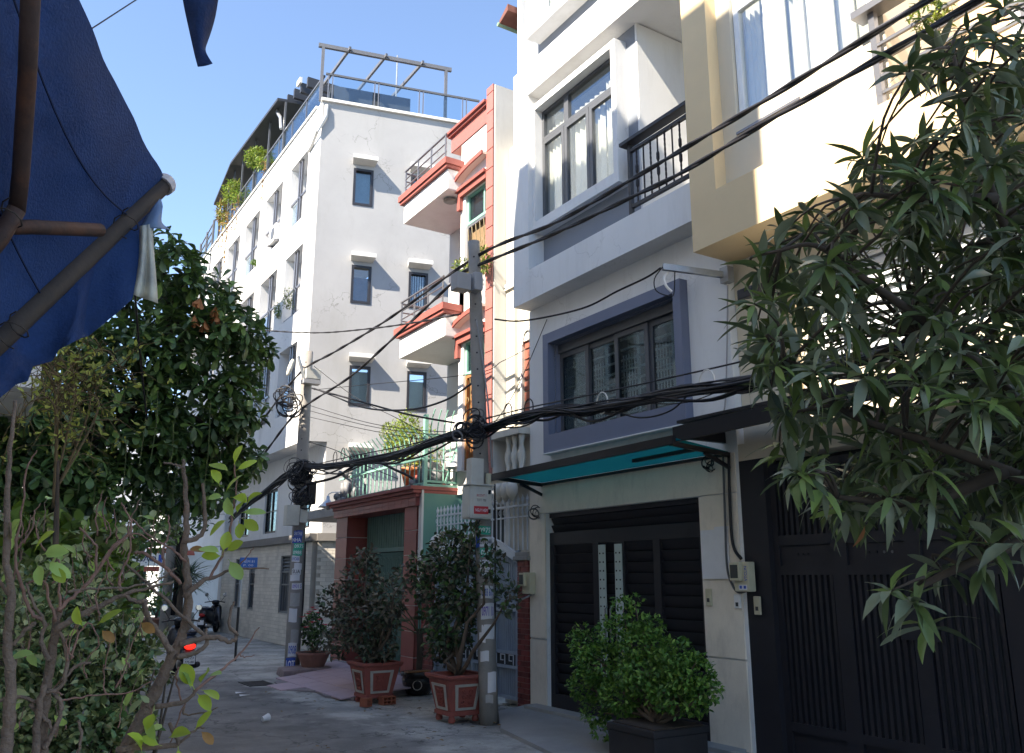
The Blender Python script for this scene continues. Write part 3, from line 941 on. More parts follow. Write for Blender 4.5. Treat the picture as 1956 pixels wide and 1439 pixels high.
lk = ad(1735, 1265, 1); 
MB().hexa([Vector(q) for q in ((gx - .012, 4.35, 1.28), (gx - .002, 4.35, 1.28), (gx - .002, 4.72, 1.28), (gx - .012, 4.72, 1.28), (gx - .012, 4.45, 1.62), (gx - .002, 4.45, 1.62), (gx - .002, 4.62, 1.62), (gx - .012, 4.62, 1.62))]).build('lock_plate', M_BLACKGATE, bg_)
MB().lathe([(.026, 0), (.026, .02), (.018, .024)], (gx - .034, 4.5, 1.32), 12, axis=Vector((1, 0, 0))).build('lock', M_STEEL, bg_)
for k, yk in enumerate((5.78, 5.72, 5.66, 4.98, 4.9, 4.82, 4.74, 4.2, 4.1)):
    MB().lathe([(.013, 0), (.013, .006)], (gx + .022, yk, 2.03), 8, axis=Vector((1, 0, 0))).build('rivet', M_SLATGATE if k < 5 else M_STEEL, bg_)
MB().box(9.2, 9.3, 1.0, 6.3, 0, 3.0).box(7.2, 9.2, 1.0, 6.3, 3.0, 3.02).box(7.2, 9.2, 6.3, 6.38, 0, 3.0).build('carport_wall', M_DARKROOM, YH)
# ================================================================== RED-TRIMMED HOUSE
M_SALMON = mat('salmon_tile', (.34, .125, .108), .45, .07, 3, .03, 60, obj_rand=.07, stain=(.4, .13, .1), stain_amt=.3)
M_SALMONTRIM = mat('salmon_trim_paint', (.29, .085, .07), .6, .08, 3, .05, 40, stain=(.25, .07, .06), stain_amt=.4)
M_OLDWHITE = mat('weathered_white_plaster', (.6, .59, .56), .8, .07, 1.6, .1, 25, stain=(.36, .35, .33), stain_amt=.45, streak=.85)
M_CREAMSOFF = mat('cream_soffit', (.7, .66, .57), .8, .05, 2)
M_MINT = mat('mint_green_paint', (.2, .42, .34), .5, .08, 6)
M_WOOD = mat('varnished_wood', (.3, .13, .05), .5, .2, 7)
M_GOLD = mat('brass_grille', (.22, .16, .07), .5, .2, 10)
M_AMBER = mat('amber_blind', (.2, .13, .07), .8, .1, 6)
RH = thing('red_trimmed_house', 'white house with salmon tiled pilaster and two red edged balconies', 'house', (7.4, 12.6, 0))
BX = 6.8
pyr, pyl = yx(941, 500, BX - .05), yx(928, 500, BX - .05)
ztop = zx(936, 166, BX - .05)
# pilaster of salmon tiles with pale joints
MB().box(BX - .045, BX + .3, pyr + .004, pyl - .004, 3.2, ztop - .01).build('pilaster_core', mat('pale_joint', (.45, .28, .25), .8), RH)
k = 0
z = 3.2
while z < ztop:
    h = min(.36, ztop - z)
    MB().box(BX - .06, BX - .046, pyr, pyl, z + .016, z + h - .002).build('tile', M_SALMON, RH)
    z += .36
MB().box(BX - .03, 9.5, pyr - .02, pyr - .002, 3.3, ztop - .02).box(BX + .28, 9.5, pyr, pyr + .12, 0, ztop - .02).build('side_wall', M_OLDWHITE, RH)
bay_l = yx(879, 500, BX)
rec_x, rec_l = 7.55, 14.4
MB().box(rec_x, rec_x + .15, bay_l, rec_l, 3.3, ztop - .6).build('rear_wall', M_OLDWHITE, RH)
byf0, byf1 = yx(855, 340, 6.5), yx(771, 410, 6.5)
DZ = zx(775, 425, 6.5) - zx(768, 683, 6.5)
def rh_floor(dz, lower):
    z0 = zx(775, 425, 6.5) - dz
    z1 = zx(771, 393, 6.5) - dz
    zt = zx(768, 380, 6.5) - dz
    b = MB().box(6.5, rec_x - .003, byf0, byf1, z0, z1)
    bal = b.build('balcony', M_WHITE, RH, bevel=.02)
    MB().box(6.44, rec_x - .003, byf0 - .05, byf1 + .06, z1 + .002, z1 + .06).box(6.41, rec_x - .003, byf0 - .08, byf1 + .09, z1 + .062, zt).build('balcony_edging', M_SALMONTRIM, bal)
    ln = MB()
    zr = zx(780, 325, 6.5) - dz
    for f in (1.0, .66, .33):
        zz = zt + (zr - zt) * f
        ln.tube([(rec_x, byf1, zz), (6.55, byf1 + .01, zz), (6.49, byf1 - .05, zz), (6.49, byf0 + .05, zz)], .022 if f == 1 else .014, 6)
    for q in (0, .33, .66, 1):
        yk = byf1 - .08 + (byf0 - byf1 + .16) * q
        ln.tube([(6.49, yk, zt), (6.49, yk, zr)], .016, 6)
    ln.build('railing', M_STEEL, bal)
    if not lower:
        MB().lathe([(.1, 0), (.13, -.02), (.13, -.05), (.09, -.07)], (6.75, byf0 + .35, z0), 20).build('ceiling_lamp', mat('grey_lamp_glass', (.2, .2, .18), .3), bal)
    # bay with window below the balcony
    zl = zx(878, 378, BX) - dz          # lintel line
    zb = zl - 2.25
    MB().wall(pyl, bay_l, BX, BX + .2, zb, zl + 1.0, [(pyl + .02, bay_l - .16, zb, zl - .05)]).build('bay_wall', M_WHITE, RH)
    MB().box(BX - .07, BX - .002, pyl, bay_l + .02, zl - .06, zl + .05).box(BX - .11, BX - .002, pyl, bay_l + .05, zl + .052, zl + .11).box(BX - .07, BX - .002, bay_l - .08, bay_l + .03, zl - .3, zl - .062).build('lintel', M_SALMONTRIM, RH)
    ya, yb = pyl + .02, bay_l - .16
    f = sash(MB(), BX + .05, ya, yb, zl - .62, zl - .05, .05, .05).box(BX + .05, BX + .1, ya + .2, ya + .24, zl - .57, zl - .1).build('transom_frame', M_MINT, RH)
    pane(f, BX + .08, ya + .04, yb - .04, zl - .58, zl - .09, M_GLASSD)
    f2 = sash(MB(), BX + .05, ya, yb, zb, zl - .63, .05, .05).build('window_frame', M_WOOD if lower else M_STEEL, RH)
    MB().box(BX + .13, BX + .14, ya, yb, zb, zl - .63).build('blind', M_WOOD if lower else M_AMBER, f2)
    g = MB()
    for q in range(6):
        yk = ya + .06 + (yb - ya - .12) * q / 5
        g.tube([(BX + .04, yk, zb), (BX + .04, yk, zl - .85), (BX + .04, yk + .02, zl - .7)], .007, 5)
        if q < 5:
            for zq in (.35, .75, 1.15):
                c = Vector((BX + .035, yk + (yb - ya) / 10, zb + zq))
                g.tube([c + Vector((0, .045 * math.cos(a) * (1 - a / 9), .09 * math.sin(a) * (1 - a / 9))) for a in [i * .7 for i in range(10)]], .006, 4)
    g.build('grille', M_GOLD, f2)
    # half-barrel arch over the lintel
    pts = []
    AX = BX - .13
    za, zc = zx(873, 352, AX) - dz, zx(926, 290, AX) - dz
    yA, yC = yx(868, 350, AX), pyl - .01
    for i in range(13):
        a = math.pi / 2 * i / 12
        pts.append((yA - (yA - yC) * (1 - math.cos(a)), za + (zc - za) * math.sin(a)))
    arch = MB(); rim = MB()
    for (ya_, z_a), (yb_, z_b) in zip(pts[:-1], pts[1:]):
        arch.hexa([Vector(q) for q in ((AX, ya_, z_a), (AX, yb_, z_b), (BX, yb_, z_b), (BX, ya_, z_a), (AX, ya_, z_a + .05), (AX, yb_, z_b + .05), (BX, yb_, z_b + .05), (BX, ya_, z_a + .05))])
        rim.hexa([Vector(q) for q in ((AX - .03, ya_, z_a - .01), (AX - .03, yb_, z_b - .01), (AX - .002, yb_, z_b - .01), (AX - .002, ya_, z_a - .01), (AX - .03, ya_, z_a + .07), (AX - .03, yb_, z_b + .07), (AX - .002, yb_, z_b + .07), (AX - .002, ya_, z_a + .07))])
    a_ = arch.build('arch', M_CREAMSOFF, RH); rim.build('arch_rim', M_SALMONTRIM, a_)
rh_floor(0, False)
rh_floor(DZ, True)
MB().box(BX, BX + .2, pyl, bay_l, zx(878, 378, BX) + 1.0, ztop - .5).build('bay_wall', M_WHITE, RH)
# top parapet beam with soffit
PX = BX - .02
ca, cb = yx(862, 280, PX), pyl
zp0, zp1 = zx(865, 290, PX), zx(860, 258, PX)
MB().box(PX, 7.5, cb, ca, zp0, zp1 - .1).build('parapet_beam', M_SALMON, RH)
MB().box(PX - .05, 7.5, cb, ca + .05, zp1 - .098, zp1 - .05).box(PX - .09, 7.5, cb, ca + .1, zp1 - .048, zp1).build('cornice', M_SALMONTRIM, RH)
MB().box(PX + .02, 7.5, cb + .02, ca - .02, zp0 - .012, zp0 - .002).build('soffit', M_CREAMSOFF, RH)
MB().box(rec_x - .03, rec_x - .002, 13.2, 13.9, 6.7, 8.2).build('balcony_door', mat('dark_blue_door', (.05, .06, .12), .5), RH)

# ================================================================== ORNATE BEIGE HOUSE (slot between the two)
M_STUCCO = mat('aged_cream_stucco', (.6, .57, .5), .8, .08, 2, .1, 30, stain=(.33, .3, .26), stain_amt=.6, streak=.8)
M_TERRA = mat('terracotta_screen', (.3, .1, .07), .7, .2, 12)
BH = thing('ornate_beige_house', 'narrow aged cream house with arched terracotta window and baluster balcony', 'house', (7.2, 10.8, 0))
bx = 7.06
MB().wall(10.47, pyr - .03, bx, bx + .2, 0, 9, [(10.62, 10.9, 4.3, 5.45)]).build('wall', M_STUCCO, BH)
b = MB()
for i in range(9):
    a = math.pi * i / 8
    b.tube([(bx - .012, 10.76 + .15 * math.cos(a), 5.4 + .22 * math.sin(a)), (bx - .012, 10.76 + .15 * math.cos(a + .4), 5.4 + .22 * math.sin(a + .4))], .02, 5)
b.box(bx - .03, bx - .002, 10.9, 10.93, 4.3, 5.4).box(bx - .03, bx - .002, 10.59, 10.62, 4.3, 5.4)
wn = b.build('arched_window', M_WHITE, BH)
for k in range(7):
    MB().box(bx + .03, bx + .05, 10.62, 10.9, 4.32 + .17 * k, 4.46 + .17 * k).build('terracotta_panel', M_TERRA, wn)
MB().box(bx - .06, bx - .002, 11.05, pyr - .03, 3.2, 8.5).box(bx - .1, bx - .002, 11.0, pyr - .025, 6.4, 6.5).build('corner_column', M_STUCCO, BH)
bl = MB().box(bx - .35, bx - .002, 10.48, pyr - .03, 3.9, 4.0).build('balustrade', M_STUCCO, BH)
MB().box(bx - .35, bx - .002, 10.48, pyr - .03, 3.15, 3.27).box(bx - .4, bx - .002, 10.48, pyr - .02, 3.27, 3.33).build('ledge', M_STUCCO, bl)
for yk in (10.56, 10.74, 10.92):
    MB().lathe([(.05, 0), (.05, .05), (.03, .08), (.065, .22), (.06, .3), (.028, .42), (.05, .52), (.05, .57)], (bx - .25, yk, 3.33), 12).build('baluster', M_STUCCO, bl, smooth=True)
    MB().lathe([(.02, 0), (.08, .1), (.09, .2), (.05, .28)], (bx - .42, yk, 2.9), 10).build('scroll_bracket', M_STUCCO, bl, smooth=True)

# ================================================================== GREY-BLUE GATE with brick piers
M_BLUEGREY = mat('chalky_blue_grey_paint', (.3, .36, .43), .6, .08, 4, .05, 60, stain=(.2, .19, .19), stain_amt=.4, streak=.6)
M_WHITEGATE = mat('off_white_gate_paint', (.58, .62, .66), .5, .06, 5, stain=(.35, .3, .26), stain_amt=.35)
M_BRICK = mat('glazed_red_brick', (.2, .04, .035), .45, .15, 9, .08, 40, obj_rand=.3)
M_MORTAR = mat('brick_mortar', (.3, .17, .15), .9, .15, 9)
GG = thing('spiked_gate', 'chalky blue grey sheet gate with arched head and row of white spikes', 'gate', (6.9, 12, 0))
gx = 6.9
ya, yb = 10.78, 13.42
b = MB().box(gx + .02, gx + .03, ya, yb, .12, 2.2)
for k in range(44):
    yk = ya + (yb - ya) * (k + .5) / 44
    b.box(gx + .008, gx + .02, yk - .012, yk + .012, .12, 2.2)
b.build('corrugated_sheet', M_BLUEGREY, GG)
fr = MB()
for yk in (ya, ya + .62, ya + 1.3, ya + 1.98, yb - .05):
    fr.box(gx - .03, gx + .005, yk, yk + .05, .1, 2.2)
for zk in (.1, .52, .72, 1.32, 1.42):
    fr.box(gx - .028, gx + .004, ya, yb, zk, zk + .045)
fr.build('frame', M_BLUEGREY, GG)
MB().box(gx - .012, gx + .006, ya, yb, .565, .72).build('fret_backing', M_DARKROOM, GG)
for k in range(11):
    y = ya + .12 + k * .236
    MB().box(gx - .024, gx - .013, y, y + .014, .57, .715).box(gx - .024, gx - .013, y + .014, y + .13, .7, .714).box(gx - .024, gx - .013, y + .116, y + .13, .62, .7).box(gx - .024, gx - .013, y + .05, y + .116, .62, .634).build('fret', M_WHITEGATE, GG)
ar = MB()
for i in range(14):
    t0, t1 = i / 14, (i + 1) / 14
    f = lambda t: (ya + (yb - ya) * t, 2.02 + .34 * math.sin(math.pi * t))
    (p0, q0), (p1, q1) = f(t0), f(t1)
    ar.hexa([Vector(q) for q in ((gx - .05, p0, q0), (gx - .01, p0, q0), (gx - .01, p1, q1), (gx - .05, p1, q1), (gx - .05, p0, q0 + .14), (gx - .01, p0, q0 + .14), (gx - .01, p1, q1 + .14), (gx - .05, p1, q1 + .14))])
ar.build('arch_band', M_WHITEGATE, GG)
fr = MB().box(gx - .02, gx + .02, 10.5, 13.43, 2.84, 2.87).box(gx - .02, gx + .02, 10.5, 13.43, 2.68, 2.7)
fr.build('top_rail', M_WHITEGATE, GG)
prot = None
for k in range(24):
    yk = 10.55 + k * .125
    if prot is None:
        c = Vector((gx, yk, 0))
        m_ = MB().box(gx - .009, gx + .009, yk - .009, yk + .009, 2.2, 2.9)
        m_.lathe([(.009, 0), (.024, .035), (.003, .12)], (gx, yk, 2.9), 6)
        for s in (-1, 1):
            m_.tube([c + Vector((0, s * (.01 + .03 * math.sin(a)), 2.9 + .03 * a)) for a in (0, .8, 1.6, 2.4)], .006, 4)
            m_.tube([c + Vector((-.014, s * .02 * math.cos(a) + .01, 2.77 + .035 * math.sin(a))) for a in [i * .8 for i in range(8)]], .005, 4)
        prot = m_.build('spiked_bar', M_WHITEGATE, GG)
    else:
        part_copy(prot, (0, (k) * .125, 0), GG)
def brick_pier(y0, y1, z1, x0, label, loc):
    t = thing('brick_pier', label, 'pier', loc)
    MB().box(x0 + .008, x0 + .3, y0 + .008, y1 - .008, 0, z1).build('core', M_MORTAR, t)
    bw = .2
    rows = int(z1 / .073)
    proto = {}
    for r in range(rows):
        z = r * .073 + .004
        y = y0 - (bw / 2 if r % 2 else 0)
        while y < y1 - .01:
            a, c = max(y, y0), min(y + bw - .01, y1)
            if c - a > .03:
                key = (round(a, 3), round(c, 3))
                if key not in proto:
                    proto[key] = (MB().box(x0, x0 + .05, a, c, z, z + .062).build('brick', M_BRICK, t), z)
                else:
                    part_copy(proto[key][0], (random.uniform(-.002, .002), 0, z - proto[key][1]), t)
            y += bw
        # the return that faces up the lane
        key = ('r', r % 2)
        if key not in proto:
            a = x0 + (.06 if r % 2 else 0.052)
            proto[key] = (MB().box(a, a + .19, y0 - .004, y0 + .05, z, z + .062).build('brick', M_BRICK, t), z)
        else:
            part_copy(proto[key][0], (0, 0, z - proto[key][1]), t)
    MB().box(x0 - .05, x0 + .32, y0 - .05, y1 + .05, z1, z1 + .06).box(x0 - .03, x0 + .3, y0 - .03, y1 + .03, z1 + .06, z1 + .12).build('cap', M_CONC, t, bevel=.01)
    return t
brick_pier(10.48, 10.76, 2.05, 6.86, 'glazed red brick pier between spiked gate and white house', (6.9, 10.6, 0))
tl = brick_pier(13.44, 13.9, 2.05, 6.86, 'glazed red brick pier behind the dark palm pot', (6.9, 13.7, 0))
gl = thing('globe_lamp', 'white globe lamp on the brick pier behind the bushes', 'lamp', (6.98, 13.55, 2.17))
MB().lathe([(.05, 0), (.05, .05), (.09, .07), (.14, .16), (.15, .23), (.12, .32), (.05, .37), (.005, .38)], (6.98, 13.55, 2.17), 16).build('globe', mat('opal_glass', (.6, .6, .58), .3), gl, smooth=True)

# ================================================================== RED GATEHOUSE
M_REDTILE = mat('dark_red_tile', (.28, .072, .058), .4, .1, 5, .04, 60, obj_rand=.14, stain=(.1, .04, .035), stain_amt=.35)
M_REDCORNICE = mat('dark_red_cornice', (.28, .07, .06), .55, .1, 4, .05, 40)
M_GREENGATE = mat('dull_green_enamel', (.12, .22, .19), .5, .1, 6, stain=(.09, .1, .08), stain_amt=.4)
M_GREENWALL = mat('sea_green_wall_paint', (.1, .24, .2), .75, .1, 1.5, .1, 30, stain=(.2, .3, .26), stain_amt=.5)
GH = thing('red_gatehouse', 'red tiled gateway with heavy cornice and green folding gate', 'gateway', (6.9, 16, 0))
hx = 6.8
yl1, yl0 = yx(643, 1000, hx), yx(664, 1000, hx)
yr1, yr0 = yx(773, 980, hx), yx(797, 980, hx)
zb0 = zx(796, 967, hx); zb1 = zx(795, 930, hx)
dep = .8
MB().box(hx + .012, hx + dep, yl0 + .012, yl1, 0, zb0).box(hx + .012, hx + dep, yr0 + .012, yr1, 0, zb0).build('pillar_core', mat('white_joint', (.55, .5, .48), .8), GH)
for y0, y1 in ((yl0, yl1), (yr0, yr1)):
    z = .0
    while z < zb0 - .02:
        h = min(.44, zb0 - z)
        MB().box(hx, hx + .011, y0, y1, z + .012, z + h - .004).build('tile', M_REDTILE, GH)
        for a in (0, .4):
            MB().box(hx + a + (.0 if a else .0), hx + a + .396, y0, y0 + .011, z + .012, z + h - .004).build('tile', M_REDTILE, GH)
        z += .44
bm_ = MB().box(hx - .05, hx + dep, yr0 - .05, yl1 + .05, zb0 + .003, zb1 - .2)
bm_.build('beam', M_REDCORNICE, GH)
yk = yr0 - .05
while yk < yl1 + .0:
    for r in range(2):
        hh = (zb1 - .2 - zb0) / 2
        MB().box(hx - .06, hx - .051, yk + .004, min(yk + .3, yl1 + .05) - .004, zb0 + .005 + r * hh, zb0 + (r + 1) * hh - .004).build('tile', M_REDTILE, GH)
    yk += .3
MB().box(hx - .08, hx + dep, yr0 - .08, yl1 + .08, zb1 - .198, zb1 - .13).box(hx - .14, hx + dep, yr0 - .12, yl1 + .14, zb1 - .128, zb1 - .07).box(hx - .2, hx + dep, yr0 - .14, yl1 + .2, zb1 - .068, zb1).build('cornice', M_REDCORNICE, GH, bevel=.008)
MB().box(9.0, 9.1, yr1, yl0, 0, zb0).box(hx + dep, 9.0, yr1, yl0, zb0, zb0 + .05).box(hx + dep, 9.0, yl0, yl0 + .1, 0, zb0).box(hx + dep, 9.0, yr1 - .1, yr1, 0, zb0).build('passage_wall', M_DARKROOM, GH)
fg = thing('folding_gate', 'dull green concertina gate closed inside the red gateway', 'gate', (hx + .45, 16, 0))
fx = hx + .45
n = 30
pr = None
for k in range(n):
    y = yr1 + .02 + (yl0 - yr1 - .04) * (k + .5) / n
    if pr is None:
        w_ = (yl0 - yr1) / n * .36
        pr = MB().hexa([Vector(q) for q in ((fx - .02, y - w_, .06), (fx + .02, y, .06), (fx + .03, y, .06), (fx - .01, y - w_, .06), (fx - .02, y - w_, 2.3), (fx + .02, y, 2.3), (fx + .03, y, 2.3), (fx - .01, y - w_, 2.3))])
        pr.hexa([Vector(q) for q in ((fx + .02, y, .06), (fx - .02, y + w_, .06), (fx - .01, y + w_, .06), (fx + .03, y, .06), (fx + .02, y, 2.3), (fx - .02, y + w_, 2.3), (fx - .01, y + w_, 2.3), (fx + .03, y, 2.3))])
        pr = pr.build('slat', M_GREENGATE, fg); y0_ = y
    else:
        part_copy(pr, (0, y - y0_, 0), fg)
b = MB()
for r in range(7):
    for k in range(n - 1):
        y = yr1 + .02 + (yl0 - yr1 - .04) * (k + .5) / n
        d = (yl0 - yr1 - .04) / n
        za = .35 + r * .3
        b.beam((fx - .03, y, za + (.07 if k % 2 else 0)), (fx - .03, y + d, za + (0 if k % 2 else .07)), .012, .006, (1, 0, 0))
b.build('lattice', M_GREENGATE, fg)
MB().box(fx - .03, fx + .05, yr1, yl0, 2.32, 2.4).build('head_rail', M_GREENGATE, fg)
b = MB().box(fx + .01, fx + .02, yr1, yl0, 2.4, zb0)
for k in range(24):
    y = yr1 + (yl0 - yr1) * (k + .5) / 24
    b.box(fx - .005, fx + .01, y - .025, y + .025, 2.4, zb0)
b.build('transom_panel', M_GREENGATE, fg)
MB().box(fx - .04, fx - .02, yr1 + .55, yr1 + .72, .06, 2.3).build('lock_stile', mat('dark_stile', (.06, .08, .075), .5), fg)
# terrace: green flank wall, slab, railings
TR = thing('terrace', 'sea green terrace wall with mint railings above the gateway', 'terrace', (7.5, 15, 0))
MB().box(hx + .06, 8.2, 13.92, 14.02, 0, 3.42).build('flank_wall', M_GREENWALL, TR)
MB().box(hx + .1, 9.5, 14.03, 21, zb1 - .25, zb1 - .05).build('floor_slab', M_CONC, TR)
MB().box(hx + .04, 8.2, 13.9, 14.03, 3.425, 3.47).build('coping', M_MINT, TR)
MB().box(hx + .02, hx + .06, 13.9, 14.02, 1.5, 3.42).build('broken_plaster_edge', M_OLDWHITE, TR)
rl = MB().box(hx + .05, hx + .09, yr0, yl1 + .1, zb1 + .04, zb1 + .07).box(hx + .05, hx + .09, yr0, yl1 + .1, zb1 + .5, zb1 + .54).build('front_railing', M_MINT, TR)
pr = None
for k in range(19):
    y = yr0 + .1 + k * .205
    if pr is None:
        pr = MB().tube([(hx + .07, y, zb1), (hx + .07, y, zb1 + .75), (hx + .03, y, zb1 + .95), (hx - .12, y, zb1 + 1.12)], .011, 6).build('bar', M_MINT, rl); y0_ = y
    else:
        part_copy(pr, (0, y - y0_, 0), rl)
r2 = MB().box(hx + .05, 8.2, 13.93, 13.97, 3.5, 3.54).box(hx + .05, 8.2, 13.93, 13.97, 4.35, 4.4).build('side_railing', M_MINT, TR)
MB().box(hx + .05, hx + .12, 13.9, 13.98, 3.47, 4.75).build('post', M_MINT, r2)
MB().beam((hx + .5, 13.95, 3.5), (hx + .95, 13.95, 4.7), .05, .03).build('brace', M_MINT, r2)
pr = None
for k in range(9):
    x = hx + .2 + k * .135
    if pr is None:
        pr = MB().tube([(x, 13.95, 3.5), (x, 13.95, 4.5), (x, 13.9, 4.7), (x, 13.8, 4.85)], .012, 6).build('bar', M_MINT, r2); x0_ = x
    else:
        part_copy(pr, (x - x0_, 0, 0), r2)
for k in range(3):
    MB().box(hx + .12, 8.2, 13.945, 13.955, 3.72 + k * .2, 3.735 + k * .2).build('rail', M_MINT, r2)
MB().box(7.3, 8.4, 15.1, 15.3, zb1 - .05, zb1 + .35).box(7.9, 8.4, 14.4, 14.9, zb1 + .2, zb1 + 1.0).build('red_planter_wall', M_SALMONTRIM, TR)

# stone lions on the cornice
M_STONE = mat('grey_carved_stone', (.2, .2, .21), .8, .2, 14, .3, 60)
def blob(b, c, r, n=10):
    c = Vector(c)
    prof = [(max(.001, math.sin(math.pi * i / 8)), -math.cos(math.pi * i / 8)) for i in range(9)]
    vs, fs = [], []
    for q, z in prof:
        for j in range(n):
            a = 6.283 * j / n
            vs.append(c + Vector((r[0] * q * math.cos(a), r[1] * q * math.sin(a), r[2] * z)))
    for i in range(8):
        for j in range(n):
            fs.append((i * n + j, i * n + (j + 1) % n, (i + 1) * n + (j + 1) % n, (i + 1) * n + j))
    b.add(vs, fs)
def lion(loc, label, s):
    t = thing('stone_lion', label, 'statue', loc)
    x, y, z = loc
    b = MB()
    blob(b, (x + .1 * s, y, z + .2 * s), (.15 * s, .11 * s, .2 * s))
    blob(b, (x - .01 * s, y, z + .3 * s), (.11 * s, .1 * s, .16 * s))
    blob(b, (x - .06 * s, y, z + .48 * s), (.1 * s, .1 * s, .11 * s))
    blob(b, (x - .16 * s, y, z + .46 * s), (.06 * s, .06 * s, .05 * s))
    for k in range(10):
        a = k * .628
        blob(b, (x - .02 * s, y + .1 * s * math.cos(a), z + .48 * s + .1 * s * math.sin(a)), (.05 * s, .035 * s, .035 * s), 6)
    for e in (-1, 1):
        b.tube([(x - .08 * s, y + e * .07 * s, z + .3 * s), (x - .1 * s, y + e * .075 * s, z + .12 * s), (x - .1 * s, y + e * .075 * s, z + .02 * s)], [.05 * s, .04 * s, .04 * s], 8)
        blob(b, (x - .13 * s, y + e * .075 * s, z + .03 * s), (.06 * s, .045 * s, .03 * s), 8)
        blob(b, (x + .1 * s, y + e * .1 * s, z + .12 * s), (.12 * s, .05 * s, .12 * s), 8)
        blob(b, (x - .05 * s, y + e * .07 * s, z + .58 * s), (.02 * s, .03 * s, .03 * s), 6)
    b.tube([(x + .22 * s, y, z + .1 * s), (x + .3 * s, y, z + .25 * s), (x + .26 * s, y, z + .4 * s)], [.03 * s, .03 * s, .04 * s], 6)
    b.build('body', M_STONE, t, smooth=True)
    MB().box(x - .2 * s, x + .26 * s, y - .13 * s, y + .13 * s, z - .002, z + .025).build('plinth', M_STONE, t)
    MB().lathe([(.02, 0), (.07, .03), (.085, .08), (.07, .13), (.02, .16)], (x - .17 * s, y + .12 * s, z + .02), 10).build('ball', M_STONE, t, smooth=True)
P = ax(664, 953, hx + .1); lion((hx + .1, P.y - .1, zb1 + .002), 'grey stone lion seated at the left end of red cornice', 1.3)
lion((hx + .3, yr0 + .22, zb1 + .002), 'grey stone lion behind the mint post at terrace corner', 1.25)
# arm lamps
M_ALLOY = mat('dull_aluminium', (.45, .46, .48), .35, .05, 8, metal=.7)
def arm_lamp(P, label, arm):
    t = thing('shade_lamp', label, 'lamp', P)
    MB().lathe([(.03, .24), (.045, .15), (.07, .12), (.21, 0), (.215, -.018), (.2, -.012), (.06, .085), (.025, .11)], P, 18).build('lamp_shade', M_ALLOY, t, smooth=True)
    MB().lathe([(.03, .03), (.055, -.02), (.05, -.06), (.005, -.085)], P, 12).build('bulb', mat('opal_glass', (.6, .6, .58), .3), t, smooth=True)
    MB().tube([Vector(P) + Vector((0, 0, .2)), Vector(P) + Vector((0, 0, .27)), Vector(P) + Vector(arm) * .3 + Vector((0, 0, .3)), Vector(P) + Vector(arm) + Vector((0, 0, .26))], .012, 6).build('arm', M_ALLOY, t)
P = ax(626, 968, hx - .1); arm_lamp(P, 'aluminium shade lamp on an arm left of red cornice', (.0, -.75, 0))
P = ay(872, 893, 13.75); arm_lamp(P, 'aluminium shade lamp on an arm before mint side railing', (.1, .3, 0))

# ================================================================== FAR WHITE BUILDING
M_FARWHITE = mat('white_render', (.66, .66, .66), .8, .06, .8, .12, 14, stain=(.4, .4, .38), stain_amt=.45, streak=.8, crack=.6)
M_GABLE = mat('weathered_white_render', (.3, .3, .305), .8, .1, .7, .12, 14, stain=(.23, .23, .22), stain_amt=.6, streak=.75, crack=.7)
M_BLACKFRAME = mat('black_window_frame', (.02, .02, .025), .4)
M_BRICKTILE = mat('cream_brick_tile', (.56, .52, .46), .7, .08, 1.2, .1, 40, island=.1, stain=(.27, .25, .22), stain_amt=.55, streak=.5)
FB = thing('white_apartment_building', 'five storey white corner building with roof pergola and hanging plants', 'building', (8.5, 26, 0))
P0 = Vector((7.84, 21.85, 0)); DG = Vector((.9713, -.2377, 0)); NG = Vector((.2377, .9713, 0))
TG = frame_xyz(P0, NG, DG)
def gs(u, v):
    d = ray(u, v)
    q = EYE + d * ((P0 - EYE).dot(NG) / d.dot(NG))
    return (q - P0).dot(DG), q.z
FX = 7.24
zroof = gs(607, 192)[1]
s_out = -.617
wins = []
for (u0, v0, u1, v1) in ((676, 321, 711, 396), (672, 506, 707, 582), (668, 698, 705, 777), (667, 868, 700, 960)):
    a, zt = gs(u0, v0); c, zb = gs(u1, v1)
    wins.append((a, c, zb, zt))
for (u0, v0, u1, v1) in ((785, 336, 820, 410), (781, 519, 816, 592), (778, 709, 813, 787)):
    a, zt = gs(u0, v0); c, zb = gs(u1, v1)
    wins.append((a, c, zb, zt))
MB(TG).wall(s_out + .002, 7.5, 0, .25, 5.38, zroof, wins).wall(.0, 7.5, .002, .25, 2.95, 5.38, wins).build('gable_wall', M_GABLE, FB)
M_GLASSBLUE = glass('pale_blue_glass', (.84, .9, .92), .92)
M_ROOMGREEN = mat('pale_green_room', (.35, .42, .4), .9, .1, 2)
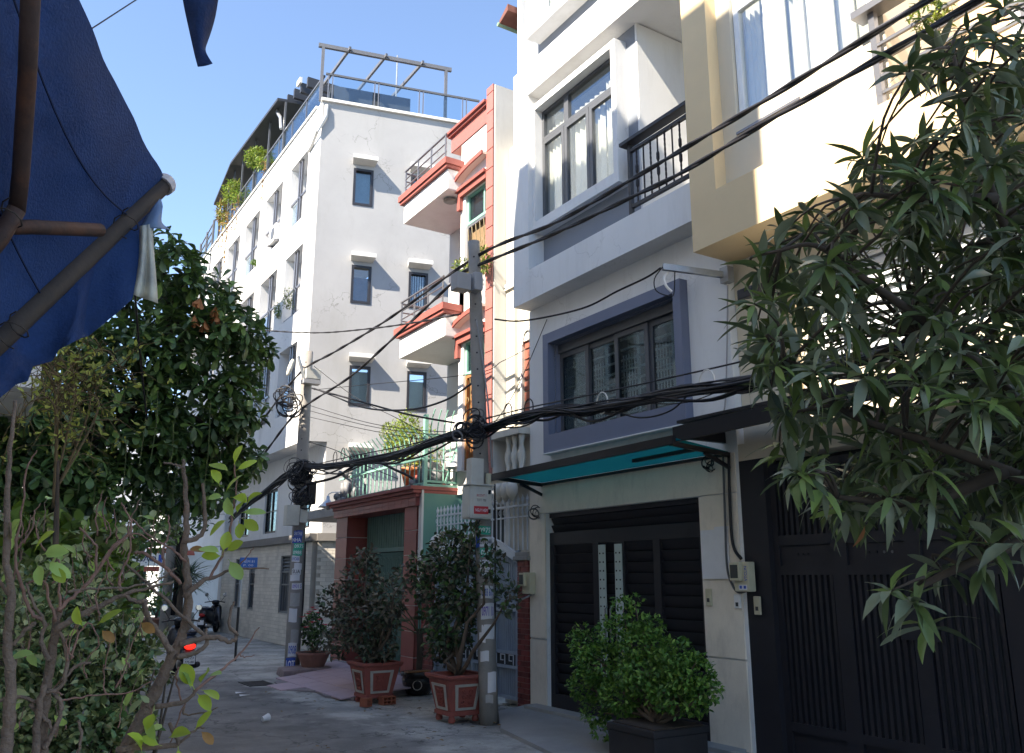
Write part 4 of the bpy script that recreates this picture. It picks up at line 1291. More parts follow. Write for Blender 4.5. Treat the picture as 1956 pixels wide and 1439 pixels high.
for i, (a, c, zb, zt) in enumerate(wins):
    f = sash(MB(TG), .0 - .02, a, c, zb, zt, .07, .14).build('window_frame', M_BLACKFRAME, FB)
    MB(TG).box(.07, .08, a + .06, c - .06, zb + .06, zt - .06).build('pane', M_GLASSBLUE, f)
    MB(TG).box(.2, .21, a, c, zb, zt - (.0, .3, .12, .0, .0, .0, .25)[i]).build('blind', (mat('grey_blue_blind', (.22, .3, .33), .9, .15, 3), mat('rust_red_curtain', (.2, .1, .08), .9, .25, 5), M_ROOMGREEN, mat('pale_mint_blind', (.5, .6, .55), .9), M_ROOMGREEN, M_DARKROOM, mat('pale_mint_blind', (.5, .6, .55), .9))[i], f)
    if i == 5:
        b = MB(TG)
        for k in range(6):
            b.box(.1, .12, a + .08 + k * .07, a + .1 + k * .07, zb + .06, zt - .06)
        b.build('bars', M_WHITE, f)
    if i != 3:
        z1 = zt + .12
    else:
        z1 = zt + .1
    v = MB(TG)
    v.hexa([v.p(*q) for q in ((-.34, a - .07, z1 + .05), (0, a - .03, z1), (0, c + .03, z1), (-.34, c + .07, z1 + .05), (-.34, a - .07, z1 + .17), (-.002, a - .03, z1 + .19), (-.002, c + .03, z1 + .19), (-.34, c + .07, z1 + .17))])
    v.build('visor', M_OLDWHITE, FB)
# street front: piers, spandrels, recessed loggias
cols = [(23.05, 24.72), (25.55, 27.42), (28.15, 30.02), (30.75, 32.62), (33.35, 35.2), (35.95, 37.8)]
rows = [(6.4, 8.4), (9.32, 11.4), (12.32, 14.45)]
yc = (P0 + DG * s_out).y
MB().wall(yc + .004, 39, FX, FX + .25, 5.38, zroof, [(a, c, zb, zt) for a, c in cols for zb, zt in rows]).build('front_wall', M_FARWHITE, FB)
MB().box(FX + .25, FX + 1.6, yc + .3, 39, 5.38, 5.5).build('overhang_soffit', M_FARWHITE, FB)
MB().box(FX + .25, 14, yc + .4, 39, zroof - .25, zroof - .05).build('roof_slab', M_CONC, FB)
MB().wall(21.95, 39, 7.84, 8.05, 2.95, 5.38, [(22.9, 24.3, 3.15, 4.5), (26, 27.3, 3.15, 4.5), (29, 30.3, 3.15, 4.5)]).build('mezzanine_wall', M_FARWHITE, FB)
for a in (22.9, 26, 29):
    f = sash(MB(), 7.9, a, a + 1.35, 3.15, 4.5, .07, .06).box(7.9, 7.96, a + .64, a + .71, 3.2, 4.45).box(7.86, 7.88, a, a + 1.35, 3.8, 3.83).build('window_frame', M_BLACKFRAME, FB)
    pane(f, 7.93, a + .06, a + 1.3, 3.2, 4.45, M_GLASSD)
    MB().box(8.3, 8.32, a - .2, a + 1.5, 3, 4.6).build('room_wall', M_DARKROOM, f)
M_LOGGIA = mat('loggia_wall', (.6, .61, .63), .8, .05, 2)
for i, (a, c) in enumerate(cols):
    for j, (zb, zt) in enumerate(rows):
        L = MB().box(FX + .72, FX + .8, a - .02, c + .02, zb - .05, zt + .05).box(FX + .25, FX + .72, a - .06, a, zb - .05, zt + .05).box(FX + .25, FX + .72, c, c + .06, zb - .05, zt + .05).box(FX + .25, FX + .72, a, c, zb - .06, zb).box(FX + .25, FX + .72, a, c, zt, zt + .06).build('loggia', M_LOGGIA, FB)
        m_ = MB()
        mid = a + .45 * (c - a) - .2 + .1 * ((i * 3 + j) % 3)
        m_.box(FX + .06, FX + .12, mid, mid + .08, zb, zt).box(FX + .06, FX + .12, mid + .2, mid + .28, zb, zt)
        m_.box(FX + .06, FX + .1, a, c, zb + .86, zb + .92).box(FX + .06, FX + .1, a, c, zb + .06, zb + .1)
        m_.build('balcony_frame', M_STEEL, L)
        dk = MB().box(FX + .66, FX + .715, a + .12, a + .7, zb + .1, zb + 1.25).build('window_frame', M_ALU, L)
        MB().box(FX + .64, FX + .655, a + .17, a + .65, zb + .15, zb + 1.2).build('pane', M_GLASSD, dk)
        if (i + j) % 2 == 0:
            MB().box(FX + .11, FX + .118, mid + .3, c - .04, zb + .12, zb + .85).build('glass_guard', M_GLASSBLUE, L)
        MB().box(FX + .6, FX + .64, mid + .35, c - .25, zb + 1.0, zb + 1.75).build('white_panel', M_WHITE, L)
# brick-tiled ground floor
BT = []
bx0 = 7.62
MB().wall(21.98, 31.2, bx0 + .012, bx0 + .22, 0, 2.75, [(23.0, 24.55, .85, 2.45), (27.1, 27.75, .85, 2.45), (28.8, 29.4, .85, 2.45)]).build('ground_wall', M_MORTAR if False else mat('pale_mortar', (.38, .36, .32), .9, .1, 4), FB)
b = MB()
bwid, bh = .3, .1
holes = [(23.0, 24.55, .85, 2.45), (27.1, 27.75, .85, 2.45), (28.8, 29.4, .85, 2.45)]
for r in range(27):
    z0 = .02 + r * bh
    y = 21.98 - (bwid / 2 if r % 2 else 0)
    while y < 31.2:
        a, c = max(y, 21.98), min(y + bwid - .008, 31.2)
        segs = [(a, c)]
        for h0, h1, hz0, hz1 in holes:
            if hz0 < z0 + .05 < hz1:
                segs = [q for s0, s1 in segs for q in ((s0, min(s1, h0)), (max(s0, h1), s1)) if q[1] - q[0] > .02]
        for s0, s1 in segs:
            b.box(bx0, bx0 + .013, s0, s1, z0, z0 + bh - .008)
        y += bwid
b.build('brick_tiles', M_BRICKTILE, FB, kind='stuff')
b = MB(TG)
for r in range(27):
    z0 = .02 + r * bh
    s = .0 - (bwid / 2 if r % 2 else 0)
    while s < 3.2:
        b.box(-.02, .0, max(s, -.1), min(s + bwid - .008, 3.2), z0, z0 + bh - .008)
        s += bwid
b.build('gable_brick_tiles', M_BRICKTILE, FB, kind='stuff')
MB(TG).box(.001, .25, -.1, 7.5, 0, 2.75).build('ground_wall', mat('pale_mortar', (.38, .36, .32), .9, .1, 4), FB)
MB().box(bx0 - .1, bx0 + .3, 21.9, 31.3, 2.752, 2.95).build('beam', mat('grey_cement_beam', (.17, .16, .15), .85, .12, 3, .1), FB)
MB(TG).box(-.1, .25, -.13, 7.5, 2.752, 2.95).build('beam', mat('grey_cement_beam', (.17, .16, .15), .85, .12, 3, .1), FB)
MB().box(bx0 - .02, bx0 + .2, 31.2, 31.5, 0, 5.4).build('corner_pier', M_FARWHITE, FB)
for a, c, zb, zt in holes:
    f = sash(MB(), bx0 + .04, a, c, zb, zt, .06, .05)
    n = max(2, int((c - a) / .22))
    for k in range(1, n):
        yk = a + (c - a) * k / n
        f.box(bx0 + .05, bx0 + .07, yk - .012, yk + .012, zb + .06, zt - .5)
    f.box(bx0 + .045, bx0 + .085, a + .06, c - .06, zt - .5, zt - .45).box(bx0 + .045, bx0 + .075, a + .06, c - .06, zb + .75, zb + .79)
    f = f.build('window_grille', mat('grey_window_paint', (.11, .12, .13), .5), FB)
    for k in range(4):
        MB().hexa([Vector(q) for q in ((bx0 + .05, a + .06, zt - .43 + k * .095), (bx0 + .055, a + .06, zt - .435 + k * .095), (bx0 + .055, c - .06, zt - .435 + k * .095), (bx0 + .05, c - .06, zt - .43 + k * .095), (bx0 + .1, a + .06, zt - .37 + k * .095), (bx0 + .105, a + .06, zt - .375 + k * .095), (bx0 + .105, c - .06, zt - .375 + k * .095), (bx0 + .1, c - .06, zt - .37 + k * .095))]).build('louvre', mat('grey_window_paint', (.11, .12, .13), .5), f)
    MB().box(bx0 + .12, bx0 + .14, a, c, zb, zt).build('sheet', mat('dark_grey_sheet', (.06, .065, .075), .5), f)
# roof: parapet cap, glass guard, pergola, canopy
MB(TG).box(-.08, .3, s_out - .05, 7.5, zroof + .003, zroof + .09).build('parapet_cap', M_OLDWHITE, FB)
MB().box(FX - .05, FX + .3, yc + .45, 39, zroof + .003, zroof + .07).build('parapet_cap', M_OLDWHITE, FB)
zr = zroof + 1.0
rl = MB(TG).box(.05, .11, s_out + .05, 4.2, zr - .06, zr).box(.06, .1, s_out + .05, 4.2, zroof + .1, zroof + .13).build('roof_railing', M_ALU, FB)
b = MB().box(FX + .04, FX + .1, yc + .2, 33.5, zr - .06, zr)
b.build('rail', M_ALU, rl)
for k in range(4):
    s = s_out + .12 + k * 1.38
    for ds in (0, .12):
        MB(TG).box(.05, .1, s + ds, s + ds + .03, zroof + .08, zr).build('post', M_STEEL, rl)
    if k < 3:
        MB(TG).box(.07, .085, s + .18, s + 1.34, zroof + .14, zr - .07).build('glass_panel', M_GLASSBLUE, rl)
for k in range(8):
    y = yc + .35 + k * 1.4
    MB().box(FX + .05, FX + .1, y, y + .03, zroof + .08, zr).build('post', M_STEEL, rl)
    MB().box(FX + .065, FX + .08, y + .06, y + 1.34, zroof + .1, zr - .07).build('glass_panel', M_GLASSBLUE, rl)
zp = gs(612, 78)[1]
s_l, s_r = gs(614, 120)[0], gs(858, 160)[0]
M_PERG = mat('slate_grey_steel', (.1, .105, .12), .5, .1, 6)
pg = MB(TG).box(.1, .19, s_l - .1, s_r + .1, zp - .12, zp).build('pergola', M_PERG, FB)
for s in (s_l, s_r - .12):
    MB(TG).box(.1, .19, s, s + .09, zroof + .08, zp - .122).build('post', M_PERG, pg)
for u in (668, 738, 808):
    s, _ = gs(u, 90)
    q = P0 + DG * s + NG * .1
    MB().beam((q.x, q.y - .1, zp - .05), (q.x, q.y + 4.2, zp - .045), .065, .1).build('rafter', M_PERG, pg)
MB(TG).box(.6, 1.6, s_out + .25, 2.1, zroof + .05, zroof + .95).build('roof_tank', mat('dark_slate_box', (.03, .037, .045), .6), FB)
MB(TG).tube([TG @ Vector((-.1, s_r + .2, zroof))] * 0 + [TG @ Vector((1.2, 1.75, zroof)), TG @ Vector((1.2, 1.75, zroof + 2.8))], .025, 6).build('lightning_rod', M_GALV, FB)
MB().tube([ax(623, 192, 7.6), gs(0, 0) and (P0 + DG * gs(624, 205)[0] - NG * .06 + Vector((0, 0, gs(624, 205)[1]))), P0 + DG * gs(622, 225)[0] - NG * .07 + Vector((0, 0, gs(622, 225)[1])), P0 + DG * gs(606, 252)[0] - NG * .05 + Vector((0, 0, gs(606, 252)[1])), Vector((FX - .05, ax(598, 280, FX).y, ax(598, 280, FX).z)), Vector((FX - .05, ax(592, 290, FX).y, ax(592, 290, FX).z))], .05, 8).build('drain_hose', M_OLDWHITE, FB)
EX = 7.0
A_, B_, C_ = ax(530, 192, EX), ax(440, 314, EX), ax(408, 392, EX)
M_DARKROOF = mat('dark_roof_metal', (.03, .032, .038), .5, .1, 4)
cr = MB()
back = Vector((2.6, 0, .35))
pts = [A_, B_, C_]
for a, c in zip(pts[:-1], pts[1:]):
    cr.hexa([a, c, c + back, a + back, a + Vector((0, 0, .1)), c + Vector((0, 0, .1)), c + back + Vector((0, 0, .1)), a + back + Vector((0, 0, .1))])
rf = cr.build('roof_canopy', M_DARKROOF, FB)
for k in range(8):
    t = k / 7
    q = A_.lerp(B_, t * 2) if t < .5 else B_.lerp(C_, t * 2 - 1)
    MB().box(FX + .02, FX + .08, q.y - .03, q.y + .03, zroof + .08, q.z + .02).build('canopy_post', M_ALU, rf)
g_ = MB().box(FX + .9, FX + .92, A_.y, 33.5, zroof + .1, A_.z + .2).build('roof_glazing', M_GLASSBLUE, FB)
for k in range(11):
    y = A_.y + .1 + k * .8
    MB().box(FX + .86, FX + .89, y, y + .05, zroof + .1, A_.z + .2).build('glazing_bar', M_ALU, g_)
MB().box(FX + .86, FX + .89, A_.y, 33.5, zroof + .9, zroof + .95).build('glazing_bar', M_ALU, g_)
MB().box(FX + 1.6, FX + 1.7, A_.y, 33.5, zroof, A_.z + .3).build('roof_room', M_DARKROOM, FB)
# stepped louvre fins
for k in range(6):
    q = ax(600 - k * 13, 150 + k * 11, FX + .5)
    MB().box(FX + .3, FX + 2.6, q.y, q.y + .12, q.z - .35, q.z).build('louvre_fin', M_DARKROOF, FB)
q = ax(572, 152, FX + .25)
MB().box(FX + .22, FX + .3, q.y - .17, q.y + .17, q.z - .2, q.z + .0).build('floodlight', M_OLDWHITE, FB)
MB().tube([ax(529, 205, FX - .02), ax(530, 215, FX - .02), ax(536, 225, FX - .02), ax(537, 246, FX - .02)], .06, 8).build('downpipe', M_ALLOY, FB)
b = MB()
for k in range(4):
    q0, q1 = ax(384, 470, FX), ax(409, 425, FX)
    b.tube([q0 + Vector((0, 0, -.35 * k)), q1 + Vector((0, 0, -.35 * k))], .03, 6)
for f in (0, .5, 1):
    q = ax(384, 470, FX).lerp(ax(409, 425, FX), f)
    b.tube([q + Vector((0, 0, .1)), q + Vector((0, 0, -2.2))], .05, 6)
b.build('end_railing', M_ALU, FB)
# air conditioner hung in a loggia
ac = thing('air_conditioner', 'white air conditioner in top floor loggia of far building', 'air conditioner', (FX + .2, 25.95, 12.4))
MB().box(FX - .12, FX + .22, 25.65, 26.35, 12.42, 12.98).build('casing', M_PLASTIC if False else M_WHITE, ac, bevel=.02)
MB().lathe([(.2, 0), (.2, .012), (.16, .014), (.05, .018)], (FX - .121, 25.95, 12.7), 16, axis=Vector((-1, 0, 0))).build('fan_grille', M_ALU, ac)
MB().box(FX - .15, FX + .25, 25.65, 25.7, 12.36, 12.41).box(FX - .15, FX + .25, 26.3, 26.35, 12.36, 12.41).build('bracket', M_STEEL, ac)
ac2 = thing('air_conditioner', 'white air conditioner in low loggia of far building beside the pole', 'air conditioner', (FX + .2, 26, 6.5))
for ch in list(ac.children):
    part_copy(ch, (0, 0, 0), ac2)
# ================================================================== POLES
M_POLE = mat('spun_concrete', (.27, .25, .23), .85, .12, 4, .2, 70, stain=(.14, .125, .11), stain_amt=.5, fine=.1)
M_BOX = mat('cream_grey_steel_box', (.5, .49, .44), .5, .06, 7, stain=(.3, .25, .18), stain_amt=.3)
def sticker(parent, base, top, rb, rt, z, ang, wdt, h, m, txt=None, tm=None, seed=0):
    """a bill pasted round the pole; ang is the heading it faces"""
    r = random.Random(seed)
    f = z / (top.z - base.z)
    c = base.lerp(top, f)
    rad = rb + (rt - rb) * f + .002 + .0012 * r.random()
    n = 5
    vs = []
    for i in range(n + 1):
        a = ang + (i / n - .5) * wdt / rad
        for zz in (-h / 2, h / 2):
            vs.append(Vector((c.x + rad * math.sin(a), c.y + rad * math.cos(a), z + zz + .006 * math.sin(seed + i))))
    b = MB().add(vs, [(2 * i, 2 * i + 2, 2 * i + 3, 2 * i + 1) for i in range(n)])
    s = b.build('bill', m, parent, smooth=True)
    if txt:
        cu = text_part('lettering', txt, (0, 0, 0), (1, 0, 0), (0, 1, 0), h * .62, tm, s, wdt * .86, .015)
        me = cu.data
        off = parent_loc(s)
        for v in me.vertices:
            a = ang - v.co.x / rad if False else ang
            xx, yy = v.co.x + off.x, v.co.y + off.y
            a = ang - xx / (rad + .002)
            v.co = Vector((c.x + (rad + .002) * math.sin(a), c.y + (rad + .002) * math.cos(a), z + yy)) - off
    return s
def pole(label, base, top, rb, rt):
    t = thing('utility_pole', label, 'utility pole', base)
    b = MB().tube([base + Vector((0, 0, -.05))] + [base.lerp(top, i / 12) for i in range(1, 13)], [rb + (rt - rb) * i / 12 for i in range(13)], 16)
    b.build('shaft', M_POLE, t, smooth=False)
    for p_ in t.children[0].data.polygons:
        p_.use_smooth = len(p_.vertices) == 4
    h = MB()
    d = Vector((-.55, -.83, 0))
    for i in range(16):
        q = base.lerp(top, .42 + .036 * i)
        rr = rb + (rt - rb) * (.42 + .036 * i)
        h.lathe([(.014, 0), (.014, .004)], q + d * (rr - .002) + Vector((.0, 0, 0)), 6, axis=d)
    h.build('step_holes', M_CABLE, t, kind='stuff')
    return t
SIDE = math.atan2(-.5, -.86)         # faces the camera
B1, T1 = Vector((5.93, 9.98, 0)), ay(905, 462, 9.98)
pole1 = pole('near concrete utility pole with meter cabinet and pasted bills', B1, T1, .125, .085)
for (z, dang, wdt, h, m, txt, tm) in (
    (2.42, -.25, .2, .11, M_GREENINK, '0975', M_WHITEINK), (2.27, -.25, .2, .12, M_PAPER, '0977 044', M_BLACKINK), (2.13, -.3, .17, .12, M_GREENINK, '0975', M_WHITEINK),
    (1.93, -.3, .19, .2, M_PAPER, None, None), (1.62, -.3, .19, .16, M_PAPER, '0903 610', M_BLUEINK), (1.38, -.3, .2, .2, M_PAPER, '0971 10', mat('violet_print', (.12, .06, .4), .6)),
    (1.12, -.25, .19, .18, M_PAPER, None, None), (2.28, .75, .07, .18, M_PAPER, None, M_BLUEINK), (.82, .3, .12, .13, M_PAPER, None, None), (.5, -.5, .13, .25, M_PAPER, None, None), (1.05, .5, .1, .12, M_PAPER, None, None), (-.0 + .3, -.1, .1, .1, mat('grey_bill', (.38, .37, .36), .85, .1, 20), None, None)):
    if tm is not None and m is M_PAPER and txt is None:
        m = M_BLUEINK
    sticker(pole1, B1, T1, .125, .085, z + 0.0, SIDE - dang * -1 if False else SIDE + dang, wdt, h, m, txt, tm, int(z * 100))
# meter cabinet, its small neighbour, conduit
c = ay(905, 955, 9.86)
cb = MB().box(c.x - .17, c.x + .16, 9.66, 9.86, c.z - .26, c.z + .17).build('meter_cabinet', M_BOX, pole1, bevel=.008)
MB().box(c.x - .19, c.x + .18, 9.63, 9.87, c.z + .172, c.z + .19).build('cabinet_roof', M_BOX, cb)
# the door faces the lane
MB().box(c.x - .182, c.x - .172, 9.67, 9.85, c.z - .24, c.z + .15).build('cabinet_door', M_BOX, cb, bevel=.003)
MB().box(c.x - .13, c.x + .12, 9.652, 9.659, c.z - .24, c.z + .15).build('cabinet_door', M_BOX, cb, bevel=.002)
MB().box(c.x - .115, c.x + .1, 9.648, 9.652, c.z - .2, c.z - .1).build('warning_plate', M_REDINK, cb)
text_part('lettering', 'RCCNT 1', (c.x - .005, 9.65, c.z + .04), (1, 0, 0), (0, 0, 1), .032, M_REDINK, cb, .14)
text_part('lettering', 'TDT TBI', (c.x - .005, 9.65, c.z - .02), (1, 0, 0), (0, 0, 1), .032, M_BLACKINK, cb, .14)
text_part('lettering', 'NGUY HIEM', (c.x - .005, 9.647, c.z - .15), (1, 0, 0), (0, 0, 1), .04, M_WHITEINK, cb, .18)
for zz in (-.16, .09):
    MB().box(c.x + .1, c.x + .125, 9.63, 9.652, c.z + zz - .025, c.z + zz + .025).build('hinge', M_CABLE, cb)
c = ay(903, 902, 9.86)
MB().box(c.x - .1, c.x + .09, 9.72, 9.86, c.z - .18, c.z + .17).build('junction_box', M_BOX, pole1, bevel=.008)
c0, c1 = ay(933, 905, 9.82), ay(933, 988, 9.82)
MB().tube([c0, c1], .04, 12).build('conduit', M_PLASTIC, pole1)
MB().tube([c1 + Vector((0, 0, .45)), c1 + Vector((-.1, -.05, .1)), c1 + Vector((-.14, .03, -.1)), c1 + Vector((-.2, 0, .05))], .012, 6).build('loose_lead', M_CABLE, pole1)
c = ay(880, 543, 9.86)
MB().box(c.x - .14, c.x + .08, 9.7, 9.9, c.z - .12, c.z + .12).build('splice_box', mat('grey_steel_box', (.3, .3, .31), .5), pole1, bevel=.01)
c = ay(897, 545, 9.86)
MB().box(c.x - .03, c.x + .1, 9.66, 9.86, c.z - .12, c.z + .14).build('splice_box', mat('grey_steel_box', (.3, .3, .31), .5), pole1, bevel=.01)
B2 = gz(557, 1285); T2 = ay(588, 672, B2.y)
pole2 = pole('far concrete utility pole with lamp arm and tangle of cable coils', B2, T2, .15, .11)
k = 0
for v, m, txt, tm in ((1020, M_BLUEINK, 'CHO THUE', M_WHITEINK), (1032, M_BLUEINK, 'NHA', M_WHITEINK), (1044, M_GREENINK, '0975', M_WHITEINK), (1056, M_GREENINK, '0988', M_WHITEINK), (1068, M_PAPER, 'KHOAN', M_BLUEINK), (1082, M_PAPER, None, None), (1092, M_PAPER, 'SUA', M_BLACKINK), (1104, M_PAPER, None, None), (1120, M_PAPER, '0931 5', mat('violet_print', (.12, .06, .4), .6)), (1145, mat('grey_bill', (.38, .37, .36), .85, .1, 20), None, None), (1175, M_PAPER, None, None), (1215, mat('grey_bill', (.38, .37, .36), .85, .1, 20), None, None), (1240, M_PAPER, '0908', M_BLUEINK), (1268, M_BLUEINK, 'LOT', M_WHITEINK)):
    z = ay(570, v, B2.y).z
    sticker(pole2, B2, T2, .15, .11, z, SIDE - .15 + .25 * math.sin(k * 2.1), .19 + .03 * math.sin(k), .12 if v < 1140 else .26, m, txt, tm, 50 + k)
    k += 1
c = ay(557, 985, B2.y - .2)
MB().box(c.x - .14, c.x + .12, B2.y - .34, B2.y - .12, c.z - .2, c.z + .2).build('junction_box', M_BOX, pole2, bevel=.01)
MB().box(c.x + .14, c.x + .3, B2.y - .3, B2.y - .12, c.z - .14, c.z + .14).build('junction_box', M_BOX, pole2, bevel=.01)
c = ay(593, 722, B2.y - .1)
MB().box(c.x - .16, c.x + .16, B2.y - .3, B2.y - .12, c.z - .06, c.z + .16).build('splice_box', M_BOX, pole2, bevel=.01)
MB().box(c.x - .2, c.x + .16, B2.y - .3, B2.y - .1, c.z - .16, c.z - .07).build('bracket', mat('grey_steel_box', (.3, .3, .31), .5), pole2)
q = ay(572, 690, B2.y - .2)
MB().tube([q + Vector((.12, 0, -.35)), q, q + Vector((-.03, 0, .1))], .035, 8).build('lamp_arm', M_GALV, pole2)
MB().lathe([(.03, .14), (.05, .08), (.055, -.08), (.035, -.2), (.015, -.23)], q + Vector((-.17, 0, -.12)), 12, axis=Vector((.3, 0, 1)).normalized()).build('lamp_head', M_BOX, pole2)
q = ay(592, 940, B2.y - .25)
MB().box(q.x - .06, q.x + .12, q.y - .06, q.y + .06, q.z - .25, q.z + .2).build('splice_case', M_CABLE, pole2, bevel=.03)
q0 = ay(583, 1035, B2.y - .05)
MB().tube([q0, q0 + Vector((.02, 0, -1.2)), q0 + Vector((-.02, 0, -2.2)), Vector((B2.x + .16, B2.y - .05, .25)), Vector((B2.x + .4, B2.y - .1, .06))], .022, 6).build('earth_cable', M_CABLE, pole2)

# ================================================================== CABLES
def smooth_path(P, n=8):
    P = [Vector(q) for q in P]
    out = []
    for i in range(len(P) - 1):
        p0, p1, p2, p3 = P[max(i - 1, 0)], P[i], P[i + 1], P[min(i + 2, len(P) - 1)]
        for k in range(n):
            t = k / n
            out.append(.5 * ((2 * p1) + (p2 - p0) * t + (2 * p0 - 5 * p1 + 4 * p2 - p3) * t * t + (3 * p1 - p0 - 3 * p2 + p3) * t ** 3))
    out.append(P[-1])
    return out
def line(uvX):
    return [ax(u, v, X) for u, v, X in uvX]
def cable(label, pts, r, group=None, twist=0, n=8, m=None):
    pts = smooth_path(pts, n)
    t = thing('cable', label, 'cable', pts[0], group)
    if twist:
        for k in range(2):
            L = 0; q = []
            for i, p in enumerate(pts):
                if i:
                    L += (p - pts[i - 1]).length
                d = (pts[min(i + 1, len(pts) - 1)] - pts[max(i - 1, 0)]).normalized()
                s = d.orthogonal().normalized(); u_ = d.cross(s)
                a = L / twist * 6.283 + k * math.pi
                q.append(p + (s * math.cos(a) + u_ * math.sin(a)) * r * .62)
            MB().tube(q, r, 6).build('strand', m or M_CABLE, t, smooth=True)
    else:
        MB().tube(pts, r, 6).build('strand', m or M_CABLE, t, smooth=True)
    return t
XA = 5.72
cable('upper thick twisted black cable from pole tops out to the right', line([(1900, -70, 4.6), (1770, 2, 4.75), (1468, 188, 5.1), (1300, 288, 5.35), (1208, 342, 5.5), (1060, 426, 5.65), (911, 490, XA - .05), (740, 611, XA - .1), (640, 672, XA - .12), (583, 704, XA - .15), (540, 752, XA - .2), (470, 845, XA - .25), (420, 905, XA - .3)]), .017, twist=1.5, n=14)
cable('lower thick twisted black cable crossing below the upper one', line([(1960, -52, 4.5), (1870, 0, 4.6), (1669, 117, 4.85), (1468, 231, 5.1), (1300, 331, 5.35), (1208, 376, 5.5), (1060, 446, 5.65), (900, 513, XA - .06), (868, 537, XA - .06), (740, 657, XA - .1), (666, 722, XA - .12), (568, 788, XA - .2), (509, 861, XA - .25), (440, 950, XA - .3)]), .017, twist=1.5, n=14)
# the fat sagging bundle
ctr = line([(1760, 650, 5.75), (1600, 690, 5.75), (1440, 728, 5.75), (1320, 745, 5.75), (1200, 768, 5.75), (1120, 781, 5.75), (1060, 782, 5.75), (1000, 795, 5.75), (940, 815, 5.72), (900, 822, 5.72), (840, 840, 5.7), (760, 868, 5.68), (690, 880, 5.65), (630, 890, 5.62), (580, 892, 5.6), (550, 905, 5.55), (510, 938, 5.5), (440, 990, 5.4)])
ctr = smooth_path(ctr, 6)
bundle = thing('cable_bundle', 'fat sagging bundle of black telephone cables strung between the poles', 'cable bundle', ctr[0])
rr = random.Random(4)
for k in range(44):
    a0 = rr.uniform(0, 6.28); rad = .008 + .037 * math.sqrt(rr.random()); tw = rr.uniform(-.5, .5); ph = rr.uniform(0, 6.28)
    q = []
    for i, p in enumerate(ctr):
        d = (ctr[min(i + 1, len(ctr) - 1)] - ctr[max(i - 1, 0)]).normalized()
        s = d.cross(Vector((0, 0, 1))).normalized(); u_ = s.cross(d)
        a = a0 + tw * i * .3
        w_ = rad * (1 + .5 * math.sin(i * .33 + ph))
        q.append(p + s * w_ * math.cos(a) + u_ * w_ * math.sin(a) - Vector((0, 0, (.06 if k > 39 else .008) * (1 + math.sin(i * .5 + ph)))))
    MB().tube(q, rr.choice([.006, .009, .011, .016]), 5).build('strand', M_CABLE if k % 12 else mat('grey_cable', (.1, .1, .105), .5), bundle, smooth=True)
for u, v in ((1350, 730), (1150, 770), (970, 788), (1010, 780), (790, 845), (655, 868), (640, 875)):
    c = ax(u, v, 5.75)
    MB().tube([c + Vector((0, .1 * math.cos(a), .12 * math.sin(a))) for a in [i * .45 for i in range(15)]], .008, 5).build('tie_ring', M_OLDWHITE if u in (1350, 1150) else M_CABLE, bundle)
def hank(label, c, n, R, r, seed, ax_=None):
    t = thing('cable_coil', label, 'cable coil', c)
    q = random.Random(seed)
    for k in range(n):
        n_ = Vector((q.gauss(-.4, .35), q.gauss(-.8, .35), q.gauss(0, .3))).normalized()
        s = n_.orthogonal().normalized(); u_ = n_.cross(s)
        o_ = Vector(c) + Vector((q.gauss(0, R * .35), q.gauss(0, R * .2), q.gauss(0, R * .5)))
        ra, rb_ = R * q.uniform(.5, 1), R * q.uniform(.4, 1)
        turns = q.uniform(.6, 2.2)
        m_ = int(14 * turns)
        MB().tube([o_ + s * ra * math.cos(i * 6.28 / 14) + u_ * rb_ * math.sin(i * 6.28 / 14) + Vector((0, 0, -.02 * i / m_)) for i in range(m_ + 1)], r * q.uniform(.6, 1.3), 5).build('loop', M_CABLE if q.random() < .8 else mat('grey_cable', (.1, .1, .105), .5), t, smooth=True)
    return t
hank('loose loops of black cable lashed to the near pole', ay(908, 820, 9.82), 16, .14, .009, 1)
hank('tangle of black cable coils lashed to the far pole low down', ay(575, 905, B2.y - .2), 46, .22, .008, 2)
hank('cable coils hanging left of the far pole head', ay(548, 765, B2.y - .2), 11, .24, .011, 3)
hank('black cable tails hanging on the far pole below the tangle', ay(572, 950, B2.y - .22), 14, .2, .012, 8)
hank('thick cable reel coil on the near pole', ay(885, 815, 9.78), 4, .11, .012, 5)
hank('small coil of spare wire under the canopy left bracket', Vector((6.83, 10.2, 2.75)), 4, .1, .006, 6)
hank('small coil of spare wire under the canopy right bracket', Vector((6.8, 6.75, 3.0)), 4, .08, .006, 7)
# drop wires and house leads
cable('thin service wire rising to the iron bracket on white house', line([(945, 610, 5.8), (1000, 613, 5.9), (1110, 590, 6.0), (1180, 556, 6.1), (1235, 530, 6.15), (1262, 512, 6.2)]), .012)
cable('twin thin wires crossing the street in front of far building', line([(880, 600, 5.7), (800, 615, 5.6), (707, 628, 5.5), (600, 636, 5.2), (480, 630, 4.6), (330, 622, 3.6), (250, 600, 2.9)]), .011, twist=.8)
cable('straight thin wire above the bundle before the slate window', line([(1480, 675, 5.85), (1360, 704, 5.85), (1150, 750, 5.85), (1000, 781, 5.85), (930, 800, 5.8)]), .009)
cable('second straight messenger wire from near pole to far pole', line([(930, 800, 5.8), (800, 845, 5.75), (690, 868, 5.7), (590, 890, 5.6)]), .009)
cable('dark wire dipping from near pole to the far pole upper box', line([(905, 730, 5.75), (850, 765, 5.75), (780, 783, 5.75), (700, 780, 5.7), (640, 758, 5.65), (600, 742, 5.6)]), .016)
cable('thick black lead from far pole box down to the red trimmed house', line([(596, 742, 5.6), (680, 765, 5.75), (780, 792, 6.1), (868, 808, 6.5)]), .018)
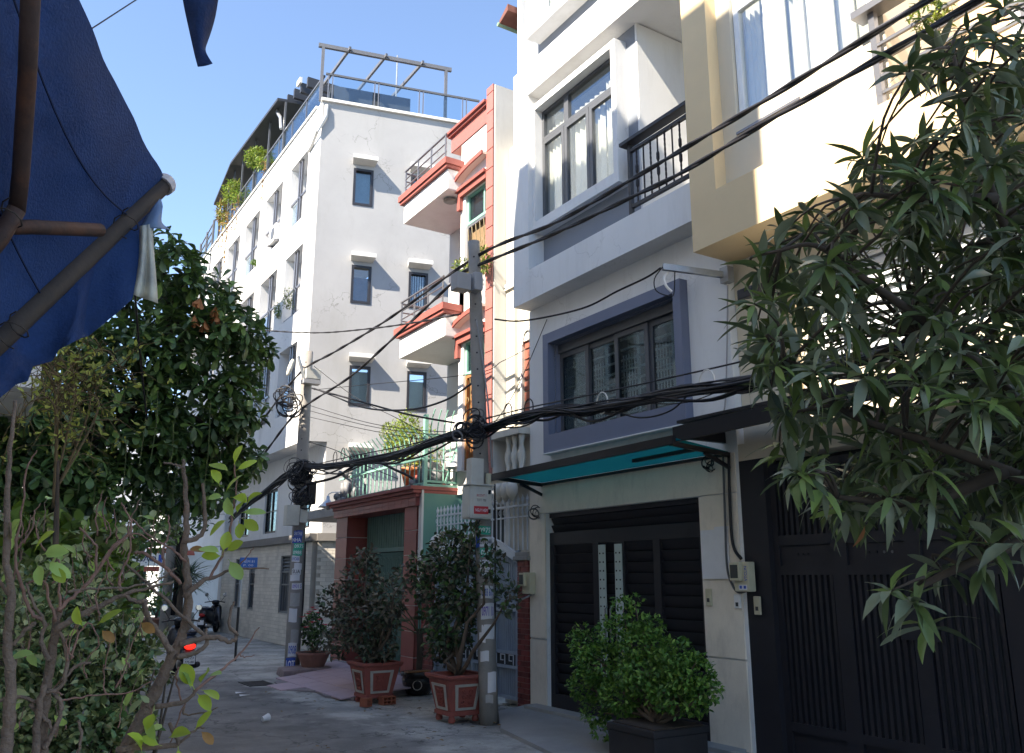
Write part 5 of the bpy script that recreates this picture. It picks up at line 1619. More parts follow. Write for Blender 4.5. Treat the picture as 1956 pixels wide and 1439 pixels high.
for k, (v0, v1) in enumerate(((775, 822), (785, 828), (797, 838))):
    cable(('highest', 'middle', 'lowest')[k] + ' of three hair thin wires from far pole across the gable', line([(592, v0, 5.6), (700, v0 + 32 - 4 * k, 5.8), (800, v1, 6.0), (900, v1 + 4, 6.0)]), .006)
cable('thin wire slung from the far pole head to the gable', line([(600, 700, 5.6), (680, 760, 6), (760, 800, 6.2), (850, 850, 6.4)]), .007)
cable('sagging hair wire with tie from far pole to mint railing', line([(590, 845, 5.6), (640, 860, 5.8), (700, 890, 6.2), (760, 915, 6.6)]), .008)
cable('second heavy lead from far pole under the bundle to terrace', line([(585, 925, 5.6), (640, 912, 5.9), (700, 880, 6.2), (760, 900, 6.4), (790, 915, 6.6)]), .026)
cable('wire climbing from the near pole up the pale side wall', line([(925, 830, 5.9), (965, 780, 6.4), (1000, 715, 6.8), (1045, 610, 6.86)]), .006)
cable('thin wire from slate window bracket to near pole foot boxes', line([(1000, 670, 6.7), (960, 690, 6.3), (900, 715, 5.8), (700, 735, 5.8), (600, 745, 5.6)]), .006)
cable('loose drop wire hanging below the bundle at slate window', line([(1320, 748, 5.75), (1280, 785, 5.75), (1220, 798, 5.75), (1160, 780, 5.75)]), .009)
cable('grey lead drooping from near pole to left electric meter', line([(945, 1105, 5.95), (965, 1130, 6.2), (990, 1145, 6.5), (1012, 1138, 6.8), (1019, 1130, 6.86)]), .012, m=mat('pale_grey_cable', (.3, .3, .31), .5))
cable('pale cable running down the near pole shaft', [T1 + Vector((0, -.1, -1.2)), T1.lerp(B1, .35) + Vector((.06, -.13, 0)), T1.lerp(B1, .5) + Vector((.1, -.12, 0))], .012, m=mat('pale_grey_cable', (.3, .3, .31), .5))
cable('black cable running straight down beside the near pole', line([(945, 925, 6.0), (946, 1050, 6.0), (945, 1300, 6.02), (944, 1375, 6.02)]), .013)
cable('dark conduit lead down the pillar beside louvred gate', [ax(1392, 872, 6.84), ax(1394, 960, 6.84), ax(1400, 1040, 6.84), ax(1416, 1068, 6.84)], .018)
cable('second dark lead down the pillar behind blank plate', [ax(1381, 872, 6.84), ax(1385, 1000, 6.84), ax(1389, 1085, 6.84), ax(1400, 1120, 6.84), ax(1412, 1132, 6.84), ax(1428, 1128, 6.84)], .013, m=mat('grey_cable', (.1, .1, .105), .5))
cable('single wire over the blue tarpaulin against the sky', [ad(150, 70, 6.5), ad(175, 55, 6.7), ad(260, 0, 7.5), ad(330, -45, 8)], .006)
cable('dark wire drooping through the big tree to the street', [ad(258, 560, 7), ad(264, 640, 8), ad(280, 800, 9)], .01)
cable('thin grey lead down the white wall under iron bracket', [ax(1390, 545, 6.86), ax(1389, 650, 6.86), ax(1386, 760, 6.86), ax(1380, 800, 6.86)], .01, m=mat('pale_grey_cable', (.3, .3, .31), .5))
# iron bracket for the service wire
P = ax(1392, 527, 6.9); Q = ax(1266, 510, 6.2)
ib = thing('wire_bracket', 'galvanised iron wire bracket sticking out from the white house wall', 'bracket', P)
MB().beam(P, Q, .05, .07).build('bar', M_GALV, ib)
MB().box(P.x - .08, P.x + .02, P.y - .06, P.y + .06, P.z - .09, P.z + .09).build('wall_plate', M_GALV, ib)
MB().tube(smooth_path([Q + Vector((.08, 0, -.04)), Q + Vector((.03, .02, -.12)), Q + Vector((.04, .0, -.22)), Q + Vector((.1, -.02, -.28))], 4), .016, 6).build('white_insulator', M_WHITE, ib)
MB().tube(smooth_path([Q, Q + Vector((-.04, .1, -.12)), Q + Vector((.0, .12, -.25)), Q + Vector((.08, 0, -.33)), Q + Vector((.12, -.03, -.3)), Q + Vector((.14, -.04, -.05))], 4), .007, 5).build('loose_lead', M_CABLE, ib)

# ================================================================== PLANTERS AND POTS
M_REDCLAY = mat('red_painted_planter', (.3, .078, .06), .75, .16, 8, .15, 40, stain=(.13, .07, .06), stain_amt=.6)
M_PALEEDGE = mat('worn_pale_band', (.42, .38, .33), .85, .14, 10, .1)
M_SOIL = mat('potting_soil', (.05, .035, .025), .95, .3, 12, .5, 30)
M_BARK = mat('grey_brown_bark', (.13, .095, .07), .9, .2, 14, .5, 60)
M_STEM = mat('dark_stem', (.08, .06, .045), .9, .2, 14)
M_DEEPLEAF = mat('deep_green_leaf', (.06, .095, .05), .42, .25, 6, island=.4, trans=.15, spec=.3)
M_BRONZELEAF = mat('bronze_green_leaf', (.11, .095, .065), .42, .25, 6, island=.45, trans=.12, spec=.3)
M_MIDLEAF = mat('mid_green_leaf', (.07, .14, .035), .5, .25, 6, island=.35, trans=.2, spec=.35)
M_LIMELEAF = mat('fresh_lime_leaf', (.13, .22, .03), .5, .2, 6, island=.3, trans=.3, spec=.35)
def square_planter(x, y, W, H, label, proto=None):
    t = thing('square_planter', label, 'planter', (x + W / 2, y + W / 2, 0), 'square red planters on the pavement')
    if proto is not None:
        for ch in proto.children:
            c = part_copy(ch, (0, 0, 0), t)
            for g_ in ch.children:
                part_copy(g_, (0, 0, 0), c)
        return t
    cx, cy = x + W / 2, y + W / 2
    def ring(hw, z):
        return [Vector((cx - hw, cy - hw, z)), Vector((cx + hw, cy - hw, z)), Vector((cx + hw, cy + hw, z)), Vector((cx - hw, cy + hw, z))]
    hb, ht = W * .34, W * .48
    MB().hexa(ring(hb, .1) + ring(ht, H - .06)).build('body', M_REDCLAY, t, bevel=.01)
    b = MB()
    for (h0, z0, h1, z1) in ((ht + .012, H - .062, ht + .035, H - .03), (ht + .035, H - .0295, ht + .035, H)):
        for s in range(4):
            a, c = ring(h0, z0), ring(h1, z1)
            ai, ci = ring(h0 - .06, z0), ring(h1 - .06, z1)
            j = (s + 1) % 4
            b.hexa([a[s], a[j], ai[j], ai[s], c[s], c[j], ci[j], ci[s]])
    b.build('rim', M_REDCLAY, t)
    MB().quad(*ring(ht - .03, H - .055)).build('soil', M_SOIL, t)
    MB().hexa(ring(hb + .02, .08) + ring(hb + .02, .13)).build('base_moulding', M_REDCLAY, t, bevel=.008)
    for dx, dy in ((-1, -1), (1, -1), (1, 1), (-1, 1)):
        MB().lathe([(.04, 0), (.05, .03), (.035, .08)], (cx + dx * hb * .85, cy + dy * hb * .85, 0), 8).build('foot', M_REDCLAY, t)
    rng_ = random.Random(3)
    for s in range(4):
        a0, a1 = ring(hb, .1)[s], ring(hb, .1)[(s + 1) % 4]
        c0, c1 = ring(ht, H - .06)[s], ring(ht, H - .06)[(s + 1) % 4]
        nrm = (a1 - a0).cross(c0 - a0).normalized()
        F = lambda p, q, o_=0: a0.lerp(a1, p).lerp(c0.lerp(c1, p), q) + nrm * o_
        b = MB()
        for (p0, q0, p1, q1) in ((.16, .12, .24, .88), (.76, .12, .84, .88), (.24, .12, .76, .19), (.24, .81, .76, .88)):
            b.hexa([F(p0, q0, .001), F(p1, q0, .001), F(p1, q1, .001), F(p0, q1, .001), F(p0, q0, .014), F(p1, q0, .014), F(p1, q1, .014), F(p0, q1, .014)])
        b = b.build('pale_frame', M_PALEEDGE, t)
        r_ = MB()
        for sx in (-1, 1):
            for k in range(3):
                cq, cp = .35 + .16 * k, .5 + sx * .1
                r_.tube([F(cp + sx * .05 * math.cos(i * .7) * (1 - i / 14), cq + .07 * math.sin(i * .7) * (1 - i / 14), .008) for i in range(11)], .009, 5)
        r_.tube([F(.5 + .04 * math.cos(i * .7), .52 + .05 * math.sin(i * .7), .01) for i in range(10)], .011, 5)
        r_.tube([F(.32 + .36 * i / 8, .26 + .03 * math.sin(i * .8), .008) for i in range(9)], .009, 5)
        r_.build('relief', M_REDCLAY, b, smooth=True)
    return t
PA = gz(692, 1349); PB = gz(872, 1390)
W_ = .6; H_ = .58
plA = square_planter(PA.x - .0, PA.y, W_, H_, 'square red planter with scroll relief standing on bricks by the pink ramp')
plB = square_planter(PB.x - .02, PB.y + .2, W_, H_, 'square red planter with scroll relief close beside the near pole', plA)
# hollow bricks propping the first planter
M_HOLLOW = mat('hollow_red_brick', (.3, .09, .05), .8, .15, 10, .1)
for k, (dx, dy, rz, lab) in enumerate(((.38, -.02, .1, 'hollow red brick with six holes under planter front'), (.03, -.06, .5, 'broken hollow red brick at the planter corner'))):
    t = thing('hollow_brick', lab, 'brick', (PA.x + dx, PA.y + dy, 0))
    T = frame_xyz((PA.x + dx, PA.y + dy, 0.0), (math.cos(rz), math.sin(rz), 0), (-math.sin(rz), math.cos(rz), 0))
    MB(T).wall(-.1, .1, -.08, .08, 0, .11, []) if False else None
    b = MB(T)
    L_ = .2 if k == 0 else .1
    nh = 3 if k == 0 else 2
    for i in range(nh + 1):
        x = -L_ / 2 + L_ * i / nh
        b.box(x - .007, x + .007, -.07, .07, .0, .115)
    for zz in (0, .05, .1):
        b.box(-L_ / 2 + .008, L_ / 2 - .008, -.069, .069, zz + .001, zz + .014)
    b.build('body', M_HOLLOW, t)
def stems(parent, base, tips, r, m=M_BARK, wob=.05, seed=0, name='stem'):
    q = random.Random(seed)
    for k, tip in enumerate(tips):
        pts = []
        for i in range(7):
            f = i / 6
            p = Vector(base).lerp(Vector(tip), f)
            if 0 < i < 6:
                p += Vector((q.gauss(0, wob), q.gauss(0, wob), 0)) * math.sin(f * 3.14)
            pts.append(p)
        MB().tube(pts, [r * (1 - .75 * i / 6) for i in range(7)], 6).build(name, m, parent, smooth=True)
def bush(label, cat, base, blobs, n, L, shape, mats, stem_r, seed, group=None, name='potted_bush', hollow=.3, n_obj=0):
    t = thing(name, label, cat, base, group)
    stems(t, base, [b[0] for b in blobs], stem_r, seed=seed)
    tot = sum(b[1][0] * b[1][1] * b[1][2] for b in blobs)
    xf = []
    for c, rad in blobs:
        xf += scatter_leaves(c, rad, max(20, int(n * rad[0] * rad[1] * rad[2] / tot)), L, hollow)
    leaves(t, 'leaf', shape, mats, xf, n_obj)
    return t
def blobs_uv(X, lst, dep=.8):
    """measured on the plane x = X: (u, v, half width px, half height px)"""
    out = []
    for u, v, hw, hh in lst:
        c = ax(u, v, X)
        e = (ax(u + hw, v, X) - c); d = abs((c - EYE).dot(LOOK))
        k = d / FPX
        out.append(((c.x, c.y, c.z), (hw * k * dep, hw * k, hh * k)))
    return out
cA = Vector((PA.x + W_ / 2, PA.y + W_ / 2, H_ - .06)); cB = Vector((PB.x - .02 + W_ / 2, PB.y + .2 + W_ / 2, H_ - .06))
bush('dark leaved camellia bush growing in the planter by pink ramp', 'bush', cA, blobs_uv(cA.x, [(690, 1110, 50, 50), (640, 1150, 40, 35), (700, 1190, 75, 55), (650, 1220, 45, 35), (740, 1150, 45, 45), (720, 1240, 50, 30), (700, 1065, 30, 20), (770, 1110, 28, 40)]), 3300, .085, LEAF_OVATE, [M_DEEPLEAF, M_BRONZELEAF, M_BRONZELEAF], .03, 1)
bush('taller bronze leaved camellia bush in the planter beside near pole', 'bush', cB, blobs_uv(cB.x, [(860, 1060, 55, 50), (830, 1130, 45, 60), (885, 1120, 50, 60), (860, 1200, 60, 50), (800, 1090, 25, 40), (940, 1080, 30, 40), (970, 1140, 30, 35), (840, 1240, 35, 30), (900, 1030, 30, 30)]), 3300, .085, LEAF_OVATE, [M_DEEPLEAF, M_BRONZELEAF, M_DEEPLEAF, M_MIDLEAF], .035, 2)
# dark glazed round pot with fan palm
c = gz(793, 1330)
c = Vector((c.x + .15, c.y + .2, 0))
pp = thing('round_pot', 'dark glazed round pot with ring emblem by brick pier', 'pot', c)
M_GLAZE = mat('dark_brown_glaze', (.022, .018, .016), .25, .2, 8)
MB().lathe([(.17, 0), (.19, .02), (.255, .16), (.27, .24), (.25, .27), (.285, .28), (.29, .34), (.25, .345), (.24, .3)], c, 24).build('body', M_GLAZE, pp, smooth=True)
d_ = Vector((-.5, -.86, 0))
MB().tube([c + d_ * .262 + Vector((0, 0, .16)) + Vector((.86, -.5, 0)) * .07 * math.cos(i * .4) + Vector((0, 0, 1)) * .07 * math.sin(i * .4) + d_ * -.01 * abs(math.cos(i * .4)) for i in range(17)], .008, 6).build('ring_emblem', M_PALEEDGE, pp)
MB().box(c.x - .28, c.x + .12, c.y - .2, c.y - .05, .35, .37).build('plank', M_WOOD, pp)
pm = thing('fan_palm', 'small fan palm with split leaves in the dark glazed pot', 'palm', c + Vector((0, 0, .3)))
MB().tube([c + Vector((0, 0, .28)), c + Vector((.02, 0, .7)), c + Vector((0, .02, 1.0))], [.05, .06, .05], 8).build('trunk', M_STEM, pm)
M_PALM = mat('palm_leaf', (.06, .1, .04), .5, .2, 5, trans=.15)
q = random.Random(5)
for k in range(11):
    a = k * 2.4; el = q.uniform(.1, 1.0)
    d = Vector((math.cos(a) * math.cos(el), math.sin(a) * math.cos(el), math.sin(el)))
    s0 = c + Vector((0, 0, .9)); tip = s0 + d * q.uniform(.35, .55)
    MB().tube([s0, s0.lerp(tip, .5) + Vector((0, 0, .04)), tip], .008, 5).build('leaf_stalk', M_PALM, pm)
    xs = []
    side = d.cross(Vector((0, 0, 1))).normalized(); upv = side.cross(d)
    for j in range(13):
        b_ = (j - 6) / 6 * 1.25
        xs.append(leaf_matrix(tip, d * math.cos(b_) + side * math.sin(b_), upv, .34 * (1 - .12 * abs(b_)), 1.2))
    o = leaves(pm, 'fan', LEAF_BLADE, M_PALM, xs, 0, 'fan')
    del o['kind']
# terracotta bowl on legs with red flowered shrub
c = gz(597, 1288)
bw_ = thing('footed_bowl', 'terracotta bowl on four stub feet right of the far pole', 'pot', c)
M_OLDCLAY = mat('weathered_terracotta', (.3, .15, .12), .85, .15, 8, .1, stain=(.18, .12, .1), stain_amt=.4)
MB().lathe([(.16, .1), (.2, .12), (.28, .3), (.31, .37), (.335, .375), (.335, .41), (.29, .41), (.28, .38)], c, 22).build('bowl', M_OLDCLAY, bw_, smooth=False)
MB().lathe([(.01, .385), (.29, .386)], c, 18).build('soil', M_SOIL, bw_)
for k in range(4):
    a = k * 1.57 + .5
    MB().lathe([(.045, 0), (.035, .06), (.055, .13)], c + Vector((.17 * math.cos(a), .17 * math.sin(a), 0)), 8).build('foot', M_OLDCLAY, bw_)
fb = bush('small shrub with red flowers in the footed terracotta bowl', 'shrub', c + Vector((0, 0, .38)), blobs_uv(c.x, [(598, 1195, 24, 24), (585, 1210, 18, 20), (612, 1215, 18, 22), (600, 1225, 16, 14)]), 620, .08, LEAF_OVATE, [M_MIDLEAF, M_DEEPLEAF], .02, 4, name='flowering_shrub')
M_REDPETAL = mat('red_petal', (.55, .02, .06), .5, .1, 9, trans=.2)
for (u, v) in ((584, 1200), (611, 1185), (597, 1190), (588, 1174), (597, 1162), (602, 1166), (592, 1170), (578, 1180), (622, 1195), (608, 1172)):
    p = ax(u, v, c.x - .25)
    xs = [leaf_matrix(p, Vector((math.cos(i * 1.25), math.sin(i * 1.25), .5)), Vector((0, 0, 1)), .085, 1.3) for i in range(5)]
    o = leaves(fb, 'flower', LEAF_OVATE, M_REDPETAL, xs, 0, 'flower'); del o['kind']
# black box planter with clipped orange jasmine, front right
c = gz(1272, 1478)
bxp = thing('box_planter', 'matt black square box planter before the louvred gate', 'planter', c)
M_BLACKBOX = mat('matt_black_fibreclay', (.022, .02, .022), .6, .2, 8, .05)
hw = .335
zt_ = ay(1272, 1385, c.y).z
MB().box(c.x - hw, c.x + hw, c.y - hw + .1, c.y + hw + .1, 0, zt_ - .06).build('box', M_BLACKBOX, bxp, bevel=.012)
MB().box(c.x - hw - .012, c.x + hw + .012, c.y - hw + .088, c.y + hw + .112, zt_ - .058, zt_).build('rim', M_BLACKBOX, bxp, bevel=.008)
MB().box(c.x - hw + .03, c.x + hw - .03, c.y - hw + .13, c.y + hw + .07, zt_, zt_ + .012).build('soil', M_SOIL, bxp)
M_JAS = mat('jasmine_leaf', (.08, .19, .035), .42, .25, 5, island=.4, trans=.22, spec=.35)
M_JAS2 = mat('young_jasmine_leaf', (.18, .32, .06), .42, .25, 5, island=.3, trans=.25, spec=.35)
cb_ = Vector((c.x, c.y + .1, zt_))
lst = [(1098, 1222, 20, 14), (1362, 1312, 24, 14), (1212, 1150, 16, 18), (1108, 1200, 16, 12), (1330, 1265, 22, 16), (1190, 1165, 26, 28), (1175, 1210, 40, 30), (1120, 1235, 34, 32), (1230, 1230, 50, 40), (1290, 1255, 45, 35), (1150, 1270, 60, 40), (1240, 1290, 70, 45), (1320, 1290, 50, 40), (1120, 1310, 40, 30), (1200, 1330, 60, 36), (1290, 1330, 60, 36), (1345, 1320, 38, 26), (1140, 1360, 32, 28), (1150, 1395, 26, 18), (1330, 1350, 30, 20), (1240, 1200, 34, 26)]
jb = bush('dense bright green jasmine bush in the black box planter', 'bush', cb_, blobs_uv(c.x + .05, lst, .9), 9500, .048, LEAF_OVATE, [M_JAS, M_JAS, M_JAS2], .022, 6, hollow=.45)

# terrace greenery and window boxes
c = ax(785, 912, 7.3)
tp = thing('terracotta_pot', 'orange terracotta pot on the terrace corner', 'pot', c - Vector((0, 0, .2)))
MB().lathe([(.12, -.2), (.2, .1), (.22, .12), (.22, .18), (.18, .18)], c, 16).build('body', mat('orange_clay', (.45, .16, .06), .7), tp, smooth=True)
M_SUNLEAF = mat('yellow_green_fig_leaf', (.2, .24, .04), .45, .25, 6, island=.4, trans=.3)
bush('sunlit yellow green weeping fig growing on the terrace', 'tree', c + Vector((0, 0, .1)), blobs_uv(7.5, [(780, 810, 26, 26), (750, 830, 30, 24), (790, 840, 36, 30), (760, 860, 34, 26), (820, 835, 22, 20), (800, 880, 36, 28), (790, 905, 26, 22), (835, 880, 20, 24)]), 3000, .1, LEAF_LANCE, [M_SUNLEAF, M_SUNLEAF, M_LIMELEAF], .03, 7, name='terrace_fig')
for k, (u, v, hw, hh, X, lab, mm) in enumerate(((885, 508, 24, 14, 6.5, 'straggly plant box at upper window of red trimmed house', [M_MIDLEAF, M_SUNLEAF]), (922, 495, 14, 24, 6.6, 'fern tufts by the salmon pilaster at upper window', [M_MIDLEAF, M_SUNLEAF]),
    (490, 302, 25, 18, FX - .05, 'yellow green bush on the roof edge nearest the glass', [M_SUNLEAF, M_LIMELEAF]), (445, 366, 23, 22, FX - .05, 'yellow bush spilling over the roof parapet further along', [M_SUNLEAF, M_LIMELEAF]), (425, 405, 14, 26, FX - .05, 'withered brown creeper at the far roof end', [mat('dry_creeper_leaf', (.25, .15, .05), .7, .2, 8, island=.3), M_SUNLEAF]),
    (550, 570, 13, 22, FX - .05, 'hanging fern basket in second storey loggia nearest corner', [M_SUNLEAF, M_MIDLEAF]), (531, 592, 8, 16, FX - .05, 'hanging fern basket in second loggia from the corner', [M_SUNLEAF, M_MIDLEAF]), (486, 502, 8, 5, FX, 'small green pot plant on a top storey loggia sill', [M_MIDLEAF, M_LIMELEAF]), (1778, 30, 40, 30, 6.5, 'leafy creeper on the steel balcony of yellow house', [M_SUNLEAF, M_MIDLEAF]))):
    bl_ = blobs_uv(X, [(u, v, hw, hh), (u + hw * .4, v + hh * .6, hw * .6, hh * .6)])
    p0 = Vector(bl_[0][0]) - Vector((0, 0, bl_[0][1][2]))
    bush(lab, 'plant', p0, bl_, 700 if k in (2, 3, 4) else 260, .15 if k in (2, 3, 4) else .08, LEAF_LANCE, mm, .01, 20 + k, name='balcony_plant')
for k, (u, v) in enumerate(((428, 430), (436, 425), (447, 400), (455, 395), (505, 330), (420, 450), (432, 470))):
    p = ax(u, v - 20, FX - .03)
    q = random.Random(k)
    pts = [p + Vector((-.02 * i % .03, .05 * math.sin(i + k), -.22 * i)) for i in range(7)]
    t = thing('hanging_creeper', ('short', 'long', 'bare', 'dry', 'lone', 'far', 'trailing')[k] + ' dry creeper strand hanging on the white parapet of far building', 'creeper', p)
    MB().tube(pts, .012, 4).build('stem', mat('dry_creeper', (.22, .13, .05), .8), t)
    leaves(t, 'leaf', LEAF_LANCE, [MATS['dry_creeper_leaf']], [leaf_matrix(pt + rv() * .05, (rv() + Vector((0, 0, -1))), rv(), .14) for pt in pts for _ in range(7)])

# street-name sign
c = gz(449, 1263)
top = ay(462, 1045, c.y)
sg = thing('street_sign', 'blue lane number plate on a slim black post', 'street sign', c)
MB().tube([c, ay(456, 1160, c.y)], .03, 8).build('post', M_IRON, sg)
MB().tube([ay(456, 1160, c.y), ay(461, 1095, c.y)], .035, 8).build('upper_post', M_GALV, sg)
R3 = Vector((.86, -.5, 0)); N3 = Vector((-.5, -.86, 0))
pc = ay(475, 1075, c.y)
T = frame_xyz(pc, R3, N3)
MB(T).box(-.2, .2, -.008, .008, -.115, .115).build('plate', mat('street_sign_blue', (.04, .16, .5), .45), sg)
text_part('lettering', 'HẺM 81', pc + N3 * .009 + Vector((0, 0, .035)), R3, (0, 0, 1), .08, M_WHITEINK, sg, .27)
text_part('lettering', 'P. 00', pc + N3 * .009 + Vector((0, 0, -.06)), R3, (0, 0, 1), .045, M_WHITEINK, sg, .22)

# ================================================================== SCOOTERS
M_BIKE = mat('black_scooter_plastic', (.012, .012, .016), .3, .1, 8, coat=.3)
M_SEAT = mat('dark_navy_vinyl', (.012, .02, .05), .55, .1, 8)
M_TYRE = mat('tyre_rubber', (.02, .02, .02), .85, .1, 20)
M_CHROME = mat('worn_chrome', (.55, .55, .56), .2, .05, 8, metal=.9)
M_TAIL = mat('red_tail_lamp', (.6, .02, .02), .25, .05, 8, emit=(1, .02, .015), emit_s=.5)
M_TAILOFF = mat('red_reflector', (.4, .02, .02), .25, .05, 8)
def scooter(loc, heading, label, lit, plate):
    t = thing('scooter', label, 'scooter', loc)
    f = Vector((math.sin(heading), math.cos(heading), 0)); r = Vector((f.y, -f.x, 0))
    T = frame_xyz(loc, r, f)                      # x right, y forward
    def wheel(y):
        w_ = MB()
        c = T @ Vector((0, y, .26))
        w_.tube([c + f * .215 * math.cos(i * .3927) + Vector((0, 0, 1)) * .215 * math.sin(i * .3927) for i in range(17)], .048, 8)
        w_ = w_.build('wheel', M_TYRE, t, smooth=True)
        MB().lathe([(.15, -.025), (.17, 0), (.15, .025), (.03, .04)], c, 16, axis=r).build('rim', M_CHROME, w_)
    wheel(-.6); wheel(.62)
    def loft(name, secs, m, par=t):
        """secs: (y, z centre, half width, half height)"""
        b = MB(); n = 12; vs = []; fs = []
        for y, z, hw_, hh in secs:
            for j in range(n):
                a = 6.283 * j / n
                ca_, sa = math.cos(a), math.sin(a)
                vs.append(T @ Vector((hw_ * math.copysign(abs(ca_) ** .7, ca_), y, z + hh * math.copysign(abs(sa) ** .7, sa))))
        for i in range(len(secs) - 1):
            for j in range(n):
                fs.append((i * n + j, i * n + (j + 1) % n, (i + 1) * n + (j + 1) % n, (i + 1) * n + j))
        fs += [tuple(range(n - 1, -1, -1)), tuple((len(secs) - 1) * n + j for j in range(n))]
        return b.add(vs, fs).build(name, m, par, smooth=True)
    loft('tail_body', [(-.86, .66, .09, .07), (-.78, .7, .14, .12), (-.5, .62, .17, .17), (-.1, .55, .15, .2), (.0, .45, .13, .2)], M_BIKE)
    loft('seat', [(-.78, .83, .1, .03), (-.6, .84, .15, .06), (-.2, .8, .14, .05), (.02, .78, .09, .04)], M_SEAT)
    loft('floor_board', [(-.05, .3, .14, .06), (.2, .28, .16, .04), (.42, .34, .15, .06)], M_BIKE)
    loft('leg_shield', [(.36, .34, .18, .08), (.42, .6, .22, .28), (.5, .72, .2, .22), (.56, .7, .1, .14)], M_BIKE)
    loft('headset', [(.3, 1.02, .1, .05), (.4, 1.0, .13, .08), (.52, .95, .08, .06)], M_BIKE)
    loft('front_fender', [(.42, .48, .05, .04), (.62, .55, .07, .05), (.85, .42, .05, .04)], M_BIKE)
    loft('rear_fender', [(-.92, .34, .11, .1), (-.86, .48, .12, .09), (-.7, .56, .1, .06)], M_BIKE)
    loft('engine', [(-.66, .27, .1, .08), (-.3, .28, .12, .1), (-.05, .3, .08, .07)], M_BIKE)
    MB().tube([T @ Vector((.15, -.88, .32)), T @ Vector((.17, -.55, .28)), T @ Vector((.15, -.25, .22))], [.05, .055, .02], 10).build('exhaust', M_CHROME if not lit else M_BIKE, t, smooth=True)
    MB().tube([T @ Vector((-.34, .3, 1.0)), T @ Vector((-.15, .36, 1.03)), T @ Vector((.15, .36, 1.03)), T @ Vector((.34, .3, 1.0))], .017, 8).build('handlebar', M_BIKE, t)
    for s in (-1, 1):
        m_ = MB().tube([T @ Vector((s * .2, .36, 1.04)), T @ Vector((s * .3, .38, 1.2))], .008, 6).build('mirror_stalk', M_BIKE, t)
        MB().lathe([(.06, 0), (.065, .01), (.05, .025)], T @ Vector((s * .31, .38, 1.25)), 12, axis=-f).build('mirror', M_CHROME, m_)
    MB().lathe([(.001, -.03), (.09, -.012), (.1, .01), (.06, .03)], T @ Vector((0, -.87, .63)), 14, 1, .6, axis=-f).build('tail_lamp', M_TAIL if lit else M_TAILOFF, t, smooth=True)
    q = MB(T).box(-.095, .095, -.935, -.928, .33, .47).build('number_plate', M_PAPER, t)
    if plate:
        o_ = T @ Vector((0, -.937, .435)); text_part('lettering', plate[0], o_, r, (0, 0, 1), .042, M_BLACKINK, q, .14, .01)
        o_ = T @ Vector((0, -.937, .368)); text_part('lettering', plate[1], o_, r, (0, 0, 1), .042, M_BLACKINK, q, .15, .01)
    MB().tube([T @ Vector((-.16, -.82, .86)), T @ Vector((0, -.92, .87)), T @ Vector((.16, -.82, .86)), T @ Vector((.15, -.5, .86))], .012, 6).build('grab_rail', M_CHROME if not lit else M_BIKE, t)
    return t
c = gz(345, 1304)
scooter(Vector((c.x + .09, c.y + .6, 0)), .05, 'black scooter seen from behind with glowing red tail lamp', True, ('59-Z3', '775.88'))
c = gz(398, 1212)
scooter(Vector((c.x + .1, c.y + .3, 0)), .55, 'dark parked scooter with round mirror by the cream brick wall', False, None)
# ================================================================== NEAR-SIDE HOUSES (their shade falls over the lane)
M_NEAR = mat('pale_near_plaster', (.8, .78, .74), .85, .08, 1.2, .08, 20, stain=(.38, .36, .32), stain_amt=.4, streak=.7)
M_DOOR = mat('rolled_shutter_grey', (.3, .31, .32), .5, .08, 4)
def near_house(label, x, y0, y1, h, col, seed):
    t = thing('near_side_house', label, 'house', (x, (y0 + y1) / 2, 0))
    holes = []
    q = random.Random(seed)
    fl = int(h // 3.2)
    n = max(1, int((y1 - y0) // 2.6))
    for f in range(fl):
        for k in range(n):
            c = y0 + (y1 - y0) * (k + .5) / n
            holes.append((c - .7, c + .7, .1 + f * 3.2 if f == 0 else f * 3.2 + .9, f * 3.2 + 2.5))
    b = MB().wall(y0, y1, x - .25, x, 0, h, holes)
    b.box(x - 7, x - .252, y0, y0 + .2, 0, h).box(x - 7, x - .252, y1 - .2, y1, 0, h).box(x - 7, x - .252, y0 + .2, y1 - .2, h - .3, h - .1).box(x - 7, x - 6.8, y0 + .2, y1 - .2, 0, h - .3)
    b.build('wall', col, t)
    for a, c, zb, zt in holes:
        f = sash(MB(), x - .2, a, c, zb, zt, .07, .06).build('window_frame' if zb > .5 else 'door_frame', M_WFRAME, t)
        if zb > .5:
            MB().box(x - .17, x - .16, a + .06, c - .06, zb + .06, zt - .06).build('pane', M_GLASSD, f)
        else:
            MB().box(x - .18, x - .15, a + .06, c - .06, zb + .06, zt - .06).build('shutter', M_DOOR, f)
    return t
near_house('shop house with the blue awning at the near kerb', -1.0, -9, 4.15, 11.2, M_NEAR, 1)
nh = near_house('tall pale house next to the shop on the near side', -.55, 4.2, 9.0, 15.2, M_NEAR, 2)
near_house('pale house with white balcony slab seen under the awning', -.4, 9.05, 14.0, 11.2, M_NEAR, 3)
near_house('lower house behind the dark leaved tree on the near side', -.9, 14.05, 22.1, 11.3, M_NEAR, 4)
near_house('tallest house at the far end of the near side', -.6, 22.15, 40, 18.0, M_NEAR, 5)
c = ax(75, 743, .36)
bs = MB().box(-.55, .36, c.y, 13.5, c.z, c.z + .5)
bsl = thing('balcony_slab', 'white balcony slab just visible below the tarpaulin edge', 'balcony', (0, c.y + 2, c.z))
bs.build('slab', M_WHITE, bsl, bevel=.01)

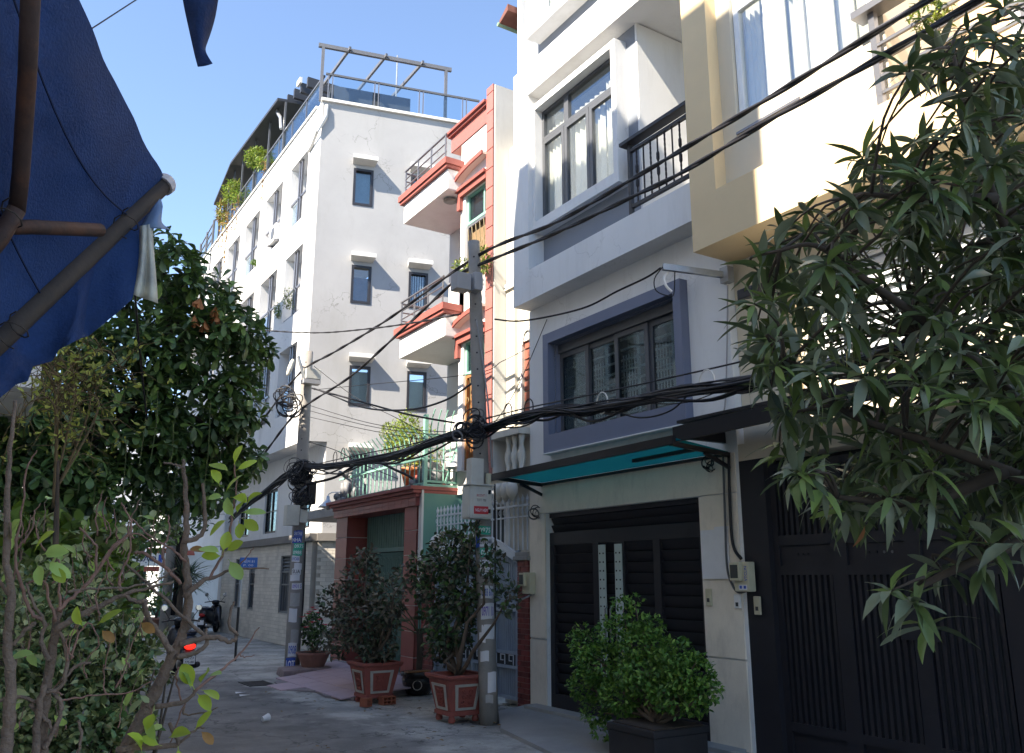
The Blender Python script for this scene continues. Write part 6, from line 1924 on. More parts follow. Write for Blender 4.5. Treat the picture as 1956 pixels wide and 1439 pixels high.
# houses that close the lane
def far_house(label, x0, x1, y, h, m, seed, rows_):
    t = thing('lane_end_house', label, 'house', ((x0 + x1) / 2, y, 0))
    holes = []
    for f in range(rows_):
        for k in range(2):
            c = x0 + (x1 - x0) * (k + .5) / 2
            holes.append((c - .55, c + .55, .9 + 3 * f, 2.4 + 3 * f))
    T = frame_xyz((0, y, 0), (0, 1, 0), (1, 0, 0))
    MB(T).wall(x0, x1, 0, .25, 0, h, holes).box(.25, 6, x0, x1, h - .2, h).build('wall', m, t)
    for a, c, zb, zt in holes:
        f = sash(MB(T), .05, a, c, zb, zt, .07, .06).build('window_frame', M_WFRAME, t)
        MB(T).box(.09, .1, a + .05, c - .05, zb + .05, zt - .05).build('pane', M_GLASSD, f)
        MB(T).box(.3, .32, a, c, zb, zt).build('blind', M_ROOMGREEN, f)
far_house('white house closing the lane, leftmost of the far ends', -4, .4, 56, 10, M_FARWHITE, 1, 3)
far_house('cream house closing the lane in the middle', .5, 5.2, 54, 8, M_CREAM, 2, 2)
far_house('white house closing the lane beyond the brick wall', 5.3, 10, 55, 11, M_FARWHITE, 3, 3)
sh_ = thing('rice_shop', 'small shopfront under a white sign far down the lane', 'shop', (8.2, 39, 0))
MB().box(7.6, 9.6, 39.3, 46, 0, 5.4).build('wall', M_FARWHITE, sh_)
MB().hexa([Vector(q) for q in ((6.4, 38.9, 2.75), (8.3, 38.9, 2.75), (8.3, 39.3, 3.0), (6.4, 39.3, 3.0), (6.4, 38.9, 2.8), (8.3, 38.9, 2.8), (8.3, 39.3, 3.05), (6.4, 39.3, 3.05))]).build('awning', mat('faded_red_canvas', (.4, .1, .07), .8, .15, 6), sh_)
P = ay(286, 1069, 38.0)
st = thing('shop_sign', 'white shop sign with dark letters and blue bar end', 'sign', P)
R4 = Vector((1, 0, 0)); 
MB().box(P.x - .62, P.x + .62, P.y, P.y + .06, P.z - .26, P.z + .26).build('board', M_WHITE, st)
MB().box(P.x + .33, P.x + .48, P.y - .004, P.y - .001, P.z - .2, P.z + .2).build('blue_bar', M_BLUEINK, st)
text_part('lettering', 'GẠO', (P.x - .12, P.y - .001, P.z), (1, 0, 0), (0, 0, 1), .3, mat('navy_print', (.03, .05, .14), .6), st, .75, .02)
MB().box(P.x - .7, P.x + .4, P.y - .01, P.y + .05, P.z - .48, P.z - .28).build('red_valance', mat('faded_red_canvas', (.4, .1, .07), .8, .15, 6), st)
MB().box(P.x - .55, P.x - .5, P.y, P.y + .05, 0, P.z - .26).box(P.x + .5, P.x + .55, P.y, P.y + .05, 0, P.z - .26).build('legs', M_GALV, st)
c = gz(312, 1213)
t = thing('utility_pole', 'stout pale concrete pole far down the lane beside pots', 'utility pole', c)
MB().tube([c, c + Vector((0, 0, 7))], [.17, .12], 12).build('shaft', M_POLE, t)
c = gz(331, 1212)
t = thing('tree', 'dark trunked street tree behind the far pale pole', 'tree', c)
MB().tube([c, c + Vector((.05, 0, 1.5)), c + Vector((-.1, .1, 3.4))], [.2, .17, .12], 10).build('trunk', mat('black_bark', (.025, .02, .02), .9, .2, 10), t)
leaves(t, 'leaf', LEAF_OBOV, [M_DEEPLEAF, M_MIDLEAF], scatter_leaves(c + Vector((-.2, .2, 4.2)), (1.4, 1.4, 1.2), 700, .22))
c = gz(295, 1208)
t = thing('clay_bowl', 'wide clay bowl of plants far down the lane', 'pot', c)
MB().lathe([(.35, 0), (.6, .4), (.66, .42), (.64, .48), (.55, .46)], c, 18).build('bowl', M_OLDCLAY, t, smooth=True)
stems(t, c + Vector((0, 0, .4)), [c + Vector((a, b_, 1.5)) for a, b_ in ((-.3, 0), (.2, .1), (0, -.2), (.35, -.1))], .025, M_STEM)
leaves(t, 'leaf', LEAF_OVATE, [M_MIDLEAF, M_LIMELEAF], scatter_leaves(c + Vector((0, 0, 1.4)), (.5, .5, .6), 160, .16))
for k, (u, v, L_, n_, lab) in enumerate(((352, 1205, 1.0, 40, 'dark palm clump in a stone jar beside the far scooter'), (338, 1214, .9, 26, 'smaller palm clump left of the far scooter'))):
    c = gz(u, v)
    t = thing('palm_clump', lab, 'palm', c)
    MB().lathe([(.22, 0), (.32, .3), (.3, .6), (.26, .62)], c, 14).build('jar', mat('rough_stone_jar', (.16, .15, .13), .9, .25, 15, .4), t, smooth=True)
    MB().tube([c + Vector((0, 0, .6)), c + Vector((0, 0, 1.6))], [.12, .08], 8).build('trunk', M_STEM, t)
    xs = []
    for _ in range(n_ * 3):
        d = rv(); d.z = abs(d.z) * .9 - .1
        xs.append(leaf_matrix(c + Vector((0, 0, 1.5 + .5 * random.random())), d, Vector((0, 0, 1)), L_ * random.uniform(.6, 1.1), 1.1))
    leaves(t, 'frond', LEAF_BLADE, [M_DEEPLEAF, M_PALM], xs)
c = gz(272, 1205)
t = thing('goods_rack', 'green goods rack standing before the shop sign', 'rack', c)
b = MB()
for k in range(4):
    b.box(c.x - .5, c.x + .5, c.y - .15, c.y + .15, .4 * k + .1, .4 * k + .14)
for dx in (-.5, .46):
    b.box(c.x + dx, c.x + dx + .04, c.y - .16, c.y + .16, 0, 1.7)
b.build('frame', mat('emerald_paint', (.03, .28, .17), .5), t)
for k in range(8):
    MB().box(c.x - .45 + .23 * (k % 4), c.x - .27 + .23 * (k % 4), c.y - .12, c.y + .1, .15 + .4 * (k // 4), .38 + .4 * (k // 4)).build('packet', (M_WHITE, M_MINT, M_PAPER)[k % 3], t)

# dry leaves dropped along the pavement
M_FALLEN = mat('fallen_leaf', (.2, .13, .06), .8, .3, 8, island=.5)
q = random.Random(12)
xs = []
for _ in range(130):
    x, y = q.choice(((5.3, 9.6), (4.9, 11.6), (5.6, 5.6), (6.3, 9.9), (4.8, 13), (3.2, 9), (2.2, 7), (6.4, 12.6)))
    xs.append(leaf_matrix(Vector((x + q.gauss(0, .5), y + q.gauss(0, .7), .035 if x < 6.2 else .02)), Vector((q.gauss(0, 1), q.gauss(0, 1), .1)), Vector((q.gauss(0, .2), q.gauss(0, .2), 1)), q.uniform(.04, .08)))
fl_ = thing('fallen_leaves', 'brown fallen leaves scattered on the lane and around the pots', 'leaves', (5, 9, 0))
leaves(fl_, 'leaf', LEAF_OVATE, M_FALLEN, xs, 0, 'leaf_litter')
# litter on the road
for k, (u, v, lab) in enumerate(((458, 1324, 'scrap of white paper on the wet road patch'), (466, 1329, 'smaller torn paper scrap on the wet road'))):
    c = gz(u, v, .02)
    t = thing('litter', lab, 'litter', c)
    MB().hexa([c + Vector(q) for q in ((-.07, -.03, 0), (.08, -.02, .01), (.06, .04, 0), (-.06, .05, .012), (-.07, -.03, .004), (.08, -.02, .014), (.06, .04, .004), (-.06, .05, .016))]).build('paper', M_PAPER, t)
c = gz(501, 1379, .02)
t = thing('plastic_cup', 'crushed clear plastic cup lying on the asphalt', 'cup', c)
MB().lathe([(.03, 0), (.045, .09), (.048, .092), (.046, .096), (.028, .004)], c + Vector((0, 0, .03)), 12, axis=Vector((.9, .3, .2)).normalized()).build('cup', M_PAPER, t)
c = gz(490, 1306, .012)
t = thing('drain_grate', 'black slotted drain grate in the gutter by pink ramp', 'drain', c)
b = MB()
for k in range(9):
    b.box(c.x - .2, c.x + .2, c.y - .36 + k * .08, c.y - .32 + k * .08, .0, .022)
b.box(c.x - .22, c.x - .2, c.y - .38, c.y + .38, 0, .022).box(c.x + .2, c.x + .22, c.y - .38, c.y + .38, 0, .022).build('grate', M_CABLE, t)
c = gz(580, 1292)
t = thing('kerb_stone', 'mossy broken kerb block at the foot of far pole', 'kerb', c)
MB().hexa([Vector((c.x + a, c.y + b_, z)) for z, g_ in ((0, 0), (.14, .03)) for a, b_ in ((-.5 + g_, -.3 + g_), (.55 - g_, -.15 + g_), (.6 - g_, .75 - g_), (-.35 + g_, .6 - g_))]).build('block', mat('pinkish_kerb', (.24, .17, .165), .85, .2, 6, .3, 30, stain=(.06, .07, .04), stain_amt=.7), t, bevel=.03)

# ================================================================== BLUE AWNING overhead
M_TARP = mat('blue_tarpaulin', (.017, .054, .17), .6, .3, 3.2, .5, 160, stain=(.007, .014, .045), stain_amt=.9, fine=.18, trans=.5)
M_RUST = mat('rusty_pipe', (.05, .026, .02), .75, .3, 14, .2, 60, stain=(.2, .07, .03), stain_amt=.6)
M_OLDPIPE = mat('weathered_bamboo_pole', (.05, .037, .03), .8, .25, 10, .2, 40)
A = ad(316, 350, 2.45); B = ad(-110, 752, 2.1); D = ad(126, -30, 1.75); E_ = ad(-330, -60, 1.5)
aw = thing('blue_awning', 'worn blue tarpaulin awning on rusty pipes, top left overhead', 'awning', A.lerp(B, .5))
n, m = 26, 22
vs = []
for j in range(m + 1):
    for i in range(n + 1):
        s, t_ = i / n, j / m
        p = A.lerp(B, s).lerp(D.lerp(E_, s), t_)
        sag = -.07 * math.sin(math.pi * t_) * (.6 + .4 * math.sin(3.1 * s + 1)) + .01 * math.sin(11 * s + 5 * t_) + .008 * math.sin(23 * t_ + 4 * s) + .012 * abs(math.sin(7 * s - 9 * t_ + 2 * math.sin(5 * t_))) + .004 * (random.random() - .5)
        edge = .012 * math.sin(t_ * 17) * (1 - s) ** 6
        vs.append(p + Vector((edge * .5, edge * .5, sag * min(1, t_ * 5) * min(1, .25 + s * 5) + .004 + .02 * t_)))
b = MB().add(vs, [(j * (n + 1) + i, j * (n + 1) + i + 1, (j + 1) * (n + 1) + i + 1, (j + 1) * (n + 1) + i) for j in range(m) for i in range(n)])
b.build('tarpaulin', M_TARP, aw, smooth=True)
def on_tarp(s, t_):
    p = A.lerp(B, s).lerp(D.lerp(E_, s), t_)
    return p + Vector((0, 0, .0 - .07 * math.sin(math.pi * t_) * (.6 + .4 * math.sin(3.1 * s + 1)) - .006))
for s0, s1 in ((.2, .3), (.62, .66)):
    MB().tube([on_tarp(s0 + (s1 - s0) * k / 12, k / 12) for k in range(13)], .0022, 5).build('seam', mat('dark_blue_thread', (.006, .014, .05), .8), aw)
# valance under the front pole
low = [(288, 452), (262, 540), (252, 572), (222, 600), (170, 642), (155, 646), (112, 668), (100, 690), (64, 700), (54, 728), (30, 735), (22, 742), (-30, 785), (-90, 830)]
vs = []
k_ = 5
nn = len(low)
for i, (u, v) in enumerate(low):
    s = i / (nn - 1)
    top = A.lerp(B, .05 + .93 * s) - Vector((0, 0, .02))
    d0 = math.hypot(top.x, top.y)
    bot = ad(u, v, d0 - .03 + .04 * math.sin(i * 1.9))
    for j in range(k_ + 1):
        f = j / k_
        vs.append(top.lerp(bot, f) + Vector((.02, -.02, 0)) * math.sin(f * 3.1) * math.sin(i * 1.3))
MB().add(vs, [(i * (k_ + 1) + j, i * (k_ + 1) + j + 1, (i + 1) * (k_ + 1) + j + 1, (i + 1) * (k_ + 1) + j) for i in range(nn - 1) for j in range(k_)]).build('valance', M_TARP, aw, smooth=True)
d = (B - A).normalized()
MB().tube([A, A + d * .7, A + d * 1.4, B], [.024, .027, .026, .028], 12).build('front_pole', M_OLDPIPE, aw, smooth=True)
MB().lathe([(.001, 0), (.026, .001), (.032, .012), (.031, .03)], A - d * .012, 12, axis=d).build('torn_end_cap', mat('bleached_plastic', (.6, .52, .5), .7, .1, 20), aw)
MB().tube([ad(62, -90, 1.55), ad(52, 150, 1.75), ad(40, 330, 1.9), ad(32, 405, 1.95)], [.017, .017, .017, .017], 10).build('rafter_pipe', M_RUST, aw, smooth=True)
MB().tube([ad(-90, 436, 1.9), ad(60, 434, 2.0), ad(192, 440, 2.13)], .016, 10).build('cross_pipe', M_RUST, aw, smooth=True)
MB().tube([ad(32, 400, 1.94), ad(0, 455, 1.95), ad(-60, 530, 1.95)], .018, 10).build('rafter_pipe', M_RUST, aw, smooth=True)
for u, v, dd in ((32, 402, 1.94), (255, 415, 2.33), (45, 615, 2.12)):
    c = ad(u, v, dd)
    MB().tube([c + d.orthogonal().normalized() * .029 * math.cos(i * .63) + d.cross(d.orthogonal()).normalized() * .029 * math.sin(i * .63) + d * .004 * i for i in range(16)], .0018, 5).build('lashing', M_OLDPIPE, aw)
# torn corner cloths
M_RAG = mat('dirty_white_cloth', (.78, .74, .62), .9, .1, 9, .05, 60, stain=(.2, .22, .26), stain_amt=.6, trans=.35)
def cloth(name, label, cat, uvd, m, bulge=.02, par=None):
    """a small hanging cloth: rows of points from top to bottom"""
    vs, fs = [], []
    w_ = len(uvd[0])
    for r, row in enumerate(uvd):
        for c_, (u, v, dd) in enumerate(row):
            vs.append(ad(u, v, dd + bulge * math.sin(c_ * 2.2 + r * 1.1)))
    for r in range(len(uvd) - 1):
        for c_ in range(w_ - 1):
            fs.append((r * w_ + c_, r * w_ + c_ + 1, (r + 1) * w_ + c_ + 1, (r + 1) * w_ + c_))
    t = thing(name, label, cat, vs[0])
    b = MB().add(vs, fs)
    o_ = b.build('cloth', m, t, smooth=True)
    md2 = o_.modifiers.new('soft', 'SUBSURF'); md2.levels = 2; md2.render_levels = 2; md2.boundary_smooth = 'PRESERVE_CORNERS'
    md = o_.modifiers.new('thickness', 'SOLIDIFY'); md.thickness = .0015
    return t
cloth('rag', 'dirty white rag hanging from the torn awning corner', 'rag', [[(268, 432, 2.36), (274, 431, 2.33), (280, 430, 2.37), (285, 429, 2.34), (291, 428, 2.37)], [(266, 470, 2.36), (273, 470, 2.32), (280, 470, 2.37), (286, 470, 2.32), (292, 468, 2.37)], [(261, 515, 2.36), (270, 517, 2.31), (280, 518, 2.37), (289, 519, 2.31), (297, 518, 2.36)], [(246, 560, 2.36), (262, 566, 2.31), (273, 571, 2.37), (287, 574, 2.32), (301, 580, 2.37)]], M_RAG, .012)
cloth('plastic_scrap', 'pale blue plastic scrap fluttering at the awning pole end', 'rag', [[(305, 380, 2.4), (309, 385, 2.4), (311, 395, 2.4)], [(285, 405, 2.38), (300, 408, 2.36), (308, 412, 2.38)], [(272, 430, 2.36), (295, 430, 2.34), (306, 428, 2.37)], [(270, 436, 2.36), (300, 436, 2.35), (326, 440, 2.4)]], mat('pale_blue_film', (.3, .42, .6), .4, .1, 9, trans=.5), .01)
cloth('tarpaulin_strip', 'torn blue tarpaulin strip hanging against the sky with curled tip', 'tarpaulin', [[(335, -90, 1.9), (375, -90, 1.92), (430, -90, 1.95)], [(349, 0, 1.95), (380, 0, 1.93), (416, 0, 1.97)], [(358, 40, 1.97), (385, 40, 1.95), (410, 40, 1.99)], [(368, 85, 1.99), (382, 85, 1.97), (394, 85, 2.0)], [(374, 112, 2.0), (384, 106, 1.97), (389, 97, 1.98)], [(378, 128, 1.98), (392, 127, 1.95), (406, 122, 1.97)]], M_TARP, .012)

# ================================================================== BIG DARK TREE over the lane
bt_ = ay(62, 1140, 10.9)
base = Vector((bt_.x - .15, 10.9, 0))
TREE = thing('broadleaf_tree', 'large dark glossy leaved tree leaning over the lane on the left', 'tree', base)
M_TRUNK = mat('dark_tree_bark', (.05, .04, .035), .9, .25, 10, .5, 40)
def ayd(u, v, Y):
    return ay(u, v, Y)
trunk = [base, ay(62, 1040, 10.9), ay(85, 985, 10.9), ay(110, 935, 11.0), ay(160, 870, 11.1), ay(230, 800, 11.2), ay(310, 700, 11.2), ay(330, 560, 11.2)]
trunk = smooth_path(trunk, 4)
MB().tube(trunk, [.2 * (1 - .9 * i / len(trunk)) + .01 for i in range(len(trunk))], 10).build('trunk', M_TRUNK, TREE, smooth=True)
bl = [(60, 790, 70, 55), (10, 780, 50, 60), (60, 860, 80, 60), (180, 660, 60, 45), (312, 470, 28, 36), (335, 515, 55, 45), (395, 560, 55, 38), (300, 575, 75, 55), (430, 620, 65, 48), (468, 680, 45, 55), (350, 655, 105, 66), (240, 690, 90, 66), (150, 735, 85, 60), (110, 820, 100, 75), (230, 815, 115, 85), (350, 790, 115, 85), (450, 770, 50, 60), (425, 870, 62, 55), (470, 880, 30, 30), (95, 915, 95, 60), (230, 925, 110, 62), (340, 915, 90, 62), (20, 860, 60, 80), (400, 930, 60, 40), (130, 970, 90, 30), (30, 950, 60, 40)]
limbs = []
xf = []
k = 10.9 / FPX * 1.05
for u, v, hw, hh in bl:
    dep_ = RNG.uniform(-.7, .9)
    c = ay(u, v, 11.1 + dep_)
    limbs.append(c)
    R_ = (hw * k, max(.35, hw * k * .9), hh * k)
    for _ in range(int(1.75e-2 * hw * hh)):
        d = rv()
        r = .45 + .55 * RNG.random() ** .5
        p = c + Vector((d.x * R_[0] * r, d.y * R_[1] * r, d.z * R_[2] * r))
        xf += rosette(p, (d + Vector((0, 0, .5)) + rv() * .4), int(RNG.integers(5, 9)), .17, .7, 1.75)
q = random.Random(9)
for c in limbs:
    s = min(trunk[6:], key=lambda p: (p - c).length)
    mid = s.lerp(c, .5) + Vector((q.gauss(0, .1), q.gauss(0, .1), .1))
    MB().tube(smooth_path([s, mid, c], 4), [.045 - .004 * i for i in range(9)], 6).build('limb', M_TRUNK, TREE, smooth=True)
M_TREELEAF = mat('glossy_dark_leaf', (.075, .15, .048), .42, .25, 4, island=.45, trans=.22, spec=.55)
M_TREELEAF2 = mat('glossy_bluish_leaf', (.09, .145, .075), .4, .25, 4, island=.4, trans=.15, spec=.45)
M_TREELEAF3 = mat('younger_tree_leaf', (.13, .22, .055), .4, .2, 4, island=.3, trans=.25)
leaves(TREE, 'leaf', LEAVES_OBOV, [M_TREELEAF, M_TREELEAF, M_TREELEAF2, M_TREELEAF3], xf, 300, 'foliage', pick=lambda m: m[1, 3] + .0 * m[0, 3])
M_DEADLEAF = mat('dead_orange_leaf', (.36, .15, .06), .7, .2, 6, trans=.2)
xs = []
for u, v in ((383, 570), (372, 602), (417, 600), (392, 612), (412, 585)):
    p = ay(u, v, 10.2)
    xs += [leaf_matrix(p, Vector((q.gauss(0, .3), q.gauss(0, .3), -1)), rv(), .15) for _ in range(6)]
leaves(TREE, 'dead_leaf', LEAF_OBOV, M_DEADLEAF, xs, 30)
for kk in range(26):
    u = q.uniform(40, 470)
    p = ay(u, q.uniform(700, 960), 10.6 + q.uniform(-.5, .8))
    L_ = q.uniform(.5, 1.3)
    MB().tube([p, p + Vector((.02, 0, -L_ * .5)), p + Vector((.0, .02, -L_))], .006, 4).build('hanging_root', mat('hanging_root_green', (.07, .09, .03), .8), TREE)

# wispy yellow-green shrub tree below the awning edge
wp = ad(110, 1040, 6.2); wp = Vector((wp.x, wp.y, 0))
WT = thing('wispy_tree', 'wispy yellow green twiggy tree below the awning edge', 'tree', wp)
tops = ad(110, 880, 6.2)
MB().tube(smooth_path([wp, wp.lerp(tops, .6) + Vector((.05, 0, 0)), tops], 4), [.03, .03, .028, .026, .024, .02, .018, .014, .01], 7).build('trunk', M_STEM, WT, smooth=True)
M_WISP = mat('yellow_green_leaflet', (.3, .33, .07), .6, .2, 6, island=.3, trans=.3)
M_TWIG = mat('ochre_twig', (.14, .1, .05), .8, .2, 10)
xs = []; tw = MB()
for i in range(7):
    e = ad(q.uniform(60, 200), q.uniform(640, 770), 6.2 + q.uniform(-.5, .5))
    arc = smooth_path([wp.lerp(tops, .86 + .14 * q.random()), tops.lerp(e, .5) + Vector((q.gauss(0, .16), q.gauss(0, .2), .12)), e, e + Vector((q.gauss(.12, .15), 0, -.15))], 6)
    tw.tube(arc, [.007 * (1 - j / (len(arc) + 1)) + .002 for j in range(len(arc))], 5)
    for j in range(3, len(arc)):
        for _ in range(2):
            d = (rv() + Vector((.2, 0, .1))).normalized()
            L_ = q.uniform(.15, .4)
            tp_ = [arc[j], arc[j] + d * L_ * .5 + Vector((0, 0, .03)), arc[j] + d * L_ + Vector((0, 0, -.05))]
            tw.tube(tp_, [.004, .003, .0015], 4)
            for f in (.5, 1.0):
                p = arc[j] + d * L_ * f
                for _k in range(1 + (f > .5)):
                    xs.append(leaf_matrix(p + rv() * .03, rv() + Vector((0, 0, .1)), rv(), q.uniform(.03, .055), .8))
tw.build('twigs', M_TWIG, WT, smooth=True)
leaves(WT, 'leaf', LEAF_OVATE, M_WISP, xs)

# ================================================================== NEAR HEDGE AND PRUNED TREES, left foreground
def hedge(label, name, blobs, n, L, shape, mats, seed):
    c0 = ad(*blobs[0][:2], blobs[0][4])
    t = thing(name, label, 'shrub', (c0.x, c0.y, 0))
    q = random.Random(seed)
    tot = sum(b[2] * b[3] for b in blobs)
    xf = []
    for u, v, hw, hh, dd in blobs:
        c = ad(u, v, dd)
        k = dd / FPX * 1.05
        xf += scatter_leaves(c, (hw * k, hw * k * .9, hh * k), int(n * hw * hh / tot), L, .3)
        for _ in range(5):
            e = c + Vector((q.gauss(0, hw * k * .5), q.gauss(0, hw * k * .5), q.gauss(0, hh * k * .5)))
            s = Vector((c0.x + q.gauss(0, .15), c0.y + q.gauss(0, .15), 0))
            MB().tube(smooth_path([s, s.lerp(e, .5) + Vector((q.gauss(0, .08), q.gauss(0, .08), .1)), e], 4), [.014 - .0013 * i for i in range(9)], 5).build('stem', M_STEM, t, smooth=True)
    leaves(t, 'leaf', shape, mats, xf)
    return t
M_HEDGE = mat('hedge_leaf', (.13, .165, .06), .35, .25, 5, island=.45, trans=.2, spec=.6)
M_HEDGE2 = mat('pale_hedge_leaf', (.3, .33, .14), .38, .25, 5, island=.3, trans=.22, spec=.4)
hedge('dense small leaved hedge filling the lower left foreground', 'hedge', [(110, 1340, 100, 90, 4.0), (40, 1250, 70, 90, 4.1), (180, 1250, 70, 70, 4.2), (215, 1330, 55, 70, 4.0), (30, 1400, 70, 60, 3.8), (180, 1415, 70, 50, 3.8), (240, 1255, 45, 35, 4.2), (120, 1180, 80, 60, 4.4), (230, 1200, 40, 28, 4.3), (262, 1280, 25, 28, 4.1), (60, 1130, 60, 50, 4.6), (285, 1230, 30, 22, 4.3), (300, 1290, 22, 18, 4.2), (250, 1390, 40, 40, 3.9), (160, 1130, 50, 40, 4.6)], 7600, .04, LEAF_OVATE, [M_HEDGE, M_TREELEAF, M_HEDGE2, M_HEDGE], 1)
hedge('darker broad leaved bushes behind the pruned trees at far left', 'broadleaf_bush', [(60, 1040, 75, 45, 7.0), (150, 1050, 70, 45, 7.5), (185, 1070, 40, 40, 8.0), (30, 1110, 60, 60, 7.0), (120, 1120, 80, 50, 7.2), (200, 1150, 60, 30, 8.5)], 1500, .13, LEAF_OVATE, [M_TREELEAF3, M_HEDGE, M_LIMELEAF], 2)
hedge('leafy bushes added to cover the bright lane end below the big tree', 'broadleaf_bush', [(250, 1125, 22, 40, 24), (285, 1018, 48, 30, 24), (292, 1150, 26, 14, 30), (235, 1060, 24, 30, 22)], 900, .2, LEAF_OVATE, [M_TREELEAF, M_TREELEAF3, M_HEDGE], 3)  # extra bushes, added to darken the sunlit gap at the lane end
M_PRUNED = mat('smooth_brown_bark', (.19, .125, .088), .75, .3, 14, .9, 90, stain=(.16, .12, .09), stain_amt=.5)
M_REDTWIG = mat('reddish_twig', (.24, .125, .09), .7, .3, 14, .5, 90)
M_BRIGHT = mat('bright_lime_leaf', (.42, .52, .06), .42, .12, 9, obj_rand=.25, trans=.35)
M_BRIGHT2 = mat('soft_green_leaf', (.34, .47, .12), .45, .12, 9, obj_rand=.25, trans=.3)
M_SPOT = mat('browning_leaf', (.4, .2, .06), .6, .3, 30, trans=.25)
def limb(t, pts, w0, w1, dist, m=None, name='branch', wob=0.0):
    """(u, v[, extra depth]) with widths in photograph pixels at that distance"""
    P = []
    for i, q_ in enumerate(pts):
        P.append(ad(q_[0], q_[1], dist + (q_[2] if len(q_) > 2 else 0)))
    P = smooth_path(P, 5)
    P = [p + rv() * .0022 for p in P]
    r = [(w0 + (w1 - w0) * i / (len(P) - 1)) * dist / FPX / 2 * .62 * (1 + .05 * math.sin(i * 1.7) + .09 * (random.random() - .5) + (.16 if i % 7 == 3 else 0)) for i in range(len(P))]
    MB().tube(P, r, 9).build(name, m or M_PRUNED, t, smooth=True)
    return P
def pleaf(t, u, v, dist, L, du, dv, toward, m, bend=.2, shape=LEAF_ROUND):
    """one leaf starting at (u, v), growing towards (du, dv) in the picture's up/right sense"""
    d = RGT * du + Vector((0, 0, 1)) * dv - FWD * toward
    p = ad(u, v, dist)
    return leaf_matrix(p, d, (-FWD + Vector((0, 0, .9)) + rv() * .7), L * .66)
b0 = ad(240, 1480, 2.3)
FT = thing('pruned_tree', 'bare pruned sapling with a few lime leaves leaning right before the lane', 'tree', (b0.x, b0.y, 0))
D0 = 2.3
limb(FT, [(225, 1560), (240, 1440), (262, 1390), (288, 1338), (312, 1290), (336, 1240), (352, 1200), (360, 1150), (357, 1100), (352, 1050), (357, 1000), (355, 950), (352, 905), (351, 878)], 40, 9, D0, name='trunk')
for pts, w0, w1, m_ in (
    ([(330, 1245), (300, 1206), (278, 1168, -.05), (277, 1145, -.05)], 17, 12, None), ([(395, 1218), (360, 1187), (310, 1140), (262, 1098), (238, 1078)], 11, 6, None),
    ([(343, 1232), (380, 1222), (411, 1217), (440, 1226), (452, 1212), (440, 1197), (440, 1165), (449, 1149)], 17, 6, None), ([(336, 1254), (370, 1248), (395, 1232), (392, 1200)], 16, 8, None),
    ([(352, 1140), (386, 1111), (408, 1104), (450, 1088), (513, 1087)], 16, 4, None), ([(399, 1107), (424, 1063), (440, 1010), (445, 975), (452, 930), (446, 885)], 8, 4, M_REDTWIG),
    ([(345, 1115), (312, 1082), (275, 1058), (258, 1056)], 10, 8, M_REDTWIG), ([(312, 1082), (312, 1050), (322, 1020), (322, 985)], 8, 4, M_REDTWIG), ([(352, 1035), (386, 1021), (391, 985), (388, 924)], 15, 9, None),
    ([(352, 895), (335, 888), (312, 884)], 7, 5, None), ([(296, 1350), (354, 1340), (372, 1320)], 14, 8, None), ([(372, 1320), (418, 1283, .05), (456, 1251, .1), (494, 1200, .15)], 9, 4, M_REDTWIG),
    ([(352, 1350), (354, 1366), (392, 1362), (416, 1353)], 6, 3, None), ([(220, 1432), (316, 1426), (341, 1418), (322, 1382)], 16, 10, None), ([(341, 1420), (372, 1395), (390, 1390)], 8, 4, None), ([(354, 1340), (338, 1380), (325, 1420)], 5, 3, M_REDTWIG), ([(356, 1075), (330, 1050), (300, 1035), (270, 1010), (245, 985)], 7, 4, M_REDTWIG), ([(345, 1340), (337, 1300), (340, 1275)], 5, 4, M_REDTWIG), ([(449, 1090), (470, 1065), (485, 1045)], 5, 2, M_REDTWIG), ([(456, 1251), (470, 1256), (488, 1252)], 4, 2, M_REDTWIG)):
    limb(FT, pts, w0, w1, D0 - .02, m_)
xf = []
for u, v, L, du, dv, tw_ in ((440, 905, .075, -.5, .7, .3), (447, 890, .08, .15, .9, .2), (450, 900, .075, .7, .5, .3), (420, 930, .07, -.3, .9, .3), (432, 940, .075, .3, .8, .2), (440, 950, .08, .9, -.1, .3), (430, 950, .06, -.9, .1, .3),
    (450, 985, .085, .5, .7, .4), (460, 980, .08, .9, .2, .3), (462, 990, .08, .8, -.5, .4), (448, 990, .08, -.3, .6, .5), (440, 992, .08, -.9, -.2, .4), (455, 995, .075, .4, -.8, .4), (470, 965, .07, .6, .8, .2),
    (424, 1060, .075, -.5, .5, .2), (430, 1055, .075, .6, .4, .3), (428, 1062, .08, -.9, -.1, .3), (436, 1068, .09, .7, -.8, .3), (425, 1058, .08, .2, .9, .2),
    (372, 1318, .1, -.5, .9, .2), (380, 1310, .09, .5, .7, .4), (384, 1318, .08, .9, -.1, .4), (376, 1325, .08, .7, -.4, .4), (368, 1322, .08, -.3, .7, .3), (396, 1295, .07, .6, .4, .5),
    (272, 1440, .09, -.1, .9, .5), (300, 1420, .09, -.5, .9, .3), (322, 1410, .085, .7, .4, .4), (310, 1425, .08, -.8, .3, .4), (340, 1425, .08, .3, -.9, .4), (372, 1395, .07, .5, .8, .3), (280, 1400, .07, .2, .9, .3)):
    xf.append(pleaf(FT, u, v, D0 - .03, L, du, dv, tw_, None))
leaves(FT, 'leaf', LEAVES_ROUND, [M_BRIGHT, M_BRIGHT, M_BRIGHT2], xf, 60)
leaves(FT, 'dead_leaf', LEAF_ROUND, M_SPOT, [pleaf(FT, 385, 1398, D0, .06, .8, -.5, .3, None), pleaf(FT, 395, 1055, D0, .06, -.7, .3, .3, None)], 5)
b1 = ad(60, 1480, 2.1)
LT = thing('pruned_tree', 'taller pruned tree with many bare forked branches at far left', 'tree', (b1.x, b1.y, 0))
D1 = 2.1
